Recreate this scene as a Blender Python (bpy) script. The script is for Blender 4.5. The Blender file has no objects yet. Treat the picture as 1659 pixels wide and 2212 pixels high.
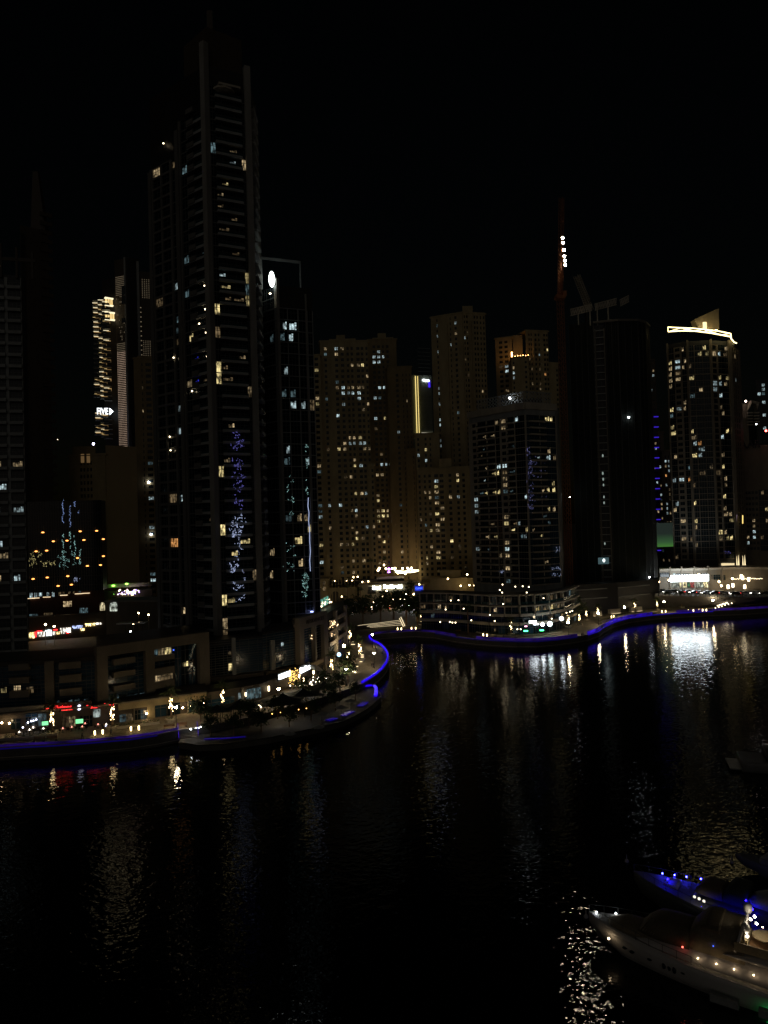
import bpy, bmesh, math, random
from mathutils import Vector as V, Matrix as Mx
R = random.Random(11)
C = bpy.context.scene.collection
SC = bpy.context.scene
# ------------------------------------------------------------------ camera, sky, sun, exposure
F, CX, CY, EYE = 1534.0, 829.5, 1106.0, 45.0
ROT = Mx.Rotation(math.radians(90 + 1.0), 3, 'X') @ Mx.Rotation(math.radians(-1.66), 3, 'Z')
CAMP = V((0, 0, EYE))
cd = bpy.data.cameras.new('camera'); cam = bpy.data.objects.new('camera', cd); C.objects.link(cam)
cam.location = CAMP; cam.rotation_euler = ROT.to_euler()
cd.sensor_fit = 'VERTICAL'; cd.sensor_height = 24; cd.lens = 24 * F / 2212
cd.clip_start = 0.5; cd.clip_end = 9000
SC.camera = cam
w = bpy.data.worlds.new('World'); SC.world = w; w.use_nodes = True
nt = w.node_tree; bg = nt.nodes['Background']
sky = nt.nodes.new('ShaderNodeTexSky'); sky.sky_type = 'NISHITA'; sky.sun_disc = False
SUN_EL, SUN_AZ = math.radians(4.0), math.radians(190)
sky.sun_elevation = SUN_EL; sky.sun_rotation = SUN_AZ
nt.links.new(sky.outputs[0], bg.inputs[0]); bg.inputs[1].default_value = 0.0004
sd = bpy.data.lights.new('sun', 'SUN'); sd.energy = 0.085; sd.angle = math.radians(80); sd.color = (1, .93, .82)
sun = bpy.data.objects.new('sun', sd); C.objects.link(sun)
sdir = V((math.sin(SUN_AZ) * math.cos(SUN_EL), math.cos(SUN_AZ) * math.cos(SUN_EL), math.sin(SUN_EL)))
sun.rotation_euler = sdir.to_track_quat('Z', 'Y').to_euler(); sun.location = (0, -60, 80)
SC.view_settings.view_transform = 'Standard'; SC.view_settings.look = 'None'
SC.view_settings.exposure = 0; SC.view_settings.gamma = 1; SC.view_settings.use_curve_mapping = False
SC.render.engine = 'CYCLES'
SC.cycles.use_denoising = True
SC.cycles.max_bounces = 5; SC.cycles.diffuse_bounces = 2; SC.cycles.glossy_bounces = 3
SC.cycles.transmission_bounces = 2; SC.cycles.transparent_max_bounces = 4
SC.cycles.caustics_reflective = False; SC.cycles.caustics_refractive = False
# ------------------------------------------------------------------ measuring helpers (photo point + distance -> place)
def ray(x, y): return ROT @ V(((x - CX) / F, (CY - y) / F, -1))
def P(x, y, d):
    r = ray(x, y); return CAMP + r * (d / r.y)
def G(x, y, z=2.5):
    r = ray(x, y); return CAMP + r * ((z - EYE) / r.z)
def px(p):
    q = ROT.transposed() @ (V(p) - CAMP)
    return (CX + F * q.x / -q.z, CY - F * q.y / -q.z)
ZZ = dict(A=(0,500,2.212), B=(0,1400,2.01), C=(400,80,2.2114), D=(400,1000,2.2114), E=(1000,900,2.765), F=(1500,700,2.765),
          G=(2000,900,2.764), a=(0,1950,3.687), b=(400,1950,3.687), c=(800,1900,3.016), d=(1000,1650,3.318), e=(1350,1700,3.016),
          f=(1850,1750,2.552), g=(2000,1500,3.318), h=(0,1550,4.1475), i=(1500,1250,3.4025), j=(1750,900,2.107), k=(2150,1150,2.949),
          l=(1900,2750,2.765), n=(400,1500,3.687), t=(1050,2040,6.636), u=(1880,1940,5.53))
def Z(k, x, y):
    o = ZZ[k]; return ((o[0] + x / o[2]) * .6636, (o[1] + y / o[2]) * .6636)
def xy(x, y, d):
    p = P(x, y, d); return V((p.x, p.y))
# ------------------------------------------------------------------ materials
MT = {}
def nodes(m):
    m.use_nodes = True; return m.node_tree, m.node_tree.nodes['Principled BSDF']
def mat(name, col=(.3,.3,.3), rough=.7, var=.25, sc=.35, metal=0, spec=.4, fine=6.0):
    if name in MT: return MT[name]
    m = bpy.data.materials.new(name); MT[name] = m
    t, b = nodes(m); L = t.links
    b.inputs['Roughness'].default_value = rough; b.inputs['Metallic'].default_value = metal
    b.inputs['Specular IOR Level'].default_value = spec
    tc = t.nodes.new('ShaderNodeTexCoord'); n1 = t.nodes.new('ShaderNodeTexNoise'); n1.inputs['Scale'].default_value = sc
    n1.inputs['Detail'].default_value = 5
    n2 = t.nodes.new('ShaderNodeTexNoise'); n2.inputs['Scale'].default_value = fine; n2.inputs['Detail'].default_value = 3
    mp = t.nodes.new('ShaderNodeMapping'); mp.inputs['Scale'].default_value = (1, 1, .35)
    L.new(tc.outputs['Object'], mp.inputs[0]); L.new(mp.outputs[0], n1.inputs[0]); L.new(tc.outputs['Object'], n2.inputs[0])
    ad = t.nodes.new('ShaderNodeMath'); ad.operation = 'ADD'; L.new(n1.outputs[0], ad.inputs[0]); L.new(n2.outputs[0], ad.inputs[1])
    mr = t.nodes.new('ShaderNodeMapRange'); mr.inputs[1].default_value = .7; mr.inputs[2].default_value = 1.3
    mr.inputs[3].default_value = 1 - var; mr.inputs[4].default_value = 1 + var; L.new(ad.outputs[0], mr.inputs[0])
    mx = t.nodes.new('ShaderNodeVectorMath'); mx.operation = 'SCALE'; mx.inputs[0].default_value = col
    L.new(mr.outputs[0], mx.inputs['Scale']); L.new(mx.outputs[0], b.inputs['Base Color'])
    return m
def emi(name, col, s, sample=True):
    if name in MT: return MT[name]
    m = bpy.data.materials.new(name); MT[name] = m
    t, b = nodes(m); b.inputs['Base Color'].default_value = (.02,.02,.02,1)
    b.inputs['Emission Color'].default_value = (*col, 1); b.inputs['Emission Strength'].default_value = s
    if not sample: m.cycles.emission_sampling = 'NONE'
    return m
def lit(name, col, s, curtain=5.0):
    """a lit room behind glass: uneven brightness, curtains, differs from window to window"""
    if name in MT: return MT[name]
    m = bpy.data.materials.new(name); MT[name] = m
    t, b = nodes(m); L = t.links; N = t.nodes
    b.inputs['Base Color'].default_value = (.02,.02,.02,1); b.inputs['Roughness'].default_value = .2
    tc = N.new('ShaderNodeTexCoord'); oi = N.new('ShaderNodeObjectInfo')
    k = N.new('ShaderNodeMath'); k.operation = 'MULTIPLY'; k.inputs[1].default_value = 97; L.new(oi.outputs['Random'], k.inputs[0])
    av = N.new('ShaderNodeVectorMath'); av.operation = 'ADD'; L.new(tc.outputs['Object'], av.inputs[0]); L.new(k.outputs[0], av.inputs[1])
    mp = N.new('ShaderNodeMapping'); mp.inputs['Scale'].default_value = (1.5, 1, .9); L.new(av.outputs[0], mp.inputs[0])
    n1 = N.new('ShaderNodeTexNoise'); n1.inputs['Scale'].default_value = .9; n1.inputs['Detail'].default_value = 3; L.new(mp.outputs[0], n1.inputs[0])
    mr = N.new('ShaderNodeMapRange'); mr.inputs[1].default_value = .38; mr.inputs[2].default_value = .66
    mr.inputs[3].default_value = .06; mr.inputs[4].default_value = 1.25; L.new(n1.outputs[0], mr.inputs[0])
    mp2 = N.new('ShaderNodeMapping'); mp2.inputs['Scale'].default_value = (curtain, 1, .15); L.new(av.outputs[0], mp2.inputs[0])
    n2 = N.new('ShaderNodeTexNoise'); n2.inputs['Scale'].default_value = 1; L.new(mp2.outputs[0], n2.inputs[0])
    mr2 = N.new('ShaderNodeMapRange'); mr2.inputs[1].default_value = .35; mr2.inputs[2].default_value = .65
    mr2.inputs[3].default_value = .45; mr2.inputs[4].default_value = 1.1; L.new(n2.outputs[0], mr2.inputs[0])
    a = N.new('ShaderNodeMath'); a.operation = 'MULTIPLY'; L.new(mr.outputs[0], a.inputs[0]); L.new(mr2.outputs[0], a.inputs[1])
    c = N.new('ShaderNodeMath'); c.operation = 'MULTIPLY_ADD'; c.inputs[1].default_value = s * 1.1; c.inputs[2].default_value = s * .35
    L.new(oi.outputs['Random'], c.inputs[0])
    e = N.new('ShaderNodeMath'); e.operation = 'MULTIPLY'; L.new(a.outputs[0], e.inputs[0]); L.new(c.outputs[0], e.inputs[1])
    b.inputs['Emission Color'].default_value = (*col, 1); L.new(e.outputs[0], b.inputs['Emission Strength'])
    m.cycles.emission_sampling = 'NONE'
    return m
def glass(name, col, rough=.12, spec=.4):
    if name in MT: return MT[name]
    m = mat(name, col, rough, .5, .15, spec=spec)
    return m
sand = mat('sandstone_render', (.34,.275,.155), .8)
sand2 = mat('dark_sandstone_render', (.30,.23,.125), .8)
cream = mat('cream_concrete', (.40,.36,.29), .75)
grey = mat('grey_concrete', (.27,.28,.275), .75)
grey2 = mat('weathered_grey_concrete', (.12,.115,.105), .8)
pier_m = mat('grey_pier_cladding', (.25,.24,.22), .75)
taupe = mat('taupe_cladding', (.20,.17,.13), .7)
dkwall = mat('dark_brown_cladding', (.055,.042,.03), .6)
blackc = mat('black_cladding', (.018,.018,.018), .5)
dglass = glass('dark_window_glass', (.006,.014,.018), .1, .3)
bglass = glass('blue_tinted_glass', (.016,.05,.085), .18)
tglass = glass('teal_tinted_glass', (.012,.04,.045), .18)
frm = mat('window_frame_metal', (.10,.10,.10), .5, metal=.3)
pave = mat('promenade_paving', (.18,.15,.11), .75, .3, .6, fine=2.5)
stone = mat('quay_stone', (.10,.09,.075), .8)
asph = mat('asphalt', (.05,.05,.05), .85)
darkm = mat('dark_painted_metal', (.03,.03,.03), .5, metal=.4)
whitep = mat('white_gelcoat', (.56,.53,.51), .28, .08)
cano = mat('beige_canvas', (.22,.18,.12), .85)
dcano = mat('black_canvas', (.03,.035,.035), .85)
wood = mat('teak_wood', (.24,.13,.06), .6)
leaf = mat('leaf_green', (.045,.075,.025), .7, .5, 1.5)
frond = mat('palm_frond_green', (.06,.085,.03), .6, .4, 1.5)
bark = mat('palm_bark', (.20,.13,.08), .9, .4, 2)
WM = dict(n=dglass, w=lit('room_warm', (1,.74,.40), .58), y=lit('room_yellow', (1,.80,.36), 1.15), c=lit('room_cool', (.72,.95,1), .9),
          d=lit('room_dim_warm', (1,.70,.36), .16), k=lit('room_dim_cool', (.55,.9,1), .16), o=lit('room_orange', (1,.45,.14), .8),
          B=lit('room_blue', (.05,.06,1), 1.2), b=bglass, t=tglass)
L_warm = emi('lamp_warm', (1,.72,.36), 22); L_white = emi('lamp_white', (.88,.95,1), 22); L_gold = emi('lamp_gold', (1,.74,.36), 20)
L_wall = emi('wall_lamp_light', (1,.70,.36), 45); L_globe = emi('lamp_globe', (1,.80,.50), 130)
L_flood = emi('flood_lamp', (1,.86,.62), 220)
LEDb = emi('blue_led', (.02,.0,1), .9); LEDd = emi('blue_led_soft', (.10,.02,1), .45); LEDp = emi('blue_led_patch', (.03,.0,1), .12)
L_red = emi('red_neon', (1,.03,.03), 3.0, False); L_amber = emi('amber_lamp', (1,.35,.08), 4, False)
L_signw = emi('white_sign_light', (.86,.94,1), 12); L_tail = emi('tail_light', (1,.04,.03), 6, False); L_head = emi('head_light', (1,.95,.85), 14, False)
L_green = emi('green_neon', (.05,1,.25), 9, False); L_screen = emi('green_screen', (.25,1,.4), 1.3, False)
L_blue = emi('blue_sign_light', (.06,.14,1), 2.6, False); L_fairy = emi('fairy_light', (1,.80,.5), 7, False); L_shim = emi('white_blue_glint', (.55,.65,1), .85, False)
L_shimt = emi('teal_white_glint', (.5,.95,.9), .8, False); L_strip = emi('strip_light', (1,.80,.48), 1.3, False)
L_line = emi('roofline_light', (1,.80,.36), 4.0)
def glow(name, col, s):
    """frosted rail glass, the uneven strip light on it painted as emission"""
    if name in MT: return MT[name]
    m = emi(name, col, s); t = m.node_tree; b = t.nodes['Principled BSDF']; tc = t.nodes.new('ShaderNodeTexCoord'); n = t.nodes.new('ShaderNodeTexNoise'); n.inputs['Scale'].default_value = .22; n.inputs['Detail'].default_value = 4
    r = t.nodes.new('ShaderNodeMapRange'); r.inputs[1].default_value = .35; r.inputs[2].default_value = .65; r.inputs[3].default_value = s * .15; r.inputs[4].default_value = s * 1.8
    t.links.new(tc.outputs['Object'], n.inputs[0]); t.links.new(n.outputs[0], r.inputs[0]); t.links.new(r.outputs[0], b.inputs['Emission Strength']); return m
# ------------------------------------------------------------------ mesh building
class MB:
    def __init__(s): s.v = []; s.f = []; s.m = []
    def face(s, pts, m=0):
        n = len(s.v); s.v += [tuple(p) for p in pts]; s.f.append(tuple(range(n, n + len(pts)))); s.m.append(m)
    def box(s, M, a0, a1, b0, b1, c0, c1, m=0):
        n = len(s.v)
        for a, b, c in ((a0,b0,c0),(a1,b0,c0),(a1,b1,c0),(a0,b1,c0),(a0,b0,c1),(a1,b0,c1),(a1,b1,c1),(a0,b1,c1)):
            p = V((a, b, c)); s.v.append(tuple(M @ p if M else p))
        for q in ((0,3,2,1),(4,5,6,7),(0,1,5,4),(1,2,6,5),(2,3,7,6),(3,0,4,7)):
            s.f.append(tuple(n + i for i in q)); s.m.append(m)
    def prism(s, pts, z0, z1, m=0):
        n = len(s.v); k = len(pts)
        s.v += [(p[0], p[1], z0) for p in pts] + [(p[0], p[1], z1) for p in pts]
        for i in range(k):
            j = (i + 1) % k; s.f.append((n+i, n+j, n+k+j, n+k+i)); s.m.append(m)
        s.f.append(tuple(n+k+i for i in range(k))); s.m.append(m); s.f.append(tuple(n+i for i in reversed(range(k)))); s.m.append(m)
    def tube(s, p0, p1, r0, r1=None, k=6, m=0, cap=True):
        p0, p1 = V(p0), V(p1); r1 = r0 if r1 is None else r1
        d = (p1 - p0); q = d.to_track_quat('Z', 'Y') if d.length > 1e-6 else V((0,0,1)).to_track_quat('Z','Y')
        n = len(s.v)
        for p, r in ((p0, r0), (p1, r1)):
            for i in range(k):
                a = 2 * math.pi * i / k; s.v.append(tuple(p + q @ V((r * math.cos(a), r * math.sin(a), 0))))
        for i in range(k):
            j = (i + 1) % k; s.f.append((n+i, n+j, n+k+j, n+k+i)); s.m.append(m)
        if cap:
            s.f.append(tuple(n+k+i for i in range(k))); s.m.append(m); s.f.append(tuple(n+i for i in reversed(range(k)))); s.m.append(m)
    def path(s, pts, r, k=5, m=0):
        for a, b in zip(pts, pts[1:]): s.tube(a, b, r, r, k, m)
    def ball(s, c, r, k=8, m=0, sz=1.0, z0=-1.0):
        c = V(c); n = len(s.v); rings = max(3, k // 2)
        for i in range(rings + 1):
            t = math.pi * i / rings; zz = math.cos(t)
            if zz < z0: zz = z0
            for j in range(k):
                a = 2 * math.pi * j / k
                s.v.append((c.x + r * math.sin(t) * math.cos(a), c.y + r * math.sin(t) * math.sin(a), c.z + r * sz * zz))
        for i in range(rings):
            for j in range(k):
                jj = (j + 1) % k; s.f.append((n+i*k+j, n+(i+1)*k+j, n+(i+1)*k+jj, n+i*k+jj)); s.m.append(m)
    def loft(s, rings, m=0, closed=True, caps=True):
        n = len(s.v); k = len(rings[0])
        for r in rings: s.v += [tuple(p) for p in r]
        for i in range(len(rings) - 1):
            for j in range(k if closed else k - 1):
                jj = (j + 1) % k; s.f.append((n+i*k+j, n+i*k+jj, n+(i+1)*k+jj, n+(i+1)*k+j)); s.m.append(m)
        if caps and closed:
            s.f.append(tuple(n + j for j in reversed(range(k)))); s.m.append(m)
            e = n + (len(rings) - 1) * k; s.f.append(tuple(e + j for j in range(k))); s.m.append(m)
    def mesh(s, name, mats, smooth=False):
        me = bpy.data.meshes.new(name); me.from_pydata(s.v, [], s.f)
        for m in (mats if isinstance(mats, (list, tuple)) else [mats]): me.materials.append(m)
        me.polygons.foreach_set('material_index', s.m)
        if smooth: me.polygons.foreach_set('use_smooth', [True] * len(s.f))
        me.update(); return me
def ob(name, me, parent=None, M=None, kind=None):
    o = bpy.data.objects.new(name, me); C.objects.link(o)
    if parent:
        o.parent = parent
        pl = parent.matrix_basis.copy(); q = parent
        while q.parent: q = q.parent; pl = q.matrix_basis @ pl
        o.matrix_parent_inverse = pl.inverted()
    if M is not None: o.matrix_basis = M
    if kind: o['kind'] = kind
    return o
def loc_ob(name, me, parent, kind=None):          # child given in its parent's own frame
    o = bpy.data.objects.new(name, me); C.objects.link(o); o.parent = parent
    if kind: o['kind'] = kind
    return o
def thing(name, label, cat, loc=(0,0,0), rz=0, group=None):
    o = bpy.data.objects.new(name, None); C.objects.link(o); o.empty_display_size = .5
    o.matrix_basis = Mx.Translation(V(loc)) @ Mx.Rotation(rz, 4, 'Z')
    o['label'] = label; o['category'] = cat
    if group: o['group'] = group
    return o
def tag(o, label=None, cat=None, group=None, kind=None):
    if label: o['label'] = label
    if cat: o['category'] = cat
    if group: o['group'] = group
    if kind: o['kind'] = kind
    return o
def dup(root, label, loc, rz=0, sc=1.0, group=None):
    def cp(o, par):
        c = o.copy(); C.objects.link(c)
        if par: c.parent = par
        for ch in o.children: cp(ch, c)
        return c
    r = cp(root, None); r.matrix_basis = Mx.Translation(V(loc)) @ Mx.Rotation(rz, 4, 'Z') @ Mx.Scale(sc, 4)
    if label: r['label'] = label
    if group: r['group'] = group
    return r
def frame(A, B, z=0):
    A = V((A[0], A[1])); B = V((B[0], B[1])); u = (B - A).normalized()
    M = Mx(((u.x, u.y, 0, A.x), (u.y, -u.x, 0, A.y), (0, 0, 1, z), (0, 0, 0, 1)))
    return M, (B - A).length
def onf(M, x, y, n=0.0):                           # where the sight line through a photo point meets the facade plane
    Mi = M.inverted(); c = Mi @ CAMP; r = Mi.to_3x3() @ ray(x, y)
    t = (n - c.y) / r.y; q = c + r * t; return q.x, q.z
def frect(M, k, x0, y0, x1, y1, n=0.0):
    a = onf(M, *Z(k, x0, y0), n); b = onf(M, *Z(k, x1, y1), n); c = onf(M, *Z(k, x0, y1), n); d = onf(M, *Z(k, x1, y0), n)
    u0 = (a[0] + c[0]) / 2; u1 = (b[0] + d[0]) / 2; z1 = (a[1] + d[1]) / 2; z0 = (b[1] + c[1]) / 2
    return min(u0, u1), max(u0, u1), min(z0, z1), max(z0, z1)
FONT = {}
def text(s, size, depth, m, M, name, parent=None, align='CENTER', shear=0, width=None):
    cu = bpy.data.curves.new(name, 'FONT'); cu.body = s; cu.size = size; cu.extrude = depth; cu.align_x = align; cu.align_y = 'CENTER'
    cu.shear = shear; cu.resolution_u = 2; cu.offset = size * .012
    t = bpy.data.objects.new('tmp_text', cu); C.objects.link(t); dg = bpy.context.evaluated_depsgraph_get(); dg.update()
    me = bpy.data.meshes.new_from_object(t.evaluated_get(dg)); bpy.data.objects.remove(t); bpy.data.curves.remove(cu)
    me.name = name; me.materials.clear(); me.materials.append(m)
    sx = 1
    if width:
        xs = [v.co.x for v in me.vertices]; sx = width / max(1e-3, max(xs) - min(xs))
    return ob(name, me, parent, M @ SWAP @ Mx.Diagonal((sx, 1, 1, 1)))
SWAP = Mx(((1,0,0,0),(0,0,1,0),(0,1,0,0),(0,0,0,1)))
FLIP = Mx.Diagonal((-1,1,1,1))
def signM(M, u, n, z): return M @ Mx.Translation((u, n, z))
# ------------------------------------------------------------------ towers
WC = {}
def winmesh(w_, h_, key, st='w'):
    var = R.randrange(4) if key in 'wycdkoB' else 0
    w_ = round(w_, 1); h_ = round(h_, 1); k = (w_, h_, key, st, var)
    if k in WC: return WC[k]
    b = MB(); a = w_ / 2; c = h_ / 2
    if key in 'wycdkoB' and st != 'w' and w_ > 1.7:      # one room lit behind part of the glazing, dark ceiling void above
        x0, x1 = ((-.8, .1), (-.2, .85), (-.75, .75), (.0, .9))[var]
        b.face([(-a,0,-c),(a,0,-c),(a,0,c),(-a,0,c)], 2); b.face([(a*x0,.02,-c*.75),(a*x1,.02,-c*.75),(a*x1,.02,c*.45),(a*x0,.02,c*.45)], 0)
        b.face([(a*x0,.021,c*.45),(a*x0+(x1-x0)*a*.3,.021,c*.45),(a*x0+(x1-x0)*a*.3,.021,c*.72),(a*x0,.021,c*.72)], 0)
    else: b.face([(-a,0,-c),(a,0,-c),(a,0,c),(-a,0,c)], 0)
    t = .05
    nm = max(1, min(4, int(w_ / 1.4)))
    for i in range(nm):
        x = -a + w_ * (i + 1) / (nm + 1); b.box(None, x - t, x + t, .0, .09, -c, c, 1)
    b.box(None, -a, a, .0, .07, c * .35 - t, c * .35 + t, 1)
    if st == 'w': b.box(None, -a, a, .0, .16, -c, -c + .1, 1)
    me = b.mesh('window', [WM[key], frm, dglass]); WC[k] = me; return me
LITK = .22
class Tower:
    def __init__(s, name, label, cat, at, group=None):
        s.loc = V((at[0], at[1], 2.5)); s.e = thing(name, label, cat, s.loc, 0, group)
        s.wins = []; s.wall = MB(); s.mats = []; s.inv = Mx.Translation(-s.loc); s.balc = []; s.fixed = []
    def mi(s, m):
        if m not in s.mats: s.mats.append(m)
        return s.mats.index(m)
    def box(s, M, *a, m=grey): s.wall.box(M, *a, s.mi(m))
    def core(s, pts, z0, z1, depth, m=grey):
        back = [V((p[0], p[1])) * (1 + depth / max(60, p[1])) for p in reversed(pts)]
        s.wall.prism([tuple(p) for p in pts] + [tuple(p) for p in back], z0, z1, s.mi(m))
    def add(s, name, mb, mats, kind=None, label=None, smooth=False):
        o = ob(name, mb.mesh(name, mats, smooth), s.e, None, kind)
        if label: o['label'] = label
        return o
    def facade(s, A, B, z0, nf, fh, bays, pd=.35, m=grey, p=(), key='n', top=0.0, wh=None, bm=None, sill=.9):
        M, W = frame(A, B); wi = s.mi(m); H = nf * fh + top
        edges = [0.0]
        for b in bays: edges += [b[0] * W, b[1] * W]
        edges.append(W)
        for i in range(0, len(edges), 2):
            if edges[i+1] - edges[i] > .05: s.wall.box(M, edges[i], edges[i+1], 0, pd, z0, z0 + H, wi)
        for b in bays:
            u0, u1, st = b[0] * W, b[1] * W, b[2]; uc = (u0 + u1) / 2; ww = u1 - u0
            kk = b[3] if len(b) > 3 else key
            if top > 0: s.wall.box(M, u0, u1, 0, pd - .03, z0 + nf * fh, z0 + H, wi)
            for f in range(nf):
                zb = z0 + f * fh
                c = kk
                if p and R.random() < p[0] * LITK: c = R.choice(p[1])
                if st == 'p':
                    h = wh or fh * .5
                    s.wall.box(M, u0, u1, 0, pd - .05, zb, zb + sill, wi); s.wall.box(M, u0, u1, 0, pd - .05, zb + sill + h, zb + fh, wi)
                    s.wins.append([M @ Mx.Translation((uc, .04, zb + sill + h / 2)), ww, h, c, 'w'])
                elif st == 'g':
                    s.wall.box(M, u0, u1, 0, .12, zb, zb + .28, wi if len(b) < 5 else s.mi(b[4]))
                    n = max(1, round(ww / 3.4)); q = ww / n
                    for j in range(n):
                        cc = c if (j == R.randrange(n) or c == kk) else kk
                        s.wins.append([M @ Mx.Translation((u0 + q * (j + .5), .05, zb + .28 + (fh - .28) / 2)), q - .06, fh - .3, cc, 'g'])
                elif st in 'bB':
                    n = max(1, round(ww / 3.2)); q = ww / n
                    s.wall.box(M, u0, u1, 0, .1, zb + fh - .5, zb + fh - .02, s.mi(blackc))
                    for j in range(n):
                        cc = c if (j == R.randrange(n) or c == kk) else kk
                        s.wins.append([M @ Mx.Translation((u0 + q * (j + .5), .05, zb + (fh - .5) / 2)), q - .1, fh - .6, cc, 'g'])
                    s.balc.append((M @ Mx.Translation((uc, 0, zb)), round(ww + .1, 1), st, bm or m))
        return M, W
    def done(s, litpts=(), cap=300, wallname='wall'):
        if s.wins:
            cs = [px(w_[0].translation) for w_ in s.wins]; used = set()
            for k, x, y, c in litpts:
                X, Y = Z(k, x, y); best = None
                for i, q in enumerate(cs):
                    dd = (q[0] - X) ** 2 + (q[1] - Y) ** 2
                    if i not in used and (best is None or dd < best[0]): best = (dd, i)
                if best and best[0] < 260: s.wins[best[1]][3] = c; used.add(best[1])
        order = sorted(range(len(s.wins)), key=lambda i: (s.wins[i][3] in 'nbt', -s.wins[i][1] * s.wins[i][2] / (s.wins[i][0].translation - CAMP).length_squared))
        rest = MB(); rm = []
        for r_, i in enumerate(order):
            Mw, w_, h_, c, st = s.wins[i]
            if r_ < cap:
                o = bpy.data.objects.new('window', winmesh(w_, h_, c, st)); C.objects.link(o); o.parent = s.e
                o.matrix_parent_inverse = s.inv; o.matrix_basis = Mw @ FLIP
            else:
                mm = WM[c]
                for q in (mm, frm):
                    if q not in rm: rm.append(q)
                a = w_ / 2; h = h_ / 2; k = rm.index(frm)
                rest.face([Mw @ V(q) for q in ((-a,0,-h),(a,0,-h),(a,0,h),(-a,0,h))], rm.index(mm))
                rest.box(Mw, -.04, .04, 0, .08, -h, h, k); rest.box(Mw, -a, a, 0, .06, h * .35 - .04, h * .35 + .04, k)
        if rest.v: s.add('window', rest, rm, 'stuff')
        bc = {}
        restb = MB(); rbm = []
        for j, (Mw, w_, st, m) in enumerate(s.balc):
            key = (w_, st, m.name)
            if key not in bc:
                b = MB(); a = w_ / 2
                if st == 'b': b.box(None, -a, a, .0, 1.3, -.14, .1, 0); b.box(None, -a, a, 1.18, 1.33, .1, .75, 0)
                else: b.box(None, -a, a, .0, 1.1, -.25, .50, 0); b.box(None, -a + .05, a - .05, 1.0, 1.04, .5, 1.0, 1)
                b.box(None, -a, a, 1.1, 1.16, .98, 1.04, 2)
                bc[key] = b.mesh('balcony', [m, tglass, frm])
            if j < 300:
                o = bpy.data.objects.new('balcony', bc[key]); C.objects.link(o); o.parent = s.e; o.matrix_parent_inverse = s.inv; o.matrix_basis = Mw @ FLIP
            else:
                if m not in rbm: rbm.append(m)
                restb.box(Mw, -w_/2, w_/2, 0, 1.25, -.14, .7, rbm.index(m))
        if restb.v: s.add('balcony', restb, rbm, 'stuff')
        if s.wall.v: s.add(wallname, s.wall, s.mats)
        return s.e
# ================================================================== SETTING
def struct(name, mb, mats): return ob(name, mb.mesh(name, mats), None, None, 'structure')
m = bpy.data.materials.new('dark_marina_water'); MT['water'] = m
t, b = nodes(m); b.inputs['Base Color'].default_value = (.002,.004,.005,1); b.inputs['Roughness'].default_value = .012; b.inputs['IOR'].default_value = 1.33; b.inputs['Specular IOR Level'].default_value = .36
tc = t.nodes.new('ShaderNodeTexCoord'); prev = None
for sc_, ds, st in ((.30, .045, 1), (.85, .046, 1), (2.4, .013, 1)):
    n_ = t.nodes.new('ShaderNodeTexNoise'); n_.inputs['Scale'].default_value = sc_; n_.inputs['Detail'].default_value = 1.0
    mp = t.nodes.new('ShaderNodeMapping'); mp.inputs['Rotation'].default_value = (0, 0, sc_ * 3); mp.inputs['Scale'].default_value = (1, 1.35, 1)
    t.links.new(tc.outputs['Object'], mp.inputs[0]); t.links.new(mp.outputs[0], n_.inputs[0])
    bp = t.nodes.new('ShaderNodeBump'); bp.inputs['Distance'].default_value = ds; bp.inputs['Strength'].default_value = st
    t.links.new(n_.outputs[0], bp.inputs['Height'])
    if prev: t.links.new(prev.outputs[0], bp.inputs['Normal'])
    prev = bp
t.links.new(prev.outputs[0], b.inputs['Normal'])
mb = MB(); mb.face([(-1500,-400,0),(1500,-400,0),(1500,420,0),(-1500,420,0)]); struct('water', mb, m)

# quay edge of the upper promenade, left to right
EDGE = [(-60,1618),(0,1616),(60,1612),(120,1609),(200,1603),(280,1596),(340,1587),(385,1578),(450,1568),(560,1545),(650,1520),(720,1500),(760,1486),(784,1477),
        (800,1467),(815,1457),(828,1445),(837,1432),(840,1422),(839,1415),(836,1408),(832,1402),(825,1395),(817,1390),(808,1386),(801,1381),(799,1377),(801,1374),(808,1371),(823,1369),(861,1366),(896,1364),
        (940,1367),(984,1375),(1028,1380),(1072,1383),(1116,1385),(1160,1385),(1204,1381),(1248,1375),(1270,1371),(1293,1363),(1303,1355),(1326,1344),(1357,1335),(1410,1328),
        (1462,1324),(1540,1320),(1600,1318),(1659,1314),(1750,1308)]
E3 = [G(x, y, 2.5) for x, y in EDGE]
far = [V((900, 330, 2.5)), V((2500, 1200, 2.5)), V((2500, 6000, 2.5)), V((-2500, 6000, 2.5)), V((-1500, 200, 2.5)), V((-300, 140, 2.5))]
mb = MB(); mb.face(E3 + far)
go = struct('ground', mb, pave)
bm_ = bmesh.new(); bm_.from_mesh(go.data); bmesh.ops.triangulate(bm_, faces=bm_.faces[:]); bm_.to_mesh(go.data); bm_.free()
mb = MB()
for a, b_ in zip(E3, E3[1:]):
    mb.face([(a.x,a.y,-1),(b_.x,b_.y,-1),(b_.x,b_.y,2.499),(a.x,a.y,2.499)])
    d = (b_ - a); d.z = 0; L_ = d.length; M_, _ = frame(a.xy, b_.xy)
    mb.box(M_, -.02, L_ + .02, -.30, .12, 2.503, 2.66, 1)
    if L_ > 3: mb.box(M_, 0, L_, 0, .1, .5, .62, 1)
struct('quay_wall', mb, [stone, cream])
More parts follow.
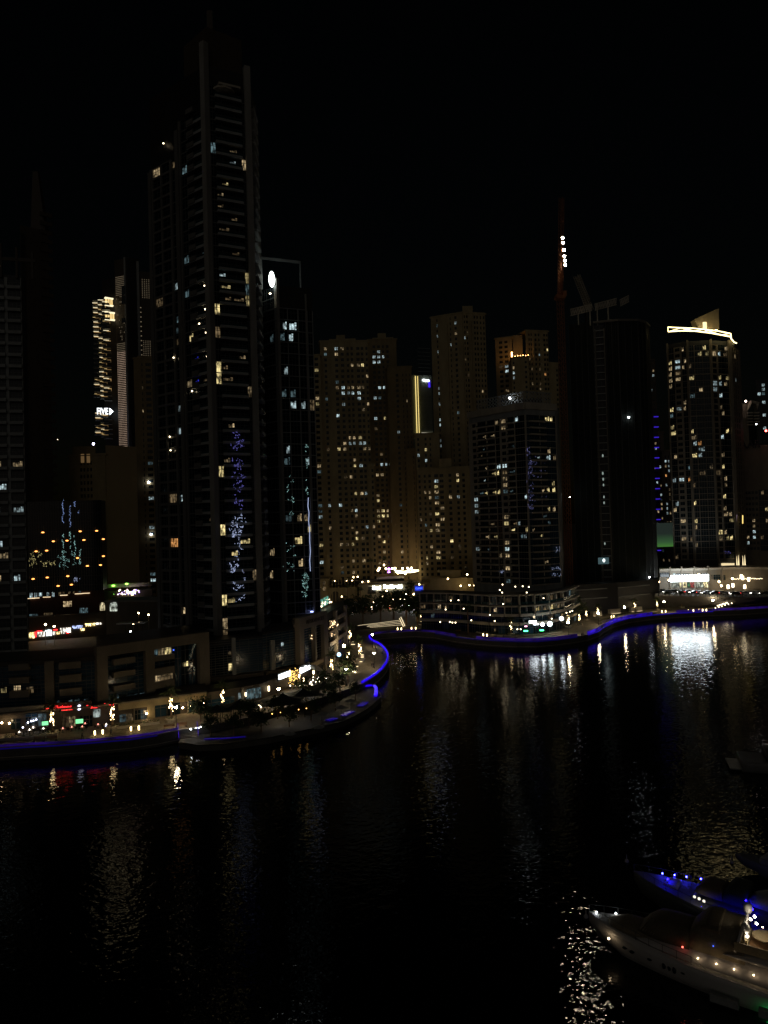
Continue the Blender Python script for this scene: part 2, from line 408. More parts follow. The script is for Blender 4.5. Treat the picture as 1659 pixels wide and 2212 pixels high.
# lower terrace in front of the tents
LOW = [(386,1606),(430,1612),(480,1610),(531,1603),(585,1595),(641,1583),(700,1571),(740,1561),(775,1544),(795,1532),(812,1518),(823,1507),(822,1499),(812,1488),(790,1479)]
L3 = [G(x, y, 1.0) for x, y in LOW]
inner = [G(x, y, 1.0) + V((0, 2, 0)) for x, y in ((775,1497),(720,1515),(650,1535),(560,1560),(450,1583),(386,1594))]
mb = MB(); mb.face(L3 + inner)
to = struct('lower_terrace', mb, mat('dark_decking', (.055,.05,.045), .7))
bm_ = bmesh.new(); bm_.from_mesh(to.data); bmesh.ops.triangulate(bm_, faces=bm_.faces[:]); bm_.to_mesh(to.data); bm_.free()
mb = MB()
for a, b_ in zip(L3, L3[1:]):
    mb.face([(a.x,a.y,-1),(b_.x,b_.y,-1),(b_.x,b_.y,.999),(a.x,a.y,.999)])
    M_, L_ = frame(a.xy, b_.xy); mb.box(M_, 0, L_, -.4, .1, 1.004, 1.3, 1)
struct('terrace_wall', mb, [stone, MT['dark_decking']])

# blue light strip on the quay edge
def strip_thing(label, pts, m_, h=.32, w_=.5, z=2.665, w0=.05, name='led_strip'):
    t_ = thing(name, label, 'light strip', (pts[0].x, pts[0].y, 2.5))
    for a, b_ in zip(pts, pts[1:]):
        M_, L_ = frame(a.xy, b_.xy); q = MB(); q.box(M_, 0, L_, -w_, -w0, z, z + h)
        ob('segment', q.mesh('segment', m_), t_)
    return t_
strip_thing('dim violet light strip along the quay edge before the red restaurant sign', E3[0:8], glow('rail_glow_soft', (.13,.03,1), .085), .45, .30, 2.665, .24)
strip_thing('bright blue light strip sweeping round the curved point of the promenade', E3[13:28], LEDb, .5, .5)
strip_thing('faint blue light strip along the quay in the inner bay below the lit steps', E3[28:34], glow('rail_glow_faint', (.13,.03,1), .05), .7, .30, 2.665, .24)
strip_thing('violet light strip along the quay before the curved white podium', E3[34:40], glow('rail_glow_soft', (.13,.03,1), .085), .8, .30, 2.665, .24)
strip_thing('blue light strip on the quay bend right of the curved podium', E3[40:46], glow('rail_glow_bend', (.05,.008,1), .38), .95, .30, 2.665, .24)
strip_thing('blue light strip on the far quay below the sloping wall at the right', E3[46:51], glow('rail_glow_soft', (.13,.03,1), .085), .9, .30, 2.665, .24)
def under_strip(label, pts, m_):
    t_ = thing('led_strip', label, 'light strip', (pts[0].x, pts[0].y, 2.5))
    for a, b_ in zip(pts, pts[1:]):
        M_, L_ = frame(a.xy, b_.xy); q = MB(); q.box(M_, 0, L_, .02, .12, 2.25, 2.42); ob('segment', q.mesh('segment', m_), t_)
under_strip('blue light line under the quay coping on the right hand bend', E3[40:48], emi('blue_under_strip', (.02,0,1), .5)); under_strip('faint blue light line under the coping before the curved podium', E3[32:40], emi('blue_under_faint', (.03,0,1), .08))
under_strip('faint blue light line under the coping before the red restaurant sign', E3[0:7], emi('blue_under_faint', (.03,0,1), .08))
b0 = [G(*Z('c', x, y), 1.3) for x, y in ((1150,1015),(1200,1010),(1245,1005),(1262,1030),(1262,1075),(1255,1108))]
strip_thing('short blue light bracket on the corner of the lower terrace', b0, LEDb, .3, .9, 1.3)
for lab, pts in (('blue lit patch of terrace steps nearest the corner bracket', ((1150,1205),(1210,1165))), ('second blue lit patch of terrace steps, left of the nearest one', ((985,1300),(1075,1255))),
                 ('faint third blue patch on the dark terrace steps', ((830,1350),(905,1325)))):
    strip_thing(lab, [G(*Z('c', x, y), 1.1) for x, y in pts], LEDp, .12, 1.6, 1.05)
strip_thing('violet light strip low on the terrace wall right of the blue stairs', [G(x, y, 1.1) for x, y in ((440,1597),(480,1596),(530,1592))], LEDp, .1, .5, 1.05)


# quay railings: posts and rails
def railing(label, pts, post, gap=3.0, h=1.05, z=2.66):
    t_ = thing('quay_railing', label, 'railing', (pts[0].x, pts[0].y, 2.5))
    r = MB(); pb = MB(); pb.tube((0,0,0), (0,0,h), .035, .03, 5); pm = pb.mesh('post', post); n = 0
    for a, b_ in zip(pts, pts[1:]):
        for hz in (h, h * .66, h * .33): r.tube((a.x, a.y, z + hz), (b_.x, b_.y, z + hz), .022, .022, 4, cap=False)
        k = max(1, int((b_ - a).length / gap))
        for i in range(k):
            p = a.lerp(b_, i / k); ob('post', pm, t_, Mx.Translation((p.x, p.y, z)))
    ob('rail', r.mesh('rail', post), t_)
off = lambda pts, d=-.2: [p + V((0, .2, 0)) for p in pts]
railing('steel railing of the quay before the red restaurant sign', off(E3[0:8]), frm)
railing('steel railing round the curved point of the promenade', off(E3[13:29]), frm, 1.6)
railing('steel railing of the far quay in front of the curved podium', off(E3[29:41]), frm)
railing('steel railing of the quay at the right below the sloping wall', off(E3[41:50]), frm)

# blue lit stairs from promenade to the lower terrace
st = thing('stairs', 'short flight of stairs with violet lit handrails down to the lower terrace', 'stairs', G(388,1590,1.0))
Ms, _ = frame(G(386,1594,1.0).xy, G(436,1588,1.0).xy)
for i in range(8):
    q = MB(); q.box(Ms, 0, 4.0, .5 + i * -.38, .9 + i * -.38, 1.0, 1.16 + i * .19); ob('step', q.mesh('step', pave), st)
for u in (0, 4.0):
    q = MB(); q.tube(Ms @ V((u, .9, 1.9)), Ms @ V((u, -2.6, 3.4)), .05, .05, 5); ob('handrail', q.mesh('handrail', LEDd), st)
    for i in range(4):
        q = MB(); q.tube(Ms @ V((u, .8 - i * .9, 1.1)), Ms @ V((u, .8 - i * .9, 1.95 + i * .37)), .03, .03, 5, 0); ob('post', q.mesh('post', LEDd if i < 2 else frm), st)

# ================================================================== TOWERS (near to far, left to right)
def bays(spec):                                     # "b.08 g.1 |.02 ..." -> fractions ; | = pier
    out = []; tot = sum(float(s[1:]) for s in spec.split()); u = 0
    for s_ in spec.split():
        w_ = float(s_[1:]) / tot
        if s_[0] != '|': out.append((u, u + w_, s_[0]))
        u += w_
    return out
WARM = 'wwydck'; 
# --- left edge tower
T = Tower('apartment_tower', 'dark tower cut by the left edge with white slab bands and blank brown side', 'tower', xy(30,1150,207))
a0, a1, a2 = xy(-75,1150,203), xy(57,1150,207), xy(117,1150,216)
T.core([a0, a1], 2, 121, 20, blackc)
T.facade(a0, a1, 8, 34, 3.3, bays('|.01 b.40 |.01 b.30 |.05 b.22 |.01'), .4, grey, (.10, 'ccwkd'), bm=grey)
q = MB(); 
for i in range(5): q.box(frame(a0, a1)[0], 2 + i * 4.2, 2.6 + i * 4.2, 0, .8, 120, 130 - abs(i - 2))
q.box(frame(a0, a1)[0], 1, 20, .1, .7, 125, 126); T.add('roof_frame', q, [dkwall])
T.done([('B',107,258,'w'),('B',12,255,'w'),('B',25,395,'c'),('B',110,540,'c'),('B',15,543,'c'),('B',12,108,'k'),('B',20,795,'w'),('B',28,715,'c'),('B',135,1000,'c'),('B',15,1005,'w')])

T = Tower('apartment_tower', 'blank dark brown tower with notched right edge and thin spire, above black glass block', 'tower', xy(90,1150,335))
a1, a2 = xy(56,1150,330), xy(117,1150,338); zq = P(100, 494, 335).z
T.core([a1, a2], 2, zq, 18, dkwall); Ms, W = frame(a1, a2)
for f in range(44): T.box(Ms, W - 3.4, W + 1.8, -.5, .8, 12 + f * 4.3, 13.8 + f * 4.3, m=dkwall)
T.box(Ms, .3, 1.6, 0, .6, 2, zq - 4, m=blackc)
q = MB(); c = P(80, 494, 338); zs = P(76, 370, 338).z; q.loft([[(c.x-3.2,c.y,zq),(c.x+4.0,c.y,zq),(c.x+4.0,c.y+4,zq),(c.x-3.2,c.y+4,zq)], [(c.x-1.6,c.y,zs),(c.x+.8,c.y,zs),(c.x+.8,c.y+2,zs),(c.x-1.6,c.y+2,zs)]])
T.add('spire', q, [dkwall]); T.done()

# --- the tall tower
T = Tower('apartment_tower', 'tallest tower of the row, dark glass with pale balcony slabs and grey piers', 'tower', xy(469,1150,192))
L, A, Bc, Rr = xy(344,1150,207), xy(469,1150,192), xy(560,1150,197), xy(577,1150,212)
L2 = xy(408,1150,199)
T.core([L, L2, A, Bc, Rr], 2, 172, 22, blackc)
top = 52; fh = 3.17
T.facade(L, L2, 5, 46, fh, bays('|.10 p.26 |.05 p.27 |.07 g.20 |.05'), .5, grey2, (.05, 'ckwd'), wh=2.5, sill=.35)
T.facade(L2, A, 5, 49, fh, bays('|.07 g.30 B.52 |.11'), .5, grey2, (.06, 'dwkk'), bm=grey)
T.facade(A, Bc, 5, 51, fh, bays('|.07 g.12 B.62 g.10 |.09'), .5, grey2, (.09, 'wydkcc'), bm=grey)
T.facade(Bc, Rr, 5, 51, fh, bays('|.1 b.5 |.4'), .4, grey2, (.03, 'k'), bm=grey)
M1, W1 = frame(A, Bc); M2, W2 = frame(L2, A); M3, W3 = frame(L, L2)
T.box(M2, W2 - 1.1, W2 + .7, -.5, 1.2, 2, 178, m=pier_m); T.box(M1, W1 - 1.2, W1 + .5, -.5, 1.2, 2, 174, m=pier_m)
T.box(M3, -.4, .9, -.5, .9, 2, 150, m=grey2); T.box(M3, W3 - 1.3, W3 + .2, -.5, .9, 2, 158, m=grey2)
for f in range(0, 50): T.box(M2, .4 * W2 - .2, .62 * W2, .9, 1.35, 5 + f * fh, 6.3 + f * fh, m=grey2)
T.core([L2 + V((1,3)), A + V((0,2)), Bc + V((-2,3))], 170, 184, 12, dkwall)
T.core([xy(474,1150,200), xy(487,1150,200)], 184, 193, 3, dkwall)
q = MB(); q.ball((A.x + 4, A.y + 3, 166), 3.4, 10, 0, .25); q.box(M1, 3, 9, 0, 2.2, 166.3, 166.9); T.add('roof_canopy', q, [cream])
sh = MB(); shb = MB()
def shimmer(mb, M, k, pts, n=1.5, r=.09, jit=1.0):  # glowing streaks built in place of reflections in the glass
    for (x, y) in pts:
        u, z = onf(M, *Z(k, x, y), n); r_ = r * R.uniform(.45, 1.0)
        for _ in range(3):
            p = V((u + R.gauss(0, .35) * jit, n, z + R.gauss(0, .5) * jit)); a_ = R.uniform(0, math.pi); l_ = R.uniform(.12, .55) * jit
            mb.tube(M @ p, M @ (p + V((math.cos(a_) * l_, 0, math.sin(a_) * l_ * 1.3))), r_, r_ * .5, 4)
shimmer(sh, M1, 'D', [(R.uniform(790,862), R.uniform(880,1440)) for _ in range(34)])
shimmer(shb, M1, 'D', [(R.uniform(785,870), R.uniform(1500,2100)) for _ in range(46)])
T.add('string_lights_or_glints', sh, [emi('violet_glint', (.28,.26,1), .42, False)], 'stuff'); T.add('string_lights_or_glints', shb, [L_shim], 'stuff')  # both sets imitate reflections in the tall tower's glazing
q = MB(); M2o = M2
for x, y, r_ in ((590,1880,.2),(598,183+0,.0),):
    pass
for k, x, y in (('C',588,1880),('C',585,2005),('C',593,2050),('C',543,2022),('D',598,183),('D',549,118),('D',593,14),('D',606,355),('D',498,604),('D',365,363),('D',337,932),('D',343,1030),('C',292,855)):
    u, z = onf(M2, *Z(k, x, y), .8); q.ball(M2 @ V((u, .8, z)), .22, 6)
T.add('balcony_lamp', q, [L_fairy], 'stuff')
FL = [('C',365,960,'d'),('C',800,963,'w'),('C',870,1000,'w'),('C',815,1050,'c'),('C',715,1187,'y'),('C',730,1270,'w'),('C',750,1275,'d'),('C',813,1385,'d'),('C',725,1525,'d'),('C',808,1635,'d'),('C',495,1670,'k'),('C',575,1685,'k'),('C',765,1815,'c'),('C',735,1812,'k'),('C',897,1855,'y'),('C',745,1900,'y'),('C',775,1905,'y'),('C',912,1940,'k'),('C',745,1985,'d'),('C',823,2003,'d'),('C',905,2015,'y'),('C',678,2055,'y'),('C',390,1915,'c'),('C',400,2165,'k'),('C',255,1978,'d'),('C',690,2205,'d'),
 ('D',687,190,'c'),('D',400,130,'k'),('D',470,200,'y'),('D',400,220,'d'),('D',695,440,'y'),('D',765,455,'d'),('D',700,533,'y'),('D',775,540,'d'),('D',835,388,'w'),('D',487,533,'w'),('D',608,530,'d'),('D',925,645,'w'),('D',418,718,'c'),('D',425,890,'c'),('D',785,878,'w'),('D',722,1210,'y'),('D',445,1385,'c'),('D',735,1578,'y'),('D',800,1740,'y'),('D',885,1730,'y'),('D',460,1915,'d'),('D',458,2165,'w'),('D',955,1968,'w'),('D',395,1725,'o'),('D',795,1130,'w'),('D',380,1390,'d'),('D',630,1570,'d'),('D',530,510,'B'),('D',523,420,'B'),('b',775,370,'c'),('b',1240,240,'w'),('b',1245,60,'y'),('b',1320,70,'y'),('b',1280,380,'d')]
T.done(FL)

# --- second dark tower with the oval light
T = Tower('apartment_tower', 'dark tower with an oval white sign near its top, right of the tallest', 'tower', xy(612,1150,213))
a0, a1, a2 = xy(566,1150,220), xy(612,1150,213), xy(688,1150,217)
T.core([a0, a1, a2], 2, 118, 20, blackc)
T.facade(a0, a1, 5, 33, 3.42, bays('|.05 g.85 |.10'), .4, grey, (.02, 'kd'), bm=grey)
T.facade(a1, a2, 5, 31, 3.42, bays('|.05 g.22 |.02 g.28 |.03 g.22 |.05 g.13 |.02'), .3, grey, (.06, 'kdcw'))
Mg, Wg = frame(a1, a2); Mg0, Wg0 = frame(a0, a1)
for f in range(32): 
    T.box(Mg0, -2.5, Wg0, .3, .75, 5 + f * 3.42, 5.22 + f * 3.42, m=grey); T.box(Mg, 0, Wg * .8, .25, .55, 5 + f * 3.42, 5.2 + f * 3.42, m=grey)
T.box(Mg, -.3, .5, -.2, .8, 2, 120, m=pier_m); T.box(Mg, Wg * .78, Wg * .82, -.2, .7, 2, 116, m=pier_m)
q = MB()
M_ = frame(a0, a1)[0]
for (u0, u1, z0, z1) in ((.2, .7, 118, 128), (.2, Wg * .8, 127.3, 128)): q.box(Mg, u0 - 4, u1 - (4 if u1 < 1 else 0), -5, -4.5, z0, z1)
q.box(Mg, Wg * .78, Wg * .81, -5, -4.5, 116, 128); T.add('roof_frame', q, [grey])
q = MB(); c = P(*Z('C', 1071, 1832), 212); ring = [(c.x + .95 * math.cos(t_) * (1 - .12 * abs(math.sin(t_))), 0, c.z + 2.4 * math.sin(t_)) for t_ in [i * math.pi / 12 for i in range(24)]]
q.loft([[(x, c.y, z) for x, _, z in ring], [(x, c.y + .4, z) for x, _, z in ring]]); T.add('oval_sign', q, [emi('oval_sign_light', (.9,1,.95), 5)])
q = MB(); q.ball(P(*Z('C', 1060, 1936), 212), .38, 6, 0, .6); T.add('lamp', q, [L_fairy])
q = MB(); pts = [Mg @ V((onf(Mg, *Z('D', x, y), .5)[0], .5, onf(Mg, *Z('D', x, y), .5)[1])) for x, y in ((1335,1370),(1332,1430),(1340,1480),(1337,1540),(1344,1600),(1345,1680),(1350,1760),(1345,1820),(1350,1900))]
q.path(pts, .1, 5); T.add('light_line', q, [L_shim])  # wavering glowing tube imitates a reflection running down the glass
q = MB(); shimmer(q, Mg, 'D', [(R.uniform(1318,1332), R.uniform(1000,1350)) for _ in range(12)] + [(R.uniform(1185,1240), R.uniform(1220,1500)) for _ in range(10)] + [(R.uniform(1290,1345), R.uniform(1920,2080)) for _ in range(22)] + [(R.uniform(1160,1240), R.uniform(1700,1900)) for _ in range(10)], .5, .07, .6)
T.add('string_lights_or_glints', q, [L_shimt], 'stuff')  # emissive streaks added for reflections in this tower's panes
T.done([('D',1182,100,'c'),('D',1250,170,'c'),('D',1182,160,'k'),('D',1090,210,'k'),('D',1192,465,'c'),('D',1260,685,'c'),('D',1305,690,'c'),('D',1210,1035,'c'),('D',1172,1040,'c'),('D',1295,1475,'w'),('D',1298,1530,'w'),('D',1297,1580,'y'),('D',1215,1535,'k'),('D',1297,1640,'y'),('D',1300,1820,'w'),('D',1090,1765,'w'),('D',1097,1960,'w'),('D',1185,220,'k'),('D',1185,615,'k'),('D',1210,1090,'k'),('D',1270,620,'k'),('C',1182,2135,'c'),('C',1243,2203,'c')])

# --- sandstone towers
def colsp(M, W, k, y, xs, wd):                       # window columns given as zoom x, width in zoom px -> bays
    out = []
    for x in xs:
        ww = wd
        if isinstance(x, tuple): x, ww = x
        u0 = onf(M, *Z(k, x - ww / 2, y))[0] / W; u1 = onf(M, *Z(k, x + ww / 2, y))[0] / W
        if 0 < u0 and u1 < 1 and (not out or u0 > out[-1][1]): out.append((u0, u1, 'p'))
    return out
def cap_(T, A, B, z, d, m=sand, h=1.0, o=.8):
    M, W = frame(A, B); T.box(M, -o, W + o, -d - o, o, z, z + h * .5, m=m); T.box(M, -o / 2, W + o / 2, -d - o / 2, o / 2, z + h * .5, z + h, m=m)
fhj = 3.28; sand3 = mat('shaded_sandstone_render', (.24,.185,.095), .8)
def sandtower(T, A, B, zt, k, yr, xs, wd, depth=16, p=(.05, 'wwdcky'), m=sand, z0=6, cornice=True, deep=()):
    M, W = frame(A, B); nf = int((zt - z0) / fhj); T.core([A, B], 2, zt, depth, dkwall if False else m)
    T.facade(A, B, z0, nf, fhj, colsp(M, W, k, yr, xs, wd), .45, m, p, wh=1.75, sill=.8, top=zt - z0 - nf * fhj)
    if cornice: cap_(T, A, B, zt, depth, m)
    for x0, x1, dn in deep:                           # proud pilasters / bay projections
        u0 = onf(M, *Z(k, x0, yr))[0]; u1 = onf(M, *Z(k, x1, yr))[0]; T.box(M, u0, u1, .4, .4 + dn, z0, zt - 5, m=m)
    return M, W
T = Tower('apartment_tower', 'leftmost sandstone tower of the central cluster, beside the dark oval sign tower', 'tower', xy(740,1150,415), 'sandstone apartment towers')
A, B_ = xy(674,1150,412), xy(690,1150,412)
zt = lambda k, x, y, d: P(*Z(k, x, y), d).z
sandtower(T, xy(674,1150,411), xy(702,1150,411), zt('E',80,715,411), 'E', 1700, [(108,32)], 30, 14)
sandtower(T, xy(702,1150,414), xy(806,1150,416), zt('E',300,590,415), 'E', 1700, [(192,22),(290,26),(343,26),(392,20),(430,20),(485,28),(523,22),(563,18)], 22, 22, (.05,'wwdcky'), sand,
          deep=((212,232,.9),(312,318,1.0),(364,374,1.0),(406,416,1.0),(450,462,1.0)))
sandtower(T, xy(798,1150,413.4), xy(812,1150,413.6), zt('E',590,1690,413), 'E', 1700, [(585,18)], 18, 14, (.06,'wd'))
c0 = xy(740,1150,420); T.core([xy(738,1150,420), xy(757,1150,420)], zt('E',300,590,415), zt('E',320,525,420), 8, sand)
T.core([xy(722,1150,419), xy(780,1150,419)], zt('E',300,590,415), zt('E',320,560,419), 10, sand)
T.done([('E',x,y,c) for x,y,c in ((80,820,'y'),(160,642,'w'),(250,642,'c'),(252,698,'w'),(305,657,'w'),(405,808,'w'),(447,812,'w'),(502,805,'y'),(265,935,'k'),(267,988,'d'),(312,980,'c'),(367,995,'d'),(408,1000,'w'),(453,1005,'w'),(500,1012,'d'),(316,1037,'c'),(373,1055,'c'),(408,1052,'c'),(455,1058,'c'),(88,1080,'w'),(90,1125,'y'),(172,1090,'k'),(455,1105,'c'),(318,1135,'c'),(265,1250,'c'),(385,1465,'w'),(424,1465,'w'),(470,1458,'y'),(334,1510,'w'),(386,1510,'c'),(424,1512,'c'),(466,1515,'c'),(514,1518,'c'),(187,1558,'d'),(281,1558,'y'),(330,1558,'w'),(515,1565,'w'),(427,1660,'w'),(427,1710,'y'),(468,1708,'c'),(343,1805,'d'),(392,1805,'w'),(477,1958,'w'),(518,1950,'c'),(107,1755,'k'),(113,2068,'k'),(203,2068,'c'),(295,2068,'c'),(440,2115,'c'),(118,2120,'k'),(437,2165,'w'),(568,912,'w'),(574,1160,'w'),(583,1525,'w'))]
 + [('d',x,y,c) for x,y,c in ((148,60,'c'),(148,420,'y'),(245,235,'w'),(370,410,'w'),(430,405,'d'),(490,403,'y'),(533,50,'w'),(535,285,'w'),(536,345,'y'),(494,235,'d'),(605,575,'w'),(495,580,'w'),(495,700,'w'),(640,225,'c'),(695,390,'c'),(595,345,'d'),(372,650,'d'),(372,710,'k'))])
T = Tower('apartment_tower', 'stepped sandstone tower lit warm at its foot, left of the two gold light lines', 'tower', xy(860,1150,452), 'sandstone apartment towers')
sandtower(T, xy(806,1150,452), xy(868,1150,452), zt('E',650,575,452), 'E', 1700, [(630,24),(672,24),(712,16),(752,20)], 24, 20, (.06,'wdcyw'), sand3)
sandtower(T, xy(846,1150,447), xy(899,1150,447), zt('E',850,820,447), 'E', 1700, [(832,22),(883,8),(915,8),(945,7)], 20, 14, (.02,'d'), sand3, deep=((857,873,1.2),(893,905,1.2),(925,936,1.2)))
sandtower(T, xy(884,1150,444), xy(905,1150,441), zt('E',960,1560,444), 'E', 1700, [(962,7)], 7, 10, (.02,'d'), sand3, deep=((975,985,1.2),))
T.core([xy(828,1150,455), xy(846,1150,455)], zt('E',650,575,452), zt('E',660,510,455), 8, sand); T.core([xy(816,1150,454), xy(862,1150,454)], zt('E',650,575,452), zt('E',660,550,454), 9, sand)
T.done([('E',x,y,c) for x,y,c in ((597,710,'c'),(640,706,'c'),(597,742,'c'),(640,740,'c'),(696,737,'c'),(643,661,'c'),(695,977,'c'),(657,1023,'c'),(615,1113,'c'),(654,1105,'k'),(741,1108,'d'),(893,1132,'w'),(700,1268,'y'),(618,1270,'c'),(622,1358,'d'),(825,1415,'c'),(745,1612,'c'),(668,1688,'c'),(710,1690,'c'),(749,1682,'c'),(633,1775,'w'),(669,1775,'w'),(622,2015,'y'),(637,1978,'w'),(642,2115,'w'),(642,2157,'y'),(680,2155,'y'),(755,2155,'c'),(840,2068,'k'))]
 + [('d',x,y,c) for x,y,c in ((770,50,'y'),(820,45,'w'),(868,45,'w'),(770,97,'y'),(815,98,'y'),(907,97,'c'),(820,388,'y'),(922,388,'w'),(775,343,'w'),(1020,487,'w'),(823,487,'w'),(880,340,'d'),(820,590,'d'))])
T = Tower('apartment_tower', 'tallest sandstone tower, behind the lattice topped tower, with a lower block at its left', 'tower', xy(1000,1150,440), 'sandstone apartment towers')
c0, c1, c2 = xy(945,1150,445), xy(1013,1150,436), xy(1062,1150,440)
zk_ = zt('E',1420,330,436)
sandtower(T, c0, c1, zk_, 'E', 1500, [(1157,22),(1203,12),(1322,10),(1370,20)], 20, 18, (.05,'cwkd'), deep=((1225,1300,1.0),))
sandtower(T, c1, c2, zk_, 'E', 1000, [(1432,10),(1455,14),(1523,14),(1547,14),(1577,12),(1605,14)], 14, 18, (.03,'cwd'), deep=((1472,1480,.9),(1492,1500,.9)))
T.core([xy(1014,1150,440), xy(1036,1150,440)], zk_, zt('E',1440,265,440), 8, sand)
sandtower(T, xy(903,1150,432), xy(955,1150,432), zt('E',1130,1420,432), 'E', 1700, [(1005,18),(1072,18),(1113,12)], 16, 14, (.05,'wcdy'))
b0, b1, b2 = xy(907,1150,427), xy(1023,1150,424), xy(1043,1150,430)
sandtower(T, b0, b1, zt('E',1350,1720,424), 'E', 1990, [(1016,18),(1063,18),(1107,22),(1166,34),(1214,34),(1290,26),(1360,22),(1412,22)], 20, 12, (.10,'wwydcy'), deep=((1240,1262,.9),(1318,1336,.9)))
sandtower(T, b1, b2, zt('E',1350,1720,424), 'E', 1990, [(1470,16),(1505,12)], 12, 12, (.1,'wc'))
T.core([xy(953,1150,425), xy(980,1150,425)], zt('E',1350,1720,424), zt('E',1200,1640,425), 8, sand)
T.done([('E',x,y,c) for x,y,c in ((1371,403,'c'),(1356,498,'w'),(1143,518,'c'),(1311,598,'c'),(1153,687,'c'),(1447,510,'d'),(1424,735,'d'),(1155,1065,'c'),(1202,1050,'c'),(1158,1155,'c'),(1368,1212,'k'),(1454,875,'d'),(1578,1048,'w'),(1165,1330,'c'),(1204,1325,'c'),(1166,1468,'c'),(1213,1547,'c'),(1068,1560,'y'),(1003,1593,'c'),(1070,1667,'c'),(1353,1768,'w'),(1160,1828,'c'),(1162,1870,'y'),(1062,1965,'w'),(1108,1963,'w'),(1163,1963,'w'),(1225,2003,'w'),(1289,2003,'w'),(1358,2000,'c'),(1170,2007,'k'),(1020,2013,'d'),(1165,2055,'w'),(1218,2097,'w'),(1165,2140,'y'),(1225,2190,'w'),(1106,2140,'d'),(1495,1993,'w'),(1497,2040,'c'),(1498,2131,'c'))]
 + [('d',x,y,c) for x,y,c in ((1462,30,'w'),(1400,85,'y'),(1470,137,'w'),(1403,190,'w'),(1335,250,'y'),(1405,250,'w'),(1468,300,'y'),(1478,352,'w'),(1550,352,'y'),(1475,410,'w'),(1345,460,'w'),(1418,465,'w'),(1295,572,'y'),(1410,577,'y'),(1410,525,'d'),(1555,575,'d'),(1290,632,'w'),(1282,190,'k'))])
T = Tower('apartment_tower', 'sandstone tower with a glowing corner terrace, rising behind the lattice topped tower', 'tower', xy(1130,1150,472), 'sandstone apartment towers')
sandtower(T, xy(1083,1150,478), xy(1119,1150,474), zt('F',400,1110,476), 'F', 1500, [(318,26),(370,30),(418,30)], 26, 14, (.05,'wcd'))
sandtower(T, xy(1116,1150,466), xy(1153,1150,464), zt('F',520,1290,466), 'F', 1500, [(480,14),(590,18)], 16, 14, (.06,'wcd'))
sandtower(T, xy(1149,1150,470), xy(1197,1150,474), zt('F',640,1050,472), 'F', 1500, [(625,12),(645,12),(683,16),(712,14),(762,18),(786,14)], 14, 20, (.05,'wdcd'), deep=((655,662,.9),(695,702,.9)))
sandtower(T, xy(1197,1150,476), xy(1217,1150,478), zt('F',850,1335,476), 'F', 1500, [(866,16)], 14, 12, (.04,'d'))
T.core([xy(1121,1150,476), xy(1142,1150,476)], 60, zt('F',560,1080,476), 10, sand)
q = MB(); M_, W_ = frame(xy(1116,1150,466), xy(1153,1150,464)); zz = zt('F',520,1290,466) + 1.1
for i in range(7): q.ball(M_ @ V((1 + i * 1.7, -1.5, zz + .5 + R.random())), .28, 6)
q.box(M_, .2, 1.0, -.5, .2, zz, zz + 3.2); T.add('terrace_lamp', q, [emi('terrace_lamp', (1,.48,.14), 14)], 'stuff')
T.done([('F',x,y,c) for x,y,c in ((415,1378,'c'),(415,1410,'c'),(482,1360,'w'),(482,1402,'c'),(485,1483,'c'),(710,1268,'c'),(710,1385,'d'),(770,1435,'o'),(782,1210,'y'),(710,1548,'w'),(640,1535,'w'),(420,1578,'d'),(638,1408,'d'),(713,1515,'d'))])
T = Tower('apartment_tower', 'narrow sandstone tower half hidden left of the tallest tower', 'tower', xy(320,1150,400), 'sandstone apartment towers')
sandtower(T, xy(297,1150,398), xy(352,1150,400), P(310,775,398).z, 'n', 600, [(172,12),(270,14),(345,62)], 30, 16, (.02,'cdk'), sand2)
T.core([xy(305,1150,402), xy(345,1150,402)], P(310,775,398).z, P(310,765,398).z, 8, sand2)
q = MB()
M_ = frame(xy(297,1150,398), xy(352,1150,400))[0]
for k, x, y in (('n',310,258),('n',338,883)):
    u, z = onf(M_, *Z(k, x, y), .8); q.ball(M_ @ V((u, .8, z)), .55, 8)
T.add('flood_lamp', q, [L_white])
T.done([('n',355,430,'c'),('n',365,820,'c'),('n',358,1375,'k'),('n',358,1455,'c'),('n',330,10,'k'),('A',1030,1855,'w'),('A',997,1670,'d')])
# --- hotel with staggered golden balconies and the FIVE sign
T = Tower('hotel_tower', 'distant hotel with golden lit stepped balconies and a white FIVE sign', 'tower', xy(255,1150,500))
D5 = 500
c0, c1, c2, c3, c4 = xy(232,1150,505), xy(260,1150,500), xy(281,1150,497), xy(288,1150,496), xy(312,1150,500)
hz = lambda x, y: P(x, y, D5).z
T.core([c0, c1], 2, hz(240,600), 16, blackc); T.core([c1, c2], 2, hz(262,562), 18, dkwall); T.core([c2, c3, c4], 2, hz(285,560), 14, blackc)
T.core([c4, xy(340,1150,503)], 2, hz(318,585), 14, dkwall)
Mf, Wf = frame(c1, c2); Mb, Wb = frame(c0, c1); Me, We = frame(c3, c4)
T.box(frame(c2, c3)[0], .5, 1.7, -.5, 1.0, 2, hz(272,560), m=grey); T.box(Me, We - 1.4, We + .2, -.5, .8, 2, hz(300,565), m=grey)
q = MB(); q2 = MB()
for i in range(95):                                   # perforated screen with rows of small lights
    y = 598 + i * 3.9
    for j in range(7):
        u = Wf * (.12 + .125 * j); z = P(262, y, 498).z
        br = (y < 640) or (y > 740)
        if br or R.random() < .1: (q if y > 760 else q2).box(Mf, u, u + .42, .05, .25, z, z + .32)
T.add('screen_light', q, [emi('screen_light', (1,.70,.5), .55, False)], 'stuff'); T.add('screen_light', q2, [emi('screen_light_dim', (1,.78,.5), .18, False)], 'stuff')
q = MB(); M5, W5 = frame(c4, xy(340,1150,503))
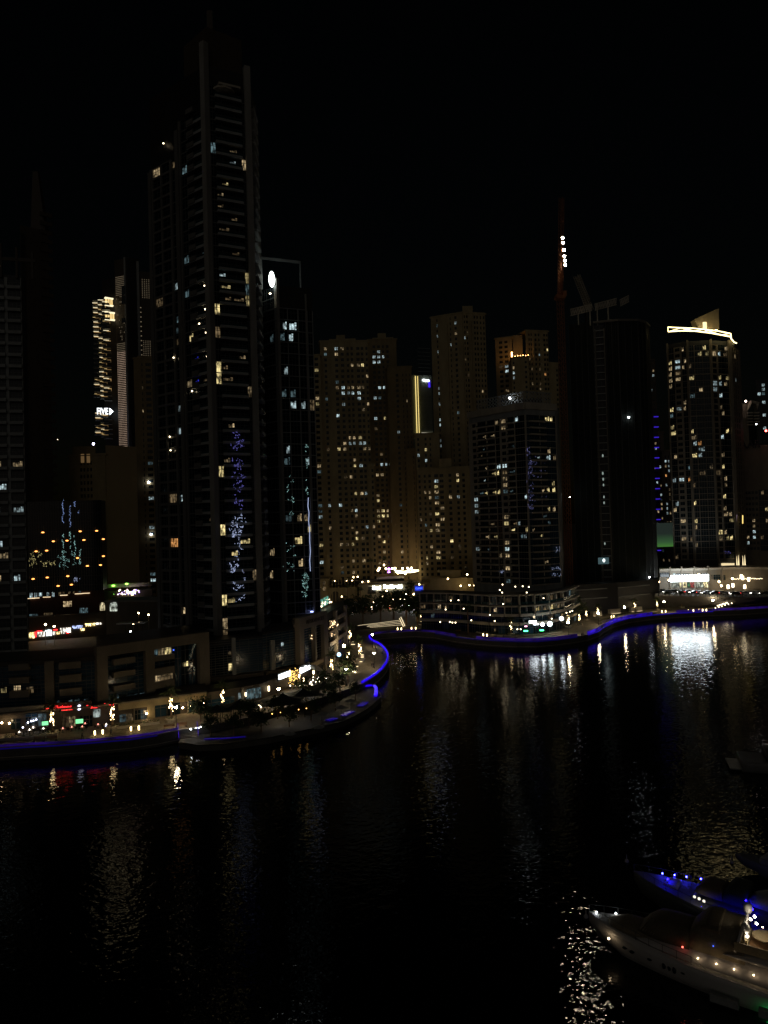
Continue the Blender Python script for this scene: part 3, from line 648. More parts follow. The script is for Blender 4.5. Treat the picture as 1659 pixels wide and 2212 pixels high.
for i in range(90):
    y = 605 + i * 3.9
    for j in range(4):
        if y < 645 or 735 < y < 790: q.box(M5, W5 * (.25 + .17 * j), W5 * (.25 + .17 * j) + .42, .05, .25, P(318, y, 502).z, P(318, y, 502).z + .3)
for i in range(14): q.box(M5, .6, 1.3, .1, .4, P(308, 665 + i * 10.2, 500).z, P(308, 665 + i * 10.2, 500).z + .5)
T.add('screen_light', q, [emi('screen_light_dim', (1,.78,.5), .18, False)], 'stuff')
g1 = emi('balcony_gold', (1,.72,.30), .8, False); g2 = emi('balcony_white', (1,.86,.55), 1.3, False)
bs = MB(); bs.box(None, -2.6, 2.6, 0, 2.6, -.25, .0, 0); bs.box(None, -2.5, 2.5, 2.4, 2.6, 0, 1.1, 1); bs.box(None, -2.3, 2.3, .1, .25, .4, 2.2, 2); bs.box(None, -1.2, 2.4, 1.8, 2.3, 1.9, 2.1, 3)
bml = bs.mesh('balcony', [grey, dglass, emi('balcony_wall_glow', (1,.6,.22), .35, False), g2])
bs3 = MB(); bs3.box(None, -2.6, 2.6, 0, 2.6, -.25, .0, 0); bs3.box(None, -2.5, 2.5, 2.4, 2.6, 0, 1.1, 1); bs3.box(None, -2.3, 1.3, .1, .25, .4, 2.2, 2); bs3.box(None, .6, 2.2, 1.8, 2.3, 1.9, 2.05, 3); bm3 = bs3.mesh('balcony', [grey, dglass, emi('balcony_wall_glow2', (1,.6,.22), .15, False), g1]); bs2 = MB(); bs2.box(None, -2.6, 2.6, 0, 2.6, -.25, 0, 0); bs2.box(None, -2.5, 2.5, 2.4, 2.6, 0, 1.1, 1); bmd = bs2.mesh('balcony', [grey, dglass])
for i in range(29):
    y = 655 + i * 10.3
    if 862 < y < 902: continue
    for j, (xx, ok) in enumerate(((212, y > 665), (223, y > 690 or y > 640), (233, i % 2 == 0 and (y < 760 or y < 850)))):
        if not ok or (xx == 223 and 700 < y < 735): 
            me_ = bmd
        else: me_ = (bml if R.random() < .6 else bm3) if not (xx == 212 and 745 < y < 800) and R.random() < .85 else bmd
        if y < 645 and xx == 212: continue
        p = P(xx + (j % 2) - (y - 800) * -.02, y + j * 4 - 3, 498 - j * .5)
        ob('balcony', me_, T.e, Mx.Translation(p) @ Mx.Rotation(math.radians(R.choice((185, 200, 190))), 4, 'Z'))
for x0, x1, y in ((227,242,645),(227,246,676)):      # the two bright corner suites
    q = MB(); a = P(x0, y, 496); b_ = P(x1, y - 2, 499); M_, L_ = frame(a.xy, b_.xy)
    q.box(M_, 0, L_, 0, 1, a.z - .3, a.z - 4.2, 0); q.box(M_, -.4, L_ + .4, -.5, 1.6, a.z, a.z + .8, 1); q.box(M_, -.4, L_ + .4, -.5, 1.6, a.z - 4.9, a.z - 4.2, 1)
    for i in range(3): q.box(M_, L_ * (i + .9) / 4, L_ * (i + .9) / 4 + .3, 1.0, 1.2, a.z - 4.2, a.z, 2)
    T.add('lit_suite', q, [emi('suite_glow', (1,.70,.28), 1.1), g2, dkwall])
a = P(*Z('A', 752, 1858), 494); Mt = Mx.Translation(a) @ Mx.Rotation(math.radians(14), 4, 'Z') @ Mx.Rotation(math.radians(90), 4, 'X')
Ms5, _ = frame(a.xy, a.xy + V((6, 1.5)))
L_far = emi('distant_sign_light', (.9,.96,1), 2.6, False)
text('FIVE', 6.2, .25, L_far, Ms5 @ Mx.Translation((-1.2, .4, a.z)), 'lettering', T.e, width=7.2)
q = MB(); q.loft([[(3.4,.2,a.z-2.4),(3.4,.2,a.z+2.6),(6.0,.2,a.z+.2)], [(3.4,.5,a.z-2.4),(3.4,.5,a.z+2.6),(6.0,.5,a.z+.2)]]); q.v = [tuple(Ms5 @ V(p)) for p in q.v]
T.add('arrow_mark', q, [L_far])
q = MB(); c = P(*Z('A', 673, 2090), 480); q.ball(c, .75, 8); T.add('flood_lamp', q, [emi('violet_white_lamp', (.65,.6,1), 25)])
q = MB(); q.ball(P(*Z('A', 415, 2058), 480), .3, 6, 0, .5); T.add('lamp', q, [L_fairy])
for (y, c) in ((622,'k'),(632,'c'),(643,'d'),(652,'d'),(692,'d')):
    p = P(265 + 2, y, 495.5); ob('window', winmesh(3, 3.2, c, 'g'), T.e, Mx.Translation(p))
T.done()

# --- blank sided beige block
T = Tower('apartment_building', 'beige block with a tall blank wall and a lit row of openings near its roof', 'building', xy(230,1150,352))
a0, a1, a2 = xy(153,1150,356), xy(232,1150,352), xy(299,1150,362)
Mq, Wq = frame(a0, a1)
sandtower(T, a0, a1, P(190,985,354).z, 'h', 150, [(1108,26),(1150,22),(1198,26),(1242,24)], 24, 18, (.01,'d'), sand2)
T.core([a1, a2], 2, P(260,962,354).z, 18, mat('plain_beige_render', (.36,.27,.16), .85, .12, .05))
T.core([xy(160,1150,358), xy(210,1150,358)], P(190,985,354).z, P(180,962,354).z, 10, sand2)
q = MB()
for x, w_ in ((540, 16), (578, 20)):
    u, z = onf(Mq, *Z('B', x, 185), .5); q.box(Mq, u - .9, u + .9, .47, .55, z - 2.2, z + 2.2)
T.add('lit_opening', q, [emi('warm_recess', (1,.6,.25), .10, False)])
T.done()

# --- dark glass block with small flame coloured lamps, raised over a lit storey
T = Tower('glass_building', 'black glass block dotted with orange flame lamps above a lit ground storey', 'building', xy(150,1150,300))
a0, a1, a2 = xy(60,1150,296), xy(220,1150,300), xy(229,1150,310)
M_, W_ = frame(a0, a1); zb, ztp = P(140,1278,298).z, P(140,1082,298).z
T.core([a0, a1, a2], zb, ztp, 24, blackc)
for i in range(30):
    for f in range(10):
        h = (ztp - zb) / 10; 
        ob('glass_panel', winmesh(W_ / 30 - .05, h - .06, 'n', 'p'), T.e, M_ @ Mx.Translation((W_ * (i + .5) / 30, .12 + .05 * ((i * 7 + f * 3) % 4), zb + h * (f + .5))) @ FLIP)
for x, y in ((578,760),(720,880),(905,870),(1083,745),(1133,862),(1305,738),(1395,850),(488,1015),(630,1005),(1047,1105),(1397,1080),(1180,1212),(1357,1200),(447,1388),(638,1368),(915,1350),(785,1482),(965,1465)):
    u, z = onf(M_, *Z('h', x, y), .5); q = MB(); c = M_ @ V((u, .55, z)); q.ball(c, .62, 8, 0, .45); q.box(M_, u - .7, u + .7, .2, .9, z - .55, z - .3, 1)
    T.add('flame_lamp', q, [L_amber, darkm])
q = MB(); q2 = MB(); q3 = MB(); q4 = MB()
for (x, y0, y1) in ((850,320,640),(850,780,1150),(945,400,700),(945,750,1000),(1010,330,420),(1065,440,520),(1010,800,1100),(1080,950,1200)):
    pts = []
    y = y0
    while y < y1:
        u, z = onf(M_, *Z('h', x + R.uniform(-14, 14), y), .5); pts.append(M_ @ V((u, .5, z))); y += 12
    for pa, pb in zip(pts, pts[1:]):
        if R.random() < .72: (q if y0 < 700 else q2).tube(pa, pb, .11 * R.random() + .02, .03, 4)
shimmer(q2, M_, 'h', [(R.uniform(780,1100), R.uniform(1010,1240)) for _ in range(30)], .5, .07, .55)
shimmer(q3, M_, 'h', [(R.uniform(400,560), R.uniform(1010,1230)) for _ in range(26)] + [(R.uniform(560,740), R.uniform(1150,1220)) for _ in range(18)], .5, .07, .5)
shimmer(q4, M_, 'h', [(R.uniform(990,1080), R.uniform(1370,1420)) for _ in range(14)], .5, .08, .4)
T.add('string_lights_or_glints', q, [emi('ice_blue_glint', (.35,.5,1), .8, False)], 'stuff'); T.add('string_lights_or_glints', q2, [L_shimt], 'stuff')  # squiggles painted as emission for reflections in the black glass
T.add('string_lights_or_glints', q3, [emi('yellow_glint', (1,.85,.35), .9, False)], 'stuff'); T.add('string_lights_or_glints', q4, [L_shim], 'stuff')  # these streaks too are painted reflections, no lamps hang here
M2_, W2_ = frame(xy(62,1150,299), xy(222,1150,303)); T.core([xy(62,1150,299), xy(222,1150,303)], 2, zb, 20, mat('dark_red_brown_render', (.07,.03,.02), .8))
for k, x0, x1, y0, y1, c in (('h',400,440,1555,1640,'c'),('h',462,500,1550,1640,'c'),('h',522,670,1540,1630,'c'),('h',700,735,1540,1630,'c'),('h',760,900,1540,1610,'d'),('h',925,948,1510,1590,'w'),('h',985,1005,1510,1580,'w'),('h',1060,1090,1500,1570,'k')):
    u0, u1, z0, z1 = frect(M2_, k, x0, y0, x1, y1, .1); n_ = max(1, round((u1 - u0) / 2.5))
    for i in range(n_): ob('window', winmesh((u1 - u0) / n_, z1 - z0, c, 'g'), T.e, M2_ @ Mx.Translation((u0 + (u1 - u0) * (i + .5) / n_, .1, (z0 + z1) / 2)) @ FLIP)
q = MB()
for x, y in ((420,1655),(480,1650),(630,1637),(860,1612),(1060,1592),(1160,1585)):
    u, z = onf(M2_, *Z('h', x, y), .5); q.box(M2_, u - 1.5, u + 1.5, .3, .5, z, z + .25)
T.add('strip_light', q, [emi('warm_strip_dim', (1,.75,.45), 1.4, False)], 'stuff')
for x, y, c in ((580,200,'d'),(405,215,'k'),(1005,140,'k'),(810,60,'w')):
    u, z = onf(M2_, *Z('a', x, y), .1); ob('window', winmesh(3.4, 2.4, c, 'w'), T.e, M2_ @ Mx.Translation((u, .1, z)) @ FLIP)
T.done()
# shops glowing along its street
t_ = thing('shop_row', 'row of brightly lit yellow, white and red shop fronts under the black glass block', 'shops', xy(140,1150,292).to_3d())
M_, W_ = frame(xy(64,1150,284), xy(218,1150,293))
for x0, x1, y0, y1, cc in ((350,412,400,470,'y'),(415,440,395,455,'r'),(440,540,392,450,'w'),(545,620,370,440,'c'),(636,660,390,430,'w'),(668,720,388,420,'y'),(725,800,345,415,'w'),(800,850,345,400,'w'),(790,826,392,412,'r'),(870,990,318,352,'b'),(962,1015,352,378,'y'),(1018,1140,292,325,'y'),(1145,1215,285,305,'w'),(640,690,362,376,'r'),(440,505,380,396,'r')):
    u0, u1, z0, z1 = frect(M_, 'a', x0, y0, x1, y1, 0); q = MB()
    q.box(M_, u0, u1, 0, .4, z0, z1, 0)
    for i in range(int((u1 - u0) / .8)): q.box(M_, u0 + .8 * i, u0 + .8 * i + .1 + .3 * R.random(), .38, .5, z0, z1 - R.random() * (z1 - z0), 1)
    ob('shop_front', q.mesh('shop_front', [dict(y=lit('shop_yellow', (1,.75,.3), 5, 2), w=lit('shop_white', (1,.93,.8), 6, 2), c=lit('shop_cool', (.8,.95,1), 5, 2), b=lit('shop_blue', (.5,.6,1), 4, 2), r=L_red)[cc], darkm]), t_)
M_.translation = M_.translation
q = MB(); q.box(M_, -1, W_ + 4, -4, -.02, 2.5, 12, 0); ob('backing_wall', q.mesh('backing_wall', [dkwall]), t_)

# --- hotel slab with two gold vertical lines
T = Tower('hotel_tower', 'pale slab hotel with two golden vertical light lines and a small white sign', 'tower', xy(905,1150,600))
a0, a1 = xy(898,1150,598), xy(942,1150,604); M_, W_ = frame(a0, a1); zt6 = P(915, 810, 600).z; zb6 = P(905, 945, 600).z
T.core([a0, a1], 2, zt6, 16, mat('pale_green_grey_panel', (.22,.25,.20), .6))
for f in range(24): T.box(M_, W_ * .36, W_ * .97, 0, .12, zb6 + f * 3.3, zb6 + f * 3.3 + .3, m=grey)
for x0, x1 in ((974, 987), (994, 1008)):
    u0, _ = onf(M_, *Z('E', x0, 1150), .5); u1, _ = onf(M_, *Z('E', x1, 1150), .5); q = MB(); q.box(M_, u0 + .8, u1 - .8, .3, .9, P(905,944,600).z, zt6 - 1)
    T.add('light_line', q, [emi('gold_line', (1,.74,.25), 1.5)])
q = MB(); u, z = onf(M_, *Z('E', 1068, 938), .5)
for i in range(3): q.ball(M_ @ V((u - 2 + i * 2, .6, z + (i == 0) * .4)), 1.5, 8, 0, .7)
T.add('sign', q, [L_far])
q = MB(); u0, u1, z0, z1 = frect(M_, 'E', 1090, 935, 1107, 998, .3); q.box(M_, u0, u1, .2, .5, z0, z1); T.add('blue_light_panel', q, [emi('blue_panel', (.06,.02,1), .9, False)])
q = MB(); u0, u1, z0, z1 = frect(M_, 'E', 1030, 1406, 1135, 1414, .3); q.box(M_, u0, u1, .2, .8, z0, z1); T.add('strip_light', q, [emi('soft_white_strip', (1,.9,.7), .6, False)])
T.done()

# --- lattice topped tower over the curved podium
T = Tower('apartment_tower', 'blue glass and grey tower with a lattice parapet, standing on the curved podium', 'tower', xy(1139,1150,300))
a0, a1, a2, a3 = xy(1020,1150,323), xy(1143,1150,300), xy(1208,1150,307), xy(1216,1150,330)
M1_, W1_ = frame(a0, a1); M2_, W2_ = frame(a1, a2)
ztm = P(1139, 868, 300).z; fm = 2.78; nfm = int((ztm - 17.4 - 3) / fm)
T.core([a0, a1, a2, a3], 2, ztm, 18, grey)
T.facade(a0, a1, 17.4, nfm, fm, bays('|.07 p.07 |.03 B.16 |.02 B.14 |.01 g.08 |.03 p.08 |.03 B.12 |.01 g.17 |.01'), .45, cream, (.05, 'wykcd'), wh=1.6, sill=.6, bm=cream)
T.facade(a1, a2, 17.4, nfm, fm, bays('|.01 g.09 B.34 |.02 B.16 g.36 |.02'), .35, cream, (.05, 'wckd'), key='b', bm=cream)
for M_, W_, u0, u1 in ((M1_, W1_, 0, 1), (M2_, W2_, 0, 1)): T.box(M_, u0 * W_ - .2, u1 * W_ + .2, -.5, .9, ztm - 3, ztm - .2, m=cream)
q = MB()
for M_, W_, d_ in ((M1_, W1_, -1.5), (M2_, W2_, -1.5)):
    u0 = W_ * (.12 if M_ is M1_ else .0); n = int((W_ * .97 - u0) / 1.7)
    for i in range(n):
        for j in range(3):
            u = u0 + i * 1.7; z = ztm + .2 + j * 1.5
            q.loft([[M_ @ V((u, d_, z)), M_ @ V((u + .3, d_, z)), M_ @ V((u + 1.7, d_, z + 1.5)), M_ @ V((u + 1.4, d_, z + 1.5))], [M_ @ V((u, d_ - .2, z)), M_ @ V((u + .3, d_ - .2, z)), M_ @ V((u + 1.7, d_ - .2, z + 1.5)), M_ @ V((u + 1.4, d_ - .2, z + 1.5))]])
            q.loft([[M_ @ V((u + 1.4, d_ - .02, z)), M_ @ V((u + 1.7, d_ - .02, z)), M_ @ V((u + .3, d_ - .02, z + 1.5)), M_ @ V((u, d_ - .02, z + 1.5))], [M_ @ V((u + 1.4, d_ - .22, z)), M_ @ V((u + 1.7, d_ - .22, z)), M_ @ V((u + .3, d_ - .22, z + 1.5)), M_ @ V((u, d_ - .22, z + 1.5))]])
    q.box(M_, u0, W_ * .98, d_ - .3, d_ + .1, ztm + 4.7, ztm + 4.95)
T.add('lattice_parapet', q, [grey], 'stuff')
T.core([xy(1100,1150,316), xy(1180,1150,316)], ztm, ztm + 4, 8, dkwall)
q = MB(); u, z = onf(M1_, *Z('i', 550, 157), 0); q.ball(M1_ @ V((u, .4, z)), .42, 8); T.add('roof_lamp', q, [L_white])
q = MB(); shimmer(q, M2_, 'i', [(R.gauss(775, 22), R.uniform(850,1390)) for _ in range(70)] + [(R.uniform(735,830), R.uniform(700,820)) for _ in range(14)] + [(R.uniform(820,950), y + R.uniform(-10, 10)) for y in (880,960,1040,1255,1340) for _ in range(4)], .9, .06, .33)
T.add('string_lights_or_glints', q, [emi('violet_white_glint', (.42,.42,1), .7, False)], 'stuff')  # scattered emissive bits added as reflected light on the blue glass
q = MB(); shimmer(q, M2_, 'i', [(R.uniform(1000,1110), R.uniform(2030,2060)) for _ in range(14)] + [(R.uniform(1000,1110), R.uniform(2100,2130)) for _ in range(10)] + [(R.uniform(1045,1100), R.uniform(1800,1880)) for _ in range(9)], .9, .08, .3)
shimmer(q, M1_, 'i', [(R.uniform(430,475), R.uniform(2060,2095)) for _ in range(8)], .9, .1, .3); T.add('string_lights_or_glints', q, [L_shim], 'stuff')  # reflected light on the lower panes, built as small emissive streaks
Mfin, _ = frame(xy(1208,1150,318), xy(1218,1150,322)); T.box(Mfin, 0, 1.4, -1, .5, 2, P(1208,1010,318).z, m=cream)
T.done([('i',x,y,c) for x,y,c in ((350,312,'y'),(585,270,'k'),(488,362,'w'),(425,445,'w'),(493,440,'w'),(628,412,'c'),(824,240,'c'),(942,330,'y'),(995,333,'y'),(245,620,'w'),(295,610,'w'),(300,757,'k'),(228,780,'d'),(585,725,'k'),(300,905,'w'),(422,885,'c'),(492,882,'c'),(503,955,'d'),(595,950,'k'),(357,967,'y'),(392,967,'y'),(510,1033,'w'),(285,1055,'c'),(510,1103,'w'),(258,1188,'y'),(380,1188,'y'),(438,1180,'y'),(512,1180,'k'),(583,1178,'k'),(827,855,'c'),(947,790,'c'),(985,787,'w'),(1037,787,'w'),(915,1165,'w'),(965,1165,'y'),(990,1165,'y'),(1040,1165,'y'),(1045,1390,'w'),(975,1390,'y'),(140,1260,'c'),(140,1320,'c'),(143,1433,'c'),(513,1478,'w'),(392,1553,'w'),(522,1553,'y'),(598,1550,'d'),(600,1630,'y'),(700,1625,'y'),(845,1630,'w'),(655,1553,'c'),(725,1703,'c'),(858,1690,'y'),(276,1700,'w'),(325,1700,'y'),(525,1775,'w'),(198,1845,'c'),(323,1840,'k'),(523,1850,'c'),(452,1910,'w'),(527,1920,'w'),(655,1700,'k'),(540,2050,'w'),(540,2150,'k'),(930,1460,'k'),(945,1990,'w'),(995,1540,'k'),(708,1250,'c'))], 330)

# --- tower under construction, wrapped in dark netting
net = mat('dark_green_netting', (.012,.016,.013), .9, .5, .08)
T = Tower('construction_tower', 'unfinished tower wrapped in dark netting with roof formwork, beside the crane', 'tower', xy(1300,1150,335))
pts = [xy(1244,1150,338), xy(1297,1150,333), xy(1350,1150,330), xy(1392,1150,331), xy(1408,1150,335), xy(1416,1150,342)]
ztn = P(1290, 694, 333).z; T.core(pts, 2, ztn - 2, 22, blackc)
for a, b_ in zip(pts, pts[1:]):
    M_, W_ = frame(a, b_); n = max(1, int(W_ / 2.4)); q = MB()
    for i in range(n + 1):
        u = W_ * i / n; q.box(M_, u - .05, u + .05, .5, .6, 12, ztn)
    T.add('scaffold_pole', q, [frm], 'stuff')
    q = MB(); N_ = n * 2; 
    for i in range(N_): 
        u = W_ * i / N_; q.face([M_ @ V((u, .45, 12)), M_ @ V((u + W_ / N_, .45, 12)), M_ @ V((u + W_ / N_, .3 + .25 * (i % 2), ztn)), M_ @ V((u, .3 + .25 * ((i + 1) % 2), ztn))])
    if b_ is not pts[2]: T.add('netting', q, [net])
M_, W_ = frame(pts[1], pts[2])
q = MB(); w0 = W_ * .02; 
for i in range(N_ := 14):
    u = W_ * (.42 + .58 * i / N_); q.face([M_ @ V((u, .45, 12)), M_ @ V((u + W_ * .58 / N_, .45, 12)), M_ @ V((u + W_ * .58 / N_, .3 + .25 * (i % 2), ztn)), M_ @ V((u, .3 + .25 * ((i + 1) % 2), ztn))])
T.add('netting', q, [net])
for f in range(46):                                   # bare slabs seen in the open core bay
    z = 14 + f * 3.3
    if z < ztn - 2: q = MB(); q.box(M_, W_ * .0, W_ * .40, -.2, 1.1, z, z + .3); ob('floor_slab', q.mesh('floor_slab', [grey]), T.e)
for u in (.02, .40): T.box(M_, W_ * u, W_ * u + .6, .2, 1.3, 10, ztn - 4, m=mat('raw_concrete', (.13,.12,.10), .85))
for a, b_ in zip(pts[1:], pts[2:]):
    Mm, Ww = frame(a, b_); T.box(Mm, -.2, Ww + .2, -.4, 1.0, ztn - 1.2, ztn - .2, m=MT['raw_concrete'])
q = MB(); A_ = P(*Z('j', 225, 225), 330); B_ = P(*Z('j', 372, 190), 333); C_ = P(*Z('j', 392, 188), 333); D_ = P(*Z('j', 540, 150), 337); E_ = P(*Z('j', 565, 160), 337); F_ = P(*Z('j', 625, 130), 340)
for a, b_, n in ((A_, B_, 13), (C_, D_, 14), (E_, F_, 6)):
    q.tube(a, b_, .22, .22, 5); dn = V((0, 0, -3.0)); q.tube(a + dn, b_ + dn, .22, .22, 5)
    for i in range(n):
        p = a.lerp(b_, i / n); p2 = a.lerp(b_, (i + .5) / n); p3 = a.lerp(b_, (i + 1) / n); q.tube(p, p2 + dn, .16, .16, 4); q.tube(p2 + dn, p3, .16, .16, 4)
for t1 in (.35, .9): p = A_.lerp(B_, t1); q.tube(p, V((p.x, p.y, ztn - 2)), .3, .3, 5)
for t1 in (.1, .6): p = C_.lerp(D_, t1); q.tube(p, V((p.x, p.y, ztn - 2)), .3, .3, 5)
T.add('formwork_truss', q, [cream])
q = MB(); p = P(*Z('F', 1347, 963), 332); q.box(Mx.Translation(p), -1.4, 1.4, -.5, .5, -1.2, 1.2); T.add('hoist_cabin', q, [cream])
q = MB()
for x, y, r_ in ((447,1230,.4),(447,1350,.4),(450,1390,.4),(452,1430,.35),(455,1512,.35),(456,1552,.35),(461,1832,.35)):
    q.ball(P(*Z('j', x, y), 331.5), r_, 6, 0, 2)
T.add('site_lamp', q, [emi('dim_site_lamp', (.8,1,.9), .3, False)])
q = MB(); q.ball(P(*Z('j', 625, 966), 329.5), .5, 8, 0, .6); q.ball(P(*Z('j', 767, 2063), 329), .35, 6); q.ball(P(*Z('j', 220, 1513), 331), .3, 6); T.add('site_lamp', q, [L_white])
p = P(*Z('j', 452, 1950), 330); q = MB(); q.box(Mx.Translation(p), -2.4, 2.4, -.3, .3, -1.5, 1.5, 1); q.ball(p + V((0, -.6, .2)), .6, 8, 0, 1.4); T.add('site_window', q, [emi('site_bulb', (.85,1,1), 2.5, False), emi('site_glow', (.5,.9,1), .09, False)])
T.done()
# site podium
T = Tower('construction_podium', 'dark concrete podium at the foot of the netted tower with pale slab edges', 'building', xy(1290,1150,318))
pts2 = [xy(1233,1150,312), xy(1330,1150,318), xy(1420,1150,330)]
T.core(pts2, 2, 16, 10, blackc)
for z in (9.5, 13.5):
    for a, b_ in zip(pts2, pts2[1:]): Mm, Ww = frame(a, b_); T.box(Mm, 0, Ww * .75, -.1, .5, z, z + .35, m=grey)
T.done()

def lattice(mb, a, b_, w_, n, r=.12, m=0):
    a, b_ = V(a), V(b_); d = (b_ - a).normalized(); s_ = d.orthogonal().normalized(); t_ = d.cross(s_)
    cs = [(s_ * i + t_ * j) * w_ / 2 for i, j in ((1,1),(1,-1),(-1,-1),(-1,1))]
    for c in cs: mb.tube(a + c, b_ + c, r, r, 4, m)
    for i in range(n):
        p, q_ = a.lerp(b_, i / n), a.lerp(b_, (i + 1) / n)
        for j in range(4):
            mb.tube(p + cs[j], q_ + cs[(j + 1) % 4], r * .7, r * .7, 3, m, False); mb.tube(p + cs[j], p + cs[(j + 1) % 4], r * .7, r * .7, 3, m, False)
rust = mat('rusty_orange_steel', (.34,.13,.05), .7)
cr = thing('tower_crane', 'rusty tower crane with a near vertical jib strung with six bright lamps', 'crane', xy(1226,1150,326).to_3d() + V((0,0,2.5)))
bx, by = xy(1227,1150,326); ztop = P(1221, 640, 326).z
sec = MB(); lattice(sec, (0,0,0), (0,0,9), 2.3, 4, .13); sm = sec.mesh('mast_section', [rust]); z = 2.5
while z < ztop - 9: ob('mast_section', sm, cr, Mx.Translation((bx, by, z))); z += 9
q = MB(); q.box(Mx.Translation((bx, by, z)), -2, 2, -2, 2, 0, 1.2); q.box(Mx.Translation((bx, by, z)), 1.2, 2.8, -1, 1, 1.2, 3.6); q.box(Mx.Translation((bx, by, z)), -1.6, 1.6, 1, 5, 1.2, 2.6); ob('slewing_platform', q.mesh('slewing_platform', [rust]), cr)
jb = V((bx, by, z + 1)); jt = P(1212.5, 470, 326); jj = MB(); lattice(jj, jb, jt + (jt - jb) * .25, 1.7, 30, .09); jo = ob('jib', jj.mesh('jib', [rust]), cr)
q = MB(); lattice(q, jb + V((0,2,0)), jb + V((1,3,12)), 1.2, 6, .1); q.tube(jb + V((1,3,12)), jt, .05, .05, 4); ob('a_frame', q.mesh('a_frame', [rust]), cr)
for x, y in ((917,205),(921,250),(928,315),(932,372),(936,410),(940,448)):
    p = P(*Z('F', x, y), 324.6); q = MB(); q.tube(p + V((0,0,0)), p + V((0,-.05,-.02)), .52, .52, 12, 0); q.tube(p + V((0,.02,0)), p + V((0,.9,.3)), .62, .4, 12, 1); ob('flood_lamp', q.mesh('flood_lamp', [L_flood, darkm]), cr)
cr2 = thing('tower_crane', 'second crane behind the netted tower showing only its tilted jib', 'crane', P(*Z('F', 1150, 800), 345))
q = MB(); a = P(*Z('F', 1165, 860), 345); b_ = P(*Z('F', 1042, 545), 345); lattice(q, a, b_, 2.4, 16, .16); ob('jib', q.mesh('jib', [cream]), cr2)
q = MB(); q.tube(a + V((-2,0,0)), V((a.x - 2, a.y, ztn - 4)), .8, .8, 6); c = P(*Z('F', 1165, 650), 345); q.tube(a, c, .3, .2, 5); q.tube(c, P(*Z('F', 1240, 760), 345), .06, .06, 4); q.tube(c, b_, .05, .05, 4); ob('mast', q.mesh('mast', [darkm]), cr2)

# --- right tower with the glowing roofline
T = Tower('apartment_tower', 'tower at the right with a bright gold roofline and a lit sloping fin', 'tower', xy(1520,1150,370))
e0, e1, e2, e3, e4 = xy(1455,1150,372), xy(1498,1150,366), xy(1548,1150,365), xy(1592,1150,369), xy(1612,1150,380)
fo = 3.08; zo = P(1500, 735, 366).z; nfo = int((zo - 22) / fo)
lowc = [e0, e1, e2, e3, e4]; T.core(lowc, 2, zo - .5, 18, blackc)
T.facade(e0, e1, 22, nfo, fo, bays('|.04 g.30 |.06 p.24 |.10 g.22 |.04'), .4, taupe, (.11, 'wwycdd'), wh=1.7, sill=.8)
T.facade(e1, e2, 22, nfo, fo, bays('|.02 g.28 |.02 g.34 |.01 g.3 |.03'), .3, taupe, (.10, 'wydkcd'), wh=1.7)
T.facade(e2, e3, 22, nfo, fo, bays('|.06 p.22 |.08 g.52 |.12'), .5, taupe, (.17, 'wwycdd'), wh=2.3, sill=.4)
T.facade(e3, e4, 22, nfo, fo, bays('|.12 p.14 |.1 p.14 |.1 p.14 |.26'), .4, taupe, (.14, 'wcd'), wh=2.2, sill=.4)
for a, b_ in ((e0, e1), (e1, e2), (e2, e3), (e3, e4)):
    Mm, Ww = frame(a, b_)
    for f in range(3, nfo, 7): T.box(Mm, 0, Ww, .2, .62, 22 + f * fo, 22.5 + f * fo, m=taupe)
    T.box(Mm, -.1, .6, 0, .9, 20, zo, m=taupe)
T.box(frame(e2, e3)[0], frame(e2, e3)[1] - 1.8, frame(e2, e3)[1] + .2, .1, 1.0, 20, zo, m=taupe)
q = MB(); rl = [P(*Z('G', x, y), d_) for x, y, d_ in ((482,490,369),(600,462,366),(700,465,364),(800,475,362),(940,492,362),(1040,512,364))]; rl2 = [P(*Z('G', x, y), d_) for x, y, d_ in ((482,470,371),(590,480,366),(720,488,363.5),(860,505,361.5),(960,525,362),(1045,540,364))]
rl2 = [P(*Z('G', x, y), d_) for x, y, d_ in ((484,496,368.6),(600,488,365.5),(720,490,363),(860,507,361),(960,525,361.5),(1046,542,363.5))]
q.path(rl2, .30, 6); q.path([rl[0] + V((0,0,2))] + rl[1:], .26, 6); q.path([rl[0] + V((0,0,2)), rl2[0]], .2, 5)
for a, b_ in ((rl2[0], rl[1]), (rl[1], rl2[2]), (rl2[2], rl[3]), (rl[3], rl2[4]), (rl2[4], rl[5]), (rl[2], rl2[1])): q.tube(a, b_, .16, .16, 5)
q.path([P(*Z('G', x, y), d_) for x, y, d_ in ((1045,510,364),(1050,560,364.5),(1065,575,367),(1075,590,370),(1098,600,374))], .3, 6)
T.add('roofline_light', q, [L_line])
q = MB(); q.loft([[P(*Z('G', 830, 475), 372), P(*Z('G', 942, 490), 374), P(*Z('G', 940, 285), 374), P(*Z('G', 905, 300), 373), P(*Z('G', 720, 385), 370), P(*Z('G', 760, 470), 371)],
                  [p + V((0, 5, 0)) for p in (P(*Z('G', 830, 475), 372), P(*Z('G', 942, 490), 374), P(*Z('G', 940, 285), 374), P(*Z('G', 905, 300), 373), P(*Z('G', 720, 385), 370), P(*Z('G', 760, 470), 371))]])
T.add('roof_fin', q, [mat('pale_fin_panel', (.42,.36,.24), .6)])
q = MB(); q.box(Mx.Translation(P(*Z('G', 813, 445), 368)), -.9, .9, -.3, .3, -2, 2); T.add('lit_doorway', q, [emi('doorway_light', (1,.78,.4), 1.6)])
q = MB()
for x in (830, 870, 915): q.box(Mx.Translation(P(*Z('G', x, 487), 369)), -.5, .5, -.3, .3, -.2, .4)
T.add('uplight', q, [emi('fin_uplight', (1,.70,.30), 16)])
q = MB(); M_, W_ = frame(e2, e3)
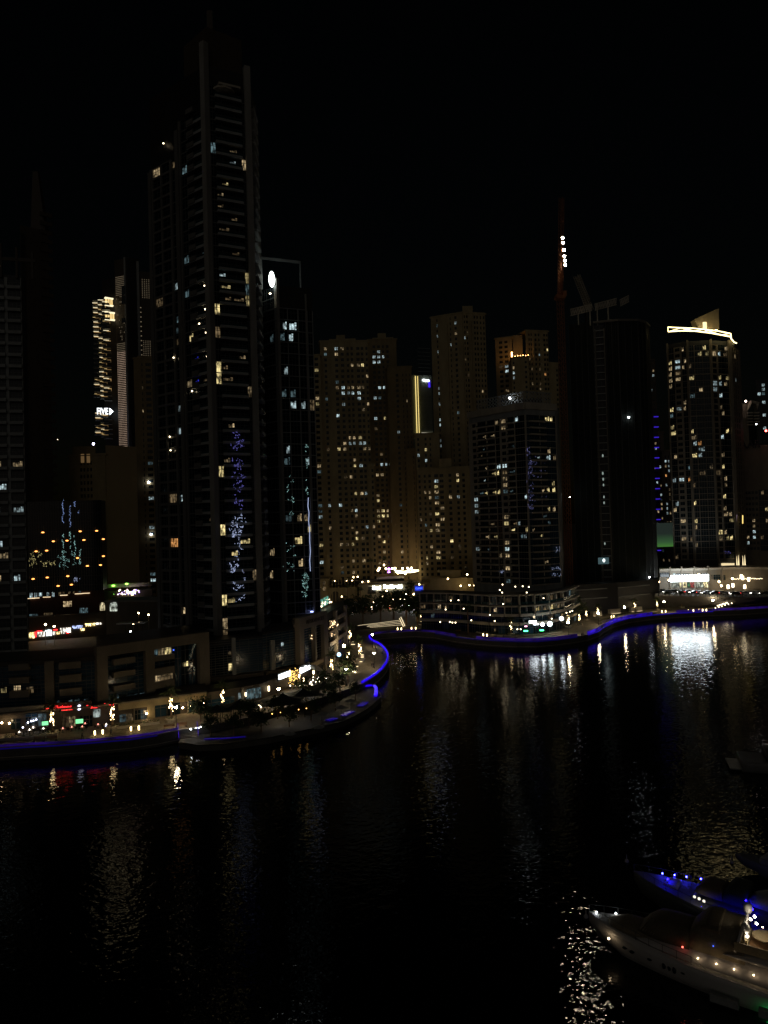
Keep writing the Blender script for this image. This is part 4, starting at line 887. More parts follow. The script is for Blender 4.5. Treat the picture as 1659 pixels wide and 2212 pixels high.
for x, y in ((605,2045),(632,2045),(660,2045),(690,2045)):
    u, z = onf(M_, *Z('k', x, y), .6); q.box(M_, u - 1.3, u + 1.3, .5, .7, z - 1.4, z + 1.6)
T.add('lobby_window', q, [emi('lobby_glow', (1,.8,.45), .9, False)])
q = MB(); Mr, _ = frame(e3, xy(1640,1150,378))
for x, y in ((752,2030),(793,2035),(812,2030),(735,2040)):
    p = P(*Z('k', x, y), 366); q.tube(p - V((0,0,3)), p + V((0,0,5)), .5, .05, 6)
T.add('uplight_beam', q, [emi('warm_uplight_beam', (1,.8,.45), 1.4, False)])  # glowing cones in place of the beams of light on the wall
q = MB(); shimmer(q, frame(e2, e3)[0], 'k', [(R.uniform(610,680), R.uniform(1900,1925)) for _ in range(16)], .7, .08, .3); T.add('string_lights_or_glints', q, [emi('violet_glint', (.28,.26,1), .42, False)], 'stuff')  # violet reflection streaks added as emission
q = MB(); q.path([P(*Z('k', 789, y), 368) for y in (1555,1575,1600,1620,1635)], .25, 5); T.add('light_line', q, [emi('gold_glint', (1,.7,.2), 1.5, False)])
q = MB(); q.path([P(*Z('k', 730, y), 368) for y in (1550,1575,1600,1615)], .22, 5); T.add('light_line', q, [emi('pink_glint', (.9,.6,.9), .5, False)])
T.done([('G',x,y,c) for x,y,c in ((652,650,'w'),(828,615,'y'),(770,682,'y'),(825,675,'y'),(888,720,'w'),(957,710,'c'),(1010,650,'w'),(1010,705,'d'),(1078,715,'w'),(525,790,'y'),(552,772,'c'),(593,765,'w'),(517,838,'w'),(553,828,'c'),(592,822,'w'),(516,890,'w'),(555,888,'d'),(592,922,'w'),(518,942,'w'),(521,993,'w'),(717,900,'y'),(773,1003,'w'),(710,800,'d'),(955,915,'y'),(1005,912,'y'),(960,982,'c'),(1015,980,'w'),(903,938,'c'),(903,992,'c'),(962,1090,'c'),(720,1055,'k'),(1080,935,'c'),(665,1125,'w'),(668,1178,'w'),(525,1195,'y'),(560,1190,'c'),(548,1262,'k'),(990,1195,'w'),(968,1252,'w'),(548,1350,'y'),(548,1402,'y'),(733,1382,'y'),(728,1433,'w'),(743,1482,'c'),(793,1478,'o'),(1003,1410,'y'),(982,1465,'c'),(733,1590,'y'),(746,1590,'c'),(552,1600,'w'),(665,1730,'k'),(990,1625,'w'),(1003,1682,'y'),(858,1690,'w'),(1000,1790,'w'),(800,1740,'d'),(676,1805,'o'),(558,1812,'c'),(1012,1840,'w'),(747,1895,'d'),(1010,1950,'y'),(747,2060,'y'),(560,2115,'w'),(573,2025,'c'),(1012,2110,'w'),(1042,2160,'w'))]
 + [('k',x,y,c) for x,y,c in ((357,1630,'y'),(367,1687,'w'),(362,1848,'w'),(298,1795,'d'),(547,1748,'y'),(640,1690,'w'),(625,1745,'y'),(665,1750,'y'),(550,1800,'w'),(650,1520,'w'),(672,1567,'y'),(160,1960,'d'),(225,1635,'w'),(213,1800,'w'))])

# --- small towers at the right edge and behind
T = Tower('apartment_tower', 'distant tower ticked with short blue lights, just right of the netted tower', 'tower', xy(1430,1150,480))
A_, B_ = xy(1413,1150,480), xy(1428,1150,480); M_, W_ = frame(A_, B_)
T.core([A_, B_], 2, P(1415,890,480).z, 12, blackc)
for i in range(14):
    p = P(*Z('G', 375 + i * 1.9, 1262 + i * 92.5), 479); q = MB(); q.box(Mx.Translation(p), -1.5, 1.5, -.4, .2, -.3, .3); ob('blue_light', q.mesh('blue_light', [emi('blue_tick', (.08,.03,1), .5, False)]), T.e)
T.facade(A_, B_, 20, 40, 3.3, bays('|.2 p.25 |.1 p.25 |.2'), .3, dkwall, (.7, 'wcc'))
T.done()
T = Tower('apartment_tower', 'pale slim tower with a flat top, left of the gold roofline tower', 'tower', xy(1438,1150,500))
sandtower(T, xy(1421,1150,500), xy(1441,1150,498), P(1430,935,500).z, 'G', 1900, [(388,16),(420,12)], 12, 12, (1.2,'cwck'), taupe)
sandtower(T, xy(1435,1150,494), xy(1452,1150,494), P(1445,975,494).z, 'G', 1900, [(468,14),(495,12)], 12, 12, (1.2,'cwwd'), taupe)
T.done([('G',x,y,c) for x,y,c in ((425,1700,'c'),(388,1700,'y'),(390,1885,'w'),(430,1885,'w'),(395,2040,'c'),(430,2040,'w'),(465,1805,'o'),(500,1648,'c'),(470,1648,'c'),(500,1698,'c'),(435,1965,'c'),(402,2168,'c'),(430,2168,'w'),(483,2055,'c'),(470,2088,'c'))])
T = Tower('office_building', 'dark building with the letters AAR on its brow at the right edge', 'building', xy(1635,1150,395))
A_, B_ = xy(1611,1150,397), xy(1690,1150,388); M_, W_ = frame(A_, B_); za_ = P(1635, 962, 393).z; zm = P(1635, 1055, 393).z
T.core([A_, B_], 2, za_, 16, taupe)
T.facade(A_, B_, 24, int((zm - 24) / 3.1), 3.1, bays('|.02 p.07 |.02 p.07 |.02 p.07 |.03 p.07 |.03 g.30 |.3'), .35, taupe, (.35, 'wcd'))
u, z = onf(M_, *Z('G', 1222, 1512), .6); text('AAR', 6.4, .15, blackc, M_ @ Mx.Translation((u, .5, z)), 'lettering', T.e, width=10.5)
q = MB(); q.ball(P(*Z('G', 1364, 1388), 388), .6, 8); T.add('beacon', q, [emi('red_beacon', (1,.1,.08), 14)])
q = MB(); q.ball(P(*Z('G', 1277, 1328), 390), .35, 6); T.add('lamp', q, [L_white])
T.done([('G',1165,1675,'c'),('G',1200,1675,'c'),('G',1165,1828,'w'),('G',1203,1825,'w'),('k',895,1598,'w'),('k',898,1673,'w'),('k',855,1790,'w'),('k',905,1780,'c'),('k',950,1358,'w'),('k',1012,1470,'y'),('k',1010,1590,'w')])
T = Tower('apartment_tower', 'distant tower with an angled roof brow behind the AAR building', 'tower', xy(1620,1150,520))
A_, B_ = xy(1606,1150,520), xy(1626,1150,518); M_, W_ = frame(A_, B_)
T.core([A_, B_], 2, P(1612,872,520).z, 14, taupe); T.core([B_ + V((.3,1)), xy(1643,1150,522)], 2, P(1630,900,520).z, 12, blackc)
for i in range(5):
    for x in (1222, 1280): q = MB(); p = P(*Z('G', x, 1225 + i * 27), 517); q.box(Mx.Translation(p), -2, 2, 0, 1, -.5, .5); ob('balcony', q.mesh('balcony', [cream]), T.e)
q = MB(); q.loft([[P(*Z('G', 1232, 1112), 515), P(*Z('G', 1305, 1130), 516), P(*Z('G', 1285, 1205), 516), P(*Z('G', 1275, 1150), 516), P(*Z('G', 1240, 1135), 515), P(*Z('G', 1205, 1200), 515)],
                  [p + V((0, 4, 0)) for p in (P(*Z('G', 1232, 1112), 515), P(*Z('G', 1305, 1130), 516), P(*Z('G', 1285, 1205), 516), P(*Z('G', 1275, 1150), 516), P(*Z('G', 1240, 1135), 515), P(*Z('G', 1205, 1200), 515))]]); T.add('roof_brow', q, [cream])
q = MB(); q.ball(P(*Z('G', 1182, 1122), 514), .7, 8); T.add('lamp', q, [emi('pinkish_lamp', (1,.75,.65), 12, False)]); T.done()
T = Tower('apartment_tower', 'dark tower cut by the right edge with a few cool lit windows', 'tower', xy(1665,1150,560))
A_, B_ = xy(1645,1150,560), xy(1700,1150,556); T.core([A_, B_], 2, P(1655,820,560).z, 14, blackc)
T.facade(A_, B_, 100, int((P(1655,820,560).z - 100) / 3.4), 3.4, bays('|.05 p.12 |.05 p.12 |.05 g.3 |.3'), .3, blackc, (.10, 'ckc'), wh=2.2)
T.done([('G',1355,857,'c'),('G',1355,965,'c'),('G',1333,1000,'c'),('G',1355,1048,'k'),('G',1350,1130,'c'),('G',1378,1240,'c'),('G',1345,1252,'c')])
# ================================================================== PODIUMS AND LOW BUILDINGS
def slats(T, M, u0, u1, z0, z1, n, m_, nn=.12, t=.12, name='glazing_bar'):
    q = MB()
    for i in range(n + 1): z = z0 + (z1 - z0) * i / n; q.box(M, u0, u1, nn, nn + .08, z - t / 2, z + t / 2)
    T.add(name, q, [m_], 'stuff')
def panel(T, M, k, x0, y0, x1, y1, n0, n1, m_, name, label=None):
    u0, u1, z0, z1 = frect(M, k, x0, y0, x1, y1, n1); q = MB(); q.box(M, u0, u1, n0, n1, z0, z1); return T.add(name, q, [m_], None, label)
def panes(T, M, k, x0, y0, x1, y1, c, n=.1, wd=2.6, st='g'):
    u0, u1, z0, z1 = frect(M, k, x0, y0, x1, y1, n); q = max(1, round((u1 - u0) / wd))
    for i in range(q): ob('window', winmesh((u1 - u0) / q - .06, z1 - z0, c[i % len(c)], st), T.e, M @ Mx.Translation((u0 + (u1 - u0) * (i + .5) / q, n, (z0 + z1) / 2)) @ FLIP)
# left podium building with the thick frame
T = Tower('podium_building', 'low block with a thick beige frame and stacked balcony boxes above the restaurants', 'building', xy(200,1150,165))
u0_, u1_, u2_, u3_ = xy(-70,1150,156), xy(96,1150,158), xy(203,1150,161), xy(437,1150,179)
MA, WA = frame(u0_, u1_); MBq, WB = frame(u1_, u2_); MC_, WC_ = frame(u2_, u3_)
T.core([u0_, u1_, u2_], 2, 17.0, 14, blackc); T.core([u2_, u3_], 2, 19.4, 16, blackc)
for M_, W_, zt_, a_ in ((MA, WA, 16.5, 'A'), (MBq, WB, 16.5, 'B'), (MC_, WC_, 19, 'C')):
    nn = int(W_ / 2.6)
    for f in range(3):
        for i in range(nn):
            if a_ == 'C' and i > nn * .46: continue
            z = 6.2 + f * 3.35
            if z + 3 < zt_: ob('glass_panel', winmesh(W_ / nn - .06, 3.2, 'b', 'g'), T.e, M_ @ Mx.Translation((W_ * (i + .5) / nn, .12, z + 1.7)) @ FLIP)
    slats(T, M_, 0, W_ if a_ != 'C' else W_ * .46, 6.2, zt_ - .5, 12, frm)
# frame members
zt1 = 19.4
T.box(MC_, -.5, WC_ + .4, -.5, 1.5, 17.0, zt1, m=taupe); T.box(MC_, -.5, 1.9, -.5, 1.49, 5.0, 17.0, m=taupe); T.box(MC_, WC_ - 2.3, WC_ + .4, -.5, 1.49, 5.0, 17.0, m=taupe)
u0, u1, _, _ = frect(MC_, 'b', 275, 600, 368, 1000, 1.4); T.box(MC_, u0, u1 + .3, .1, 1.45, 5.0, 17.0, m=taupe)
T.box(MBq, -.4, 1.5, -.5, 1.2, 5.0, 17.0, m=taupe)
T.box(MA, -1, WA, -.5, .8, 16.4, 17.2, m=dkwall); T.box(MBq, 0, WB, -.5, .8, 16.4, 17.2, m=dkwall)
for k, M_, rs in (('a', MA, ((100,780,343,855),(105,940,348,1015),(110,1105,350,1185))), ('a', MBq, ((706,755,970,838),(710,910,975,1000),(716,1073,980,1158)))):
    for r_ in rs: panel(T, M_, k, *r_, .2, 1.5, taupe, 'balcony')
for y0, y1 in ((705,795),(862,950),(1025,1110)): 
    a = onf(MC_, *Z('a', 1365, y0), 1.5); b_ = onf(MC_, *Z('b', 150, y0 + 3), 1.5); c = onf(MC_, *Z('a', 1365, y1), 1.5)
    q = MB(); q.box(MC_, a[0], b_[0], .2, 1.5, c[1], (a[1] + b_[1]) / 2); T.add('balcony', q, [taupe])
# right bay of the frame: bands and big glazing
for y0, y1 in ((675,735),(820,905),(985,1060)): panel(T, MC_, 'b', 366, y0, 620, y1, .1, 1.2, taupe, 'balcony')
panes(T, MC_, 'b', 362, 575, 420, 672, 'k'); panes(T, MC_, 'b', 420, 565, 582, 668, 'wyw', .15, 1.5); panes(T, MC_, 'b', 372, 745, 620, 820, 'bn'); panes(T, MC_, 'b', 375, 905, 600, 985, 'wddwd', .1, 1.7)
panes(T, MC_, 'b', 622, 545, 700, 1060, 'b', .1, 3); panes(T, MC_, 'b', 706, 735, 835, 812, 'y', .2, 3.2); panes(T, MC_, 'b', 702, 545, 875, 730, 'nb', .1, 2); panes(T, MC_, 'b', 702, 815, 875, 1060, 'nbd', .1, 2)
q = MB(); shimmer(q, MC_, 'b', [(870 - (y - 530) * .35 + R.uniform(-14, 8), y) for y in range(530, 700, 9)] + [(R.uniform(800, 870), R.uniform(800, 900)) for _ in range(14)], .4, .03, .22); T.add('string_lights_or_glints', q, [emi('pale_glint', (.9,.9,.6), .35, False)], 'stuff')  # emissive streaks painted as glints on the bay glazing
panes(T, MA, 'a', 0, 1045, 130, 1135, 'yw', .2, 1.7); panes(T, MA, 'a', 165, 1040, 250, 1105, 'wd', .2, 1.7); panes(T, MA, 'a', 315, 1050, 495, 1125, 'dnwd', .2, 1.8)
panes(T, MBq, 'a', 640, 1195, 1120, 1240, 'k', .2, 2.2); panes(T, MC_, 'a', 1225, 1165, 1440, 1215, 'k', .2, 2); panes(T, MC_, 'b', 0, 1125, 285, 1180, 'k', .2, 2); panes(T, MC_, 'b', 405, 1085, 520, 1140, 'c', .2, 2)
q = MB(); q.ball(MC_ @ V((*[onf(MC_, *Z('b', 608, 612), .6)[0], .6, onf(MC_, *Z('b', 608, 612), .6)[1]],)), .16, 8); T.add('blue_lamp', q, [L_blue])
T.done()
# ground floor row of restaurants
T = Tower('restaurant_row', 'ground floor row of restaurants with beige fascia and tall piers under the framed block', 'building', xy(200,1150,158))
s0, s1, s2 = G(-70,1592,2.5).xy, G(200,1568,2.5).xy, G(445,1534,2.5).xy
Mx0, Wx0 = frame(s0, s1); Mx1, Wx1 = frame(s1, s2)
T.core([s0, s1, s2], 2.3, 6.9, 9, dkwall)
for M_, W_ in ((Mx0, Wx0), (Mx1, Wx1)): T.box(M_, 0, W_, -.3, 1.6, 6.9, 7.2, m=taupe)
u0, u1, z0, z1 = frect(Mx0, 'a', 0, 1290, 530, 1362, .6); T.box(Mx0, 0, u1, .1, .7, z0, z1, m=cream)
u0 = onf(Mx1, *Z('a', 1420, 1220), .6)[0]; T.box(Mx1, u0, Wx1, .1, .8, 5.3, 6.9, m=sand)
for x0, x1, y0, y1 in ((297,385,1265,1440),(922,998,1100,1335)):
    u0, u1, z0, z1 = frect(Mx1, 'b', x0, y0, x1, y1, .9); q = MB(); q.box(Mx1, u0, u1, 0, .9, 2.5, 6.0); T.add('pier', q, [sand])
for x0, x1 in ((775,790),(130,140)):
    u0, u1, z0, z1 = frect(Mx1, 'b', x0, 1150, x1, 1350, .5); q = MB(); q.box(Mx1, u0, u1, 0, .6, 2.5, 5.4); T.add('pier', q, [taupe])
panes(T, Mx0, 'a', 305, 1370, 450, 1410, 'b', .2, 3); panes(T, Mx0, 'a', 305, 1420, 450, 1520, 'nk', .2, 1.5); panes(T, Mx0, 'a', 130, 1440, 250, 1560, 'nd', .2, 1.6); panes(T, Mx0, 'a', 460, 1375, 560, 1520, 'kkn', .2, 1.6)
panes(T, Mx0, 'a', 745, 1410, 905, 1530, 'dwkd', .2, 1.1); panes(T, Mx0, 'a', 960, 1400, 1110, 1540, 'n', .2, 1.6); panes(T, Mx1, 'a', 1430, 1380, 1600, 1480, 'kd', .2, 1.2)
panes(T, Mx1, 'b', 140, 1330, 285, 1470, 'nkn', .2, 1.6); panes(T, Mx1, 'b', 388, 1250, 520, 1415, 'b', .2, 2); panes(T, Mx1, 'b', 540, 1215, 690, 1390, 'nbn', .2, 2); panes(T, Mx1, 'b', 785, 1185, 915, 1345, 'bn', .2, 1.6)
u0, u1, z0, z1 = frect(Mx0, 'a', 1118, 1330, 1200, 1420, .8); q = MB(); q.box(Mx0, u0, u1, .2, .7, z0, z1); T.add('lit_canopy', q, [lit('pale_canopy', (.85,1,.95), .6)])
for nm, r_ in (('tv_screen', (503,1470,578,1515)), ('tv_screen', (908,1443,997,1492))):
    u0, u1, z0, z1 = frect(Mx0, 'a', *r_, 2.0); q = MB(); q.box(Mx0, u0, u1, 1.9, 2.0, z0, z1, 0); q.box(Mx0, u0 - .06, u1 + .06, 1.75, 1.89, z0 - .06, z1 + .06, 1); q.box(Mx0, (u0 + u1) / 2 - .05, (u0 + u1) / 2 + .05, 1.7, 1.8, 2.5, z0, 1); T.add(nm, q, [L_screen, darkm])
q = MB()
for k, M_, x, y in (('a', Mx0, 115, 1488), ('a', Mx0, 25, 1483), ('b', Mx1, 283, 1372), ('b', Mx1, 718, 1303), ('b', Mx1, 805, 1290), ('b', Mx1, 960, 1243)):
    u, z = onf(M_, *Z(k, x, y), 1.1); q.ball(M_ @ V((u, 1.3, z)), .19, 8)
T.add('wall_lamp', q, [L_wall], 'stuff')
q = MB()
for x, y in ((335,1482),(375,1465),(400,1460),(435,1447),(275,1540),(1272,1522)): u, z = onf(Mx0, *Z('a', x, y), 1.5); q.ball(Mx0 @ V((u, 1.5, z)), .17, 8)
T.add('pendant_lamp', q, [emi('cool_pendant', (.7,.75,1), 8)], 'stuff')
T.done()
# red script sign with white emblem and a second script half
t_ = thing('restaurant_sign', 'red neon script sign reading Shrimps with a white emblem in its middle', 'sign', (Mx0 @ V((Wx0 * .7, 1, 0))).to_tuple()[:2] + (6.4,))
u0, u1, z0, z1 = frect(Mx0, 'a', 530, 1250, 1100, 1345, .7); q = MB(); q.box(Mx0, u0, Wx0, .05, .6, z0, z1 + .2); ob('fascia', q.mesh('fascia', [dkwall]), t_)
def nt_text(s_, k, x0, x1, y, size, M_, m_, n=.8, sh_=.3):
    a = onf(M_, *Z(k, x0, y), n); b_ = onf(M_, *Z(k, x1, y), n)
    return text(s_, size, .04, m_, M_ @ Mx.Translation(((a[0] + b_[0]) / 2, n, (a[1] + b_[1]) / 2)), 'lettering', t_, shear=sh_, width=b_[0] - a[0])
nt_text('Shrimps', 'a', 640, 855, 1302, 1.25, Mx0, L_red); nt_text('ew /', 'a', 545, 640, 1312, .8, Mx0, L_red); nt_text('restaurant', 'a', 735, 868, 1328, .42, Mx0, L_red, .8, .1)
q = MB()
def stroke(k, M_, pts, r=.07, n=.8):
    q.path([M_ @ V((onf(M_, *Z(k, x, y), n)[0], n, onf(M_, *Z(k, x, y), n)[1])) for x, y in pts], r, 5)
stroke('a', Mx0, ((1145,1298),(1120,1288),(1100,1296),(1075,1288),(1060,1298),(1040,1300),(1035,1285),(1048,1276),(1062,1284)))
stroke('a', Mx0, ((1330,1272),(1310,1268),(1290,1276),(1262,1270),(1258,1278),(1225,1280),(1200,1282),(1190,1290),(1178,1280),(1172,1290)))
stroke('a', Mx0, ((1356,1282),(1362,1255))); stroke('a', Mx0, ((1254,1256),(1262,1250))); stroke('a', Mx0, ((1088,1312),(1110,1305),(1140,1306),(1168,1302)), .05)
ob('lettering', q.mesh('lettering', [L_red]), t_)
q = MB(); 
for x, y, r_ in ((950,1282,.3),(944,1300,.32),(958,1308,.3),(950,1322,.3)): u, z = onf(Mx0, *Z('a', x, y), .8); q.ball(Mx0 @ V((u, .8, z)), r_, 10, 0, .8)
ob('emblem', q.mesh('emblem', [emi('emblem_light', (.78,.78,1), 3)]), t_)

# centre podium of blue glass with portal frame
T = Tower('podium_building', 'blue glazed podium with a tall grey portal frame under the two dark towers', 'building', xy(650,1150,200))
r0, r1, r2, r3, r4 = xy(440,1150,182), xy(560,1150,188), xy(634,1150,196), xy(692,1150,210), xy(738,1150,238)
T.core([r0, r1], 2, 16.5, 12, blackc); T.core([r1, r2], 2, 17.4, 14, blackc); T.core([r2, r3, r4], 2, 18.6, 16, blackc)
Ma, Wa = frame(r0, r1); Mb_, Wb_ = frame(r1, r2); Mc, Wc = frame(r2, r3); Md, Wd = frame(r3, r4)
def gl(M_, W_, f0, f1, z0, z1, rows, c='b', wd=2.8):
    n = max(1, round(W_ * (f1 - f0) / wd)); h = (z1 - z0) / rows
    for i in range(n):
        for j in range(rows): ob('glass_panel', winmesh(W_ * (f1 - f0) / n - .06, h - .08, c, 'g'), T.e, M_ @ Mx.Translation((W_ * (f0 + (f1 - f0) * (i + .5) / n), .14, z0 + h * (j + .5))) @ FLIP)
gl(Ma, Wa, 0, .44, 7.5, 15, 3, 'n'); gl(Ma, Wa, .5, 1, 7.5, 16, 3, 'b'); gl(Mb_, Wb_, 0, .9, 7.5, 16.8, 4, 'b'); gl(Mc, Wc, .18, .52, 5.5, 16.5, 5, 'b', 2.2); gl(Mc, Wc, .60, .90, 5.5, 16.5, 4, 'n', 2.2); gl(Md, Wd, .12, .45, 5.5, 16.5, 4, 'n'); gl(Md, Wd, .55, .95, 5.5, 16.5, 4, 'n')
slats(T, Ma, 0, Wa, 7.5, 16, 14, frm); slats(T, Mb_, 0, Wb_, 7.5, 16.8, 14, frm); slats(T, Mc, 0, Wc, 5.5, 16.5, 15, frm)
T.box(Ma, Wa * .435, Wa * .50, -.2, 1.1, 6.5, 16.8, m=grey); T.box(Mb_, Wb_ * .20, Wb_ * .30, -.2, 1.0, 5.5, 15.0, m=grey)
T.box(Mc, -.5, Wc + .3, -.6, 1.4, 16.6, 20.0, m=taupe)
for f0, f1 in ((-.03, .12), (.52, .58), (.88, 1.03)): q = MB(); q.box(Mc, Wc * f0, Wc * f1, -.2, 1.39, 4.5, 16.6); T.add('portal_pier', q, [taupe])
for f0, f1 in ((.45, .53), (.94, 1.02)): q = MB(); q.box(Md, Wd * f0, Wd * f1, -.2, 1.0, 4.5, 18.4); T.add('portal_pier', q, [taupe])
for z in (8.6, 11.8, 15): q = MB(); q.box(Md, Wd * .14, Wd * .44, .3, 1.0, z, z + 1.2); T.add('balcony', q, [taupe]); q = MB(); q.box(Md, Wd * .56, Wd * .92, .3, 1.0, z + .3, z + 1.4); T.add('balcony', q, [taupe])
q = MB(); u, z = onf(Mc, *Z('c', 467, 368), 1.45); 
ring = [Mc @ V((u + .55 * math.cos(i * math.pi / 8), 1.42, z + 1.0 * math.sin(i * math.pi / 8))) for i in range(17)]; q.path(ring, .12, 4); q.box(Mc, u - .1, u + .1, 1.4, 1.5, z - .6, z + .6); T.add('emblem', q, [dkwall])
text('RESIDENCES', 1.5, .05, dkwall, Mc @ Mx.Translation((Wc * .55, 1.45, 18.3)), 'lettering', T.e, width=Wc * .66)
q = MB(); a = P(*Z('c', 640, 275), 214); b_ = P(*Z('c', 818, 265), 236); q.tube(a, b_, .22, .30, 6); T.add('strip_light', q, [emi('blue_white_strip', (.35,.42,1), 4)])
q = MB(); Ml, Wl = frame(P(*Z('c', 705, 300), 222).xy, P(*Z('c', 808, 300), 238).xy); q.box(Ml, 0, Wl, 0, .2, 19.0, 21.6); T.add('lounge_wall', q, [lit('teal_lounge', (.25,.8,.6), .7)])
q = MB()
for _ in range(12): q.ball(Ml @ V((Wl * R.random(), .6, 19.3 + R.random() * 1.4)), .16, 6)
T.add('lounge_lamp', q, [L_fairy], 'stuff')
q = MB()
for x0, x1, y0, y1, n in ((820,880,365,430,34),(715,780,450,480,9),(710,785,500,560,12),(620,665,490,560,7),(880,915,380,450,5),(800,880,470,540,9)):
    for _ in range(n): p = P(*Z('c', R.uniform(x0, x1), R.uniform(y0, y1)), 203 if x0 < 700 else 216); q.ball(p, R.uniform(.07, .14), 5)
T.add('string_lights_or_glints', q, [emi('warm_glint', (1,.66,.35), 5, False)], 'stuff')
panes(T, Mb_, 'c', 262, 700, 385, 762, 'yd', .3, 2.4); panes(T, Mb_, 'c', 348, 580, 370, 612, 'c', .3, 1.4); panes(T, Ma, 'b', 1265, 768, 1335, 858, 'y', .3, 2.2); panes(T, Ma, 'b', 955, 848, 998, 885, 'k', .3, 1.2); panes(T, Ma, 'b', 1265, 630, 1300, 668, 'd', .3, 1.2)
T.box(Ma, 0, Wa, -.3, 1.5, 6.3, 7.3, m=dkwall); T.box(Mb_, 0, Wb_, -.3, 1.5, 6.2, 7.2, m=dkwall)
# ground storey: shop windows
gA, gB, gC, gD = G(445,1533,2.5).xy, G(560,1512,2.5).xy, G(640,1480,2.5).xy, G(720,1437,2.5).xy
Me1, We1 = frame(gA, gB); Me2, We2 = frame(gB, gC); Me3, We3 = frame(gC, gD)
T.core([gA, gB, gC, gD], 2.3, 6.4, 8, dkwall)
panes(T, Me1, 'b', 1005, 1190, 1340, 1310, 'b', .2, 2.2); panes(T, Me1, 'b', 1385, 1125, 1415, 1240, 'c', .2, 1.2); panes(T, Me1, 'b', 1480, 1070, 1659, 1195, 'k', .2, 1.1)
q = MB(); u, z = onf(Me1, *Z('b', 1475, 1145), .5); q.box(Me1, u - .12, u + .12, .3, .6, z - .45, z + .45); u, z = onf(Me2, *Z('c', 228, 1030), .5); q.box(Me2, u - .15, u + .15, .3, .6, z - .6, z + .6); T.add('wall_lamp', q, [L_fairy])
for x in (1440, ): u, z = onf(Me1, *Z('b', x, 1150), .6); q = MB(); q.box(Me1, u - .25, u + .25, .2, .8, 2.5, 6.2); T.add('pier', q, [cream])
T.box(Me3, 0, We3 * .9, .1, .9, 5.4, 6.6, m=sand)
for f in (.02, .4, .7, .95): q = MB(); q.box(Me3, We3 * f, We3 * f + 1.0, .05, .88, 2.5, 5.4); T.add('pier', q, [sand])
T.done()
for lab, s_, x0, y0, x1, y1, M_, hh in (('left of the two tilted white restaurant signs above the terrace tables', 'LOUNGE', 330, 918, 438, 885, Me2, 1.7), ('right and higher of the two white restaurant signs above the terrace tables', 'kitchen', 538, 852, 634, 818, Me3, 2.0)):
    a = onf(M_, *Z('c', x0, y0), 1.4); b_ = onf(M_, *Z('c', x1, y1), 1.4)
    t_ = thing('restaurant_sign', lab, 'sign', M_ @ V(((a[0] + b_[0]) / 2, 1.2, (a[1] + b_[1]) / 2 - 1)))
    q = MB(); q.box(M_, a[0] - .3, b_[0] + .3, .95, 1.2, (a[1] + b_[1]) / 2 - hh * .6, (a[1] + b_[1]) / 2 + hh * .6); ob('sign_board', q.mesh('sign_board', [darkm]), t_)
    text(s_, hh, .08, emi('cool_sign_light', (.85,.95,1), 12), M_ @ Mx.Translation(((a[0] + b_[0]) / 2, 1.35, (a[1] + b_[1]) / 2)), 'lettering', t_, width=b_[0] - a[0])

# curved white podium
T = Tower('podium_building', 'curved podium with pale ribbon slabs at the foot of the lattice topped tower', 'building', xy(1080,1150,270))
cp = [(905,285),(935,283),(965,281),(995,277),(1025,272),(1055,268),(1085,266),(1115,265),(1145,266),(1175,269),(1205,276),(1228,287),(1238,296)]
cpts = [xy(x, 1150, d) for x, d in cp]; T.core(cpts, 2, 17.2, 12, blackc)
lev = (6.1, 9.4, 12.9, 16.9)
R.seed(5)
for i, (a, b_) in enumerate(zip(cpts, cpts[1:])):
    M_, W_ = frame(a, b_)
    for j, z in enumerate(lev):
        pr = 1.7 if j != 1 else 1.9
        T.box(M_, -.05, W_ + .05, -.2, pr, z, z + (1.0 if j in (0, 1) else .5), m=cream)
    for j, (z0, z1) in enumerate(zip((2.6,) + tuple(l + .9 for l in lev), lev)):
        n = 2
        for k_ in range(n):
            c = R.choice('nnnnbnndk') if j else R.choice('nnnbnk')
            if j == 2 and i in (8, 9): c = 'yw'[k_]
            if j == 2 and i == 5 and k_ == 0: c = 'w'
            if j == 2 and i == 1: c = 'w'
            if j == 3 and i == 9: c = 'dw'[k_]
            ob('window', winmesh(W_ / n - .1, z1 - z0 - .1, c, 'g'), T.e, M_ @ Mx.Translation((W_ * (k_ + .5) / n, .15, (z0 + z1) / 2)) @ FLIP)
        if j in (2, 3): T.box(M_, -.2, .2, 0, 1.6, z0, z1, m=cream); T.box(M_, W_ * .5 - .12, W_ * .5 + .12, 0, 1.5, z0, z1, m=grey)
        if j >= 2: T.box(M_, 0, W_, 1.45, 1.5, z0, z0 + .9, m=tglass)
q = MB()
for x, y in ((1008,1050),(1040,1050),(480,848),(303,857),(555,963),(738,910),(785,970),(345,980),(370,985),(400,985),(250,980),(1490,888),(1525,878),(1547,870),(355,768),(430,765),(1265,745),(868,803),(835,665),(858,690),(862,612),(1060,628),(1120,636),(988,632),(1100,690),(1345,947)):
    q.ball(P(*Z('e', x, y), 261), .24, 6)
T.add('lamp', q, [L_fairy], 'stuff')
T.done()
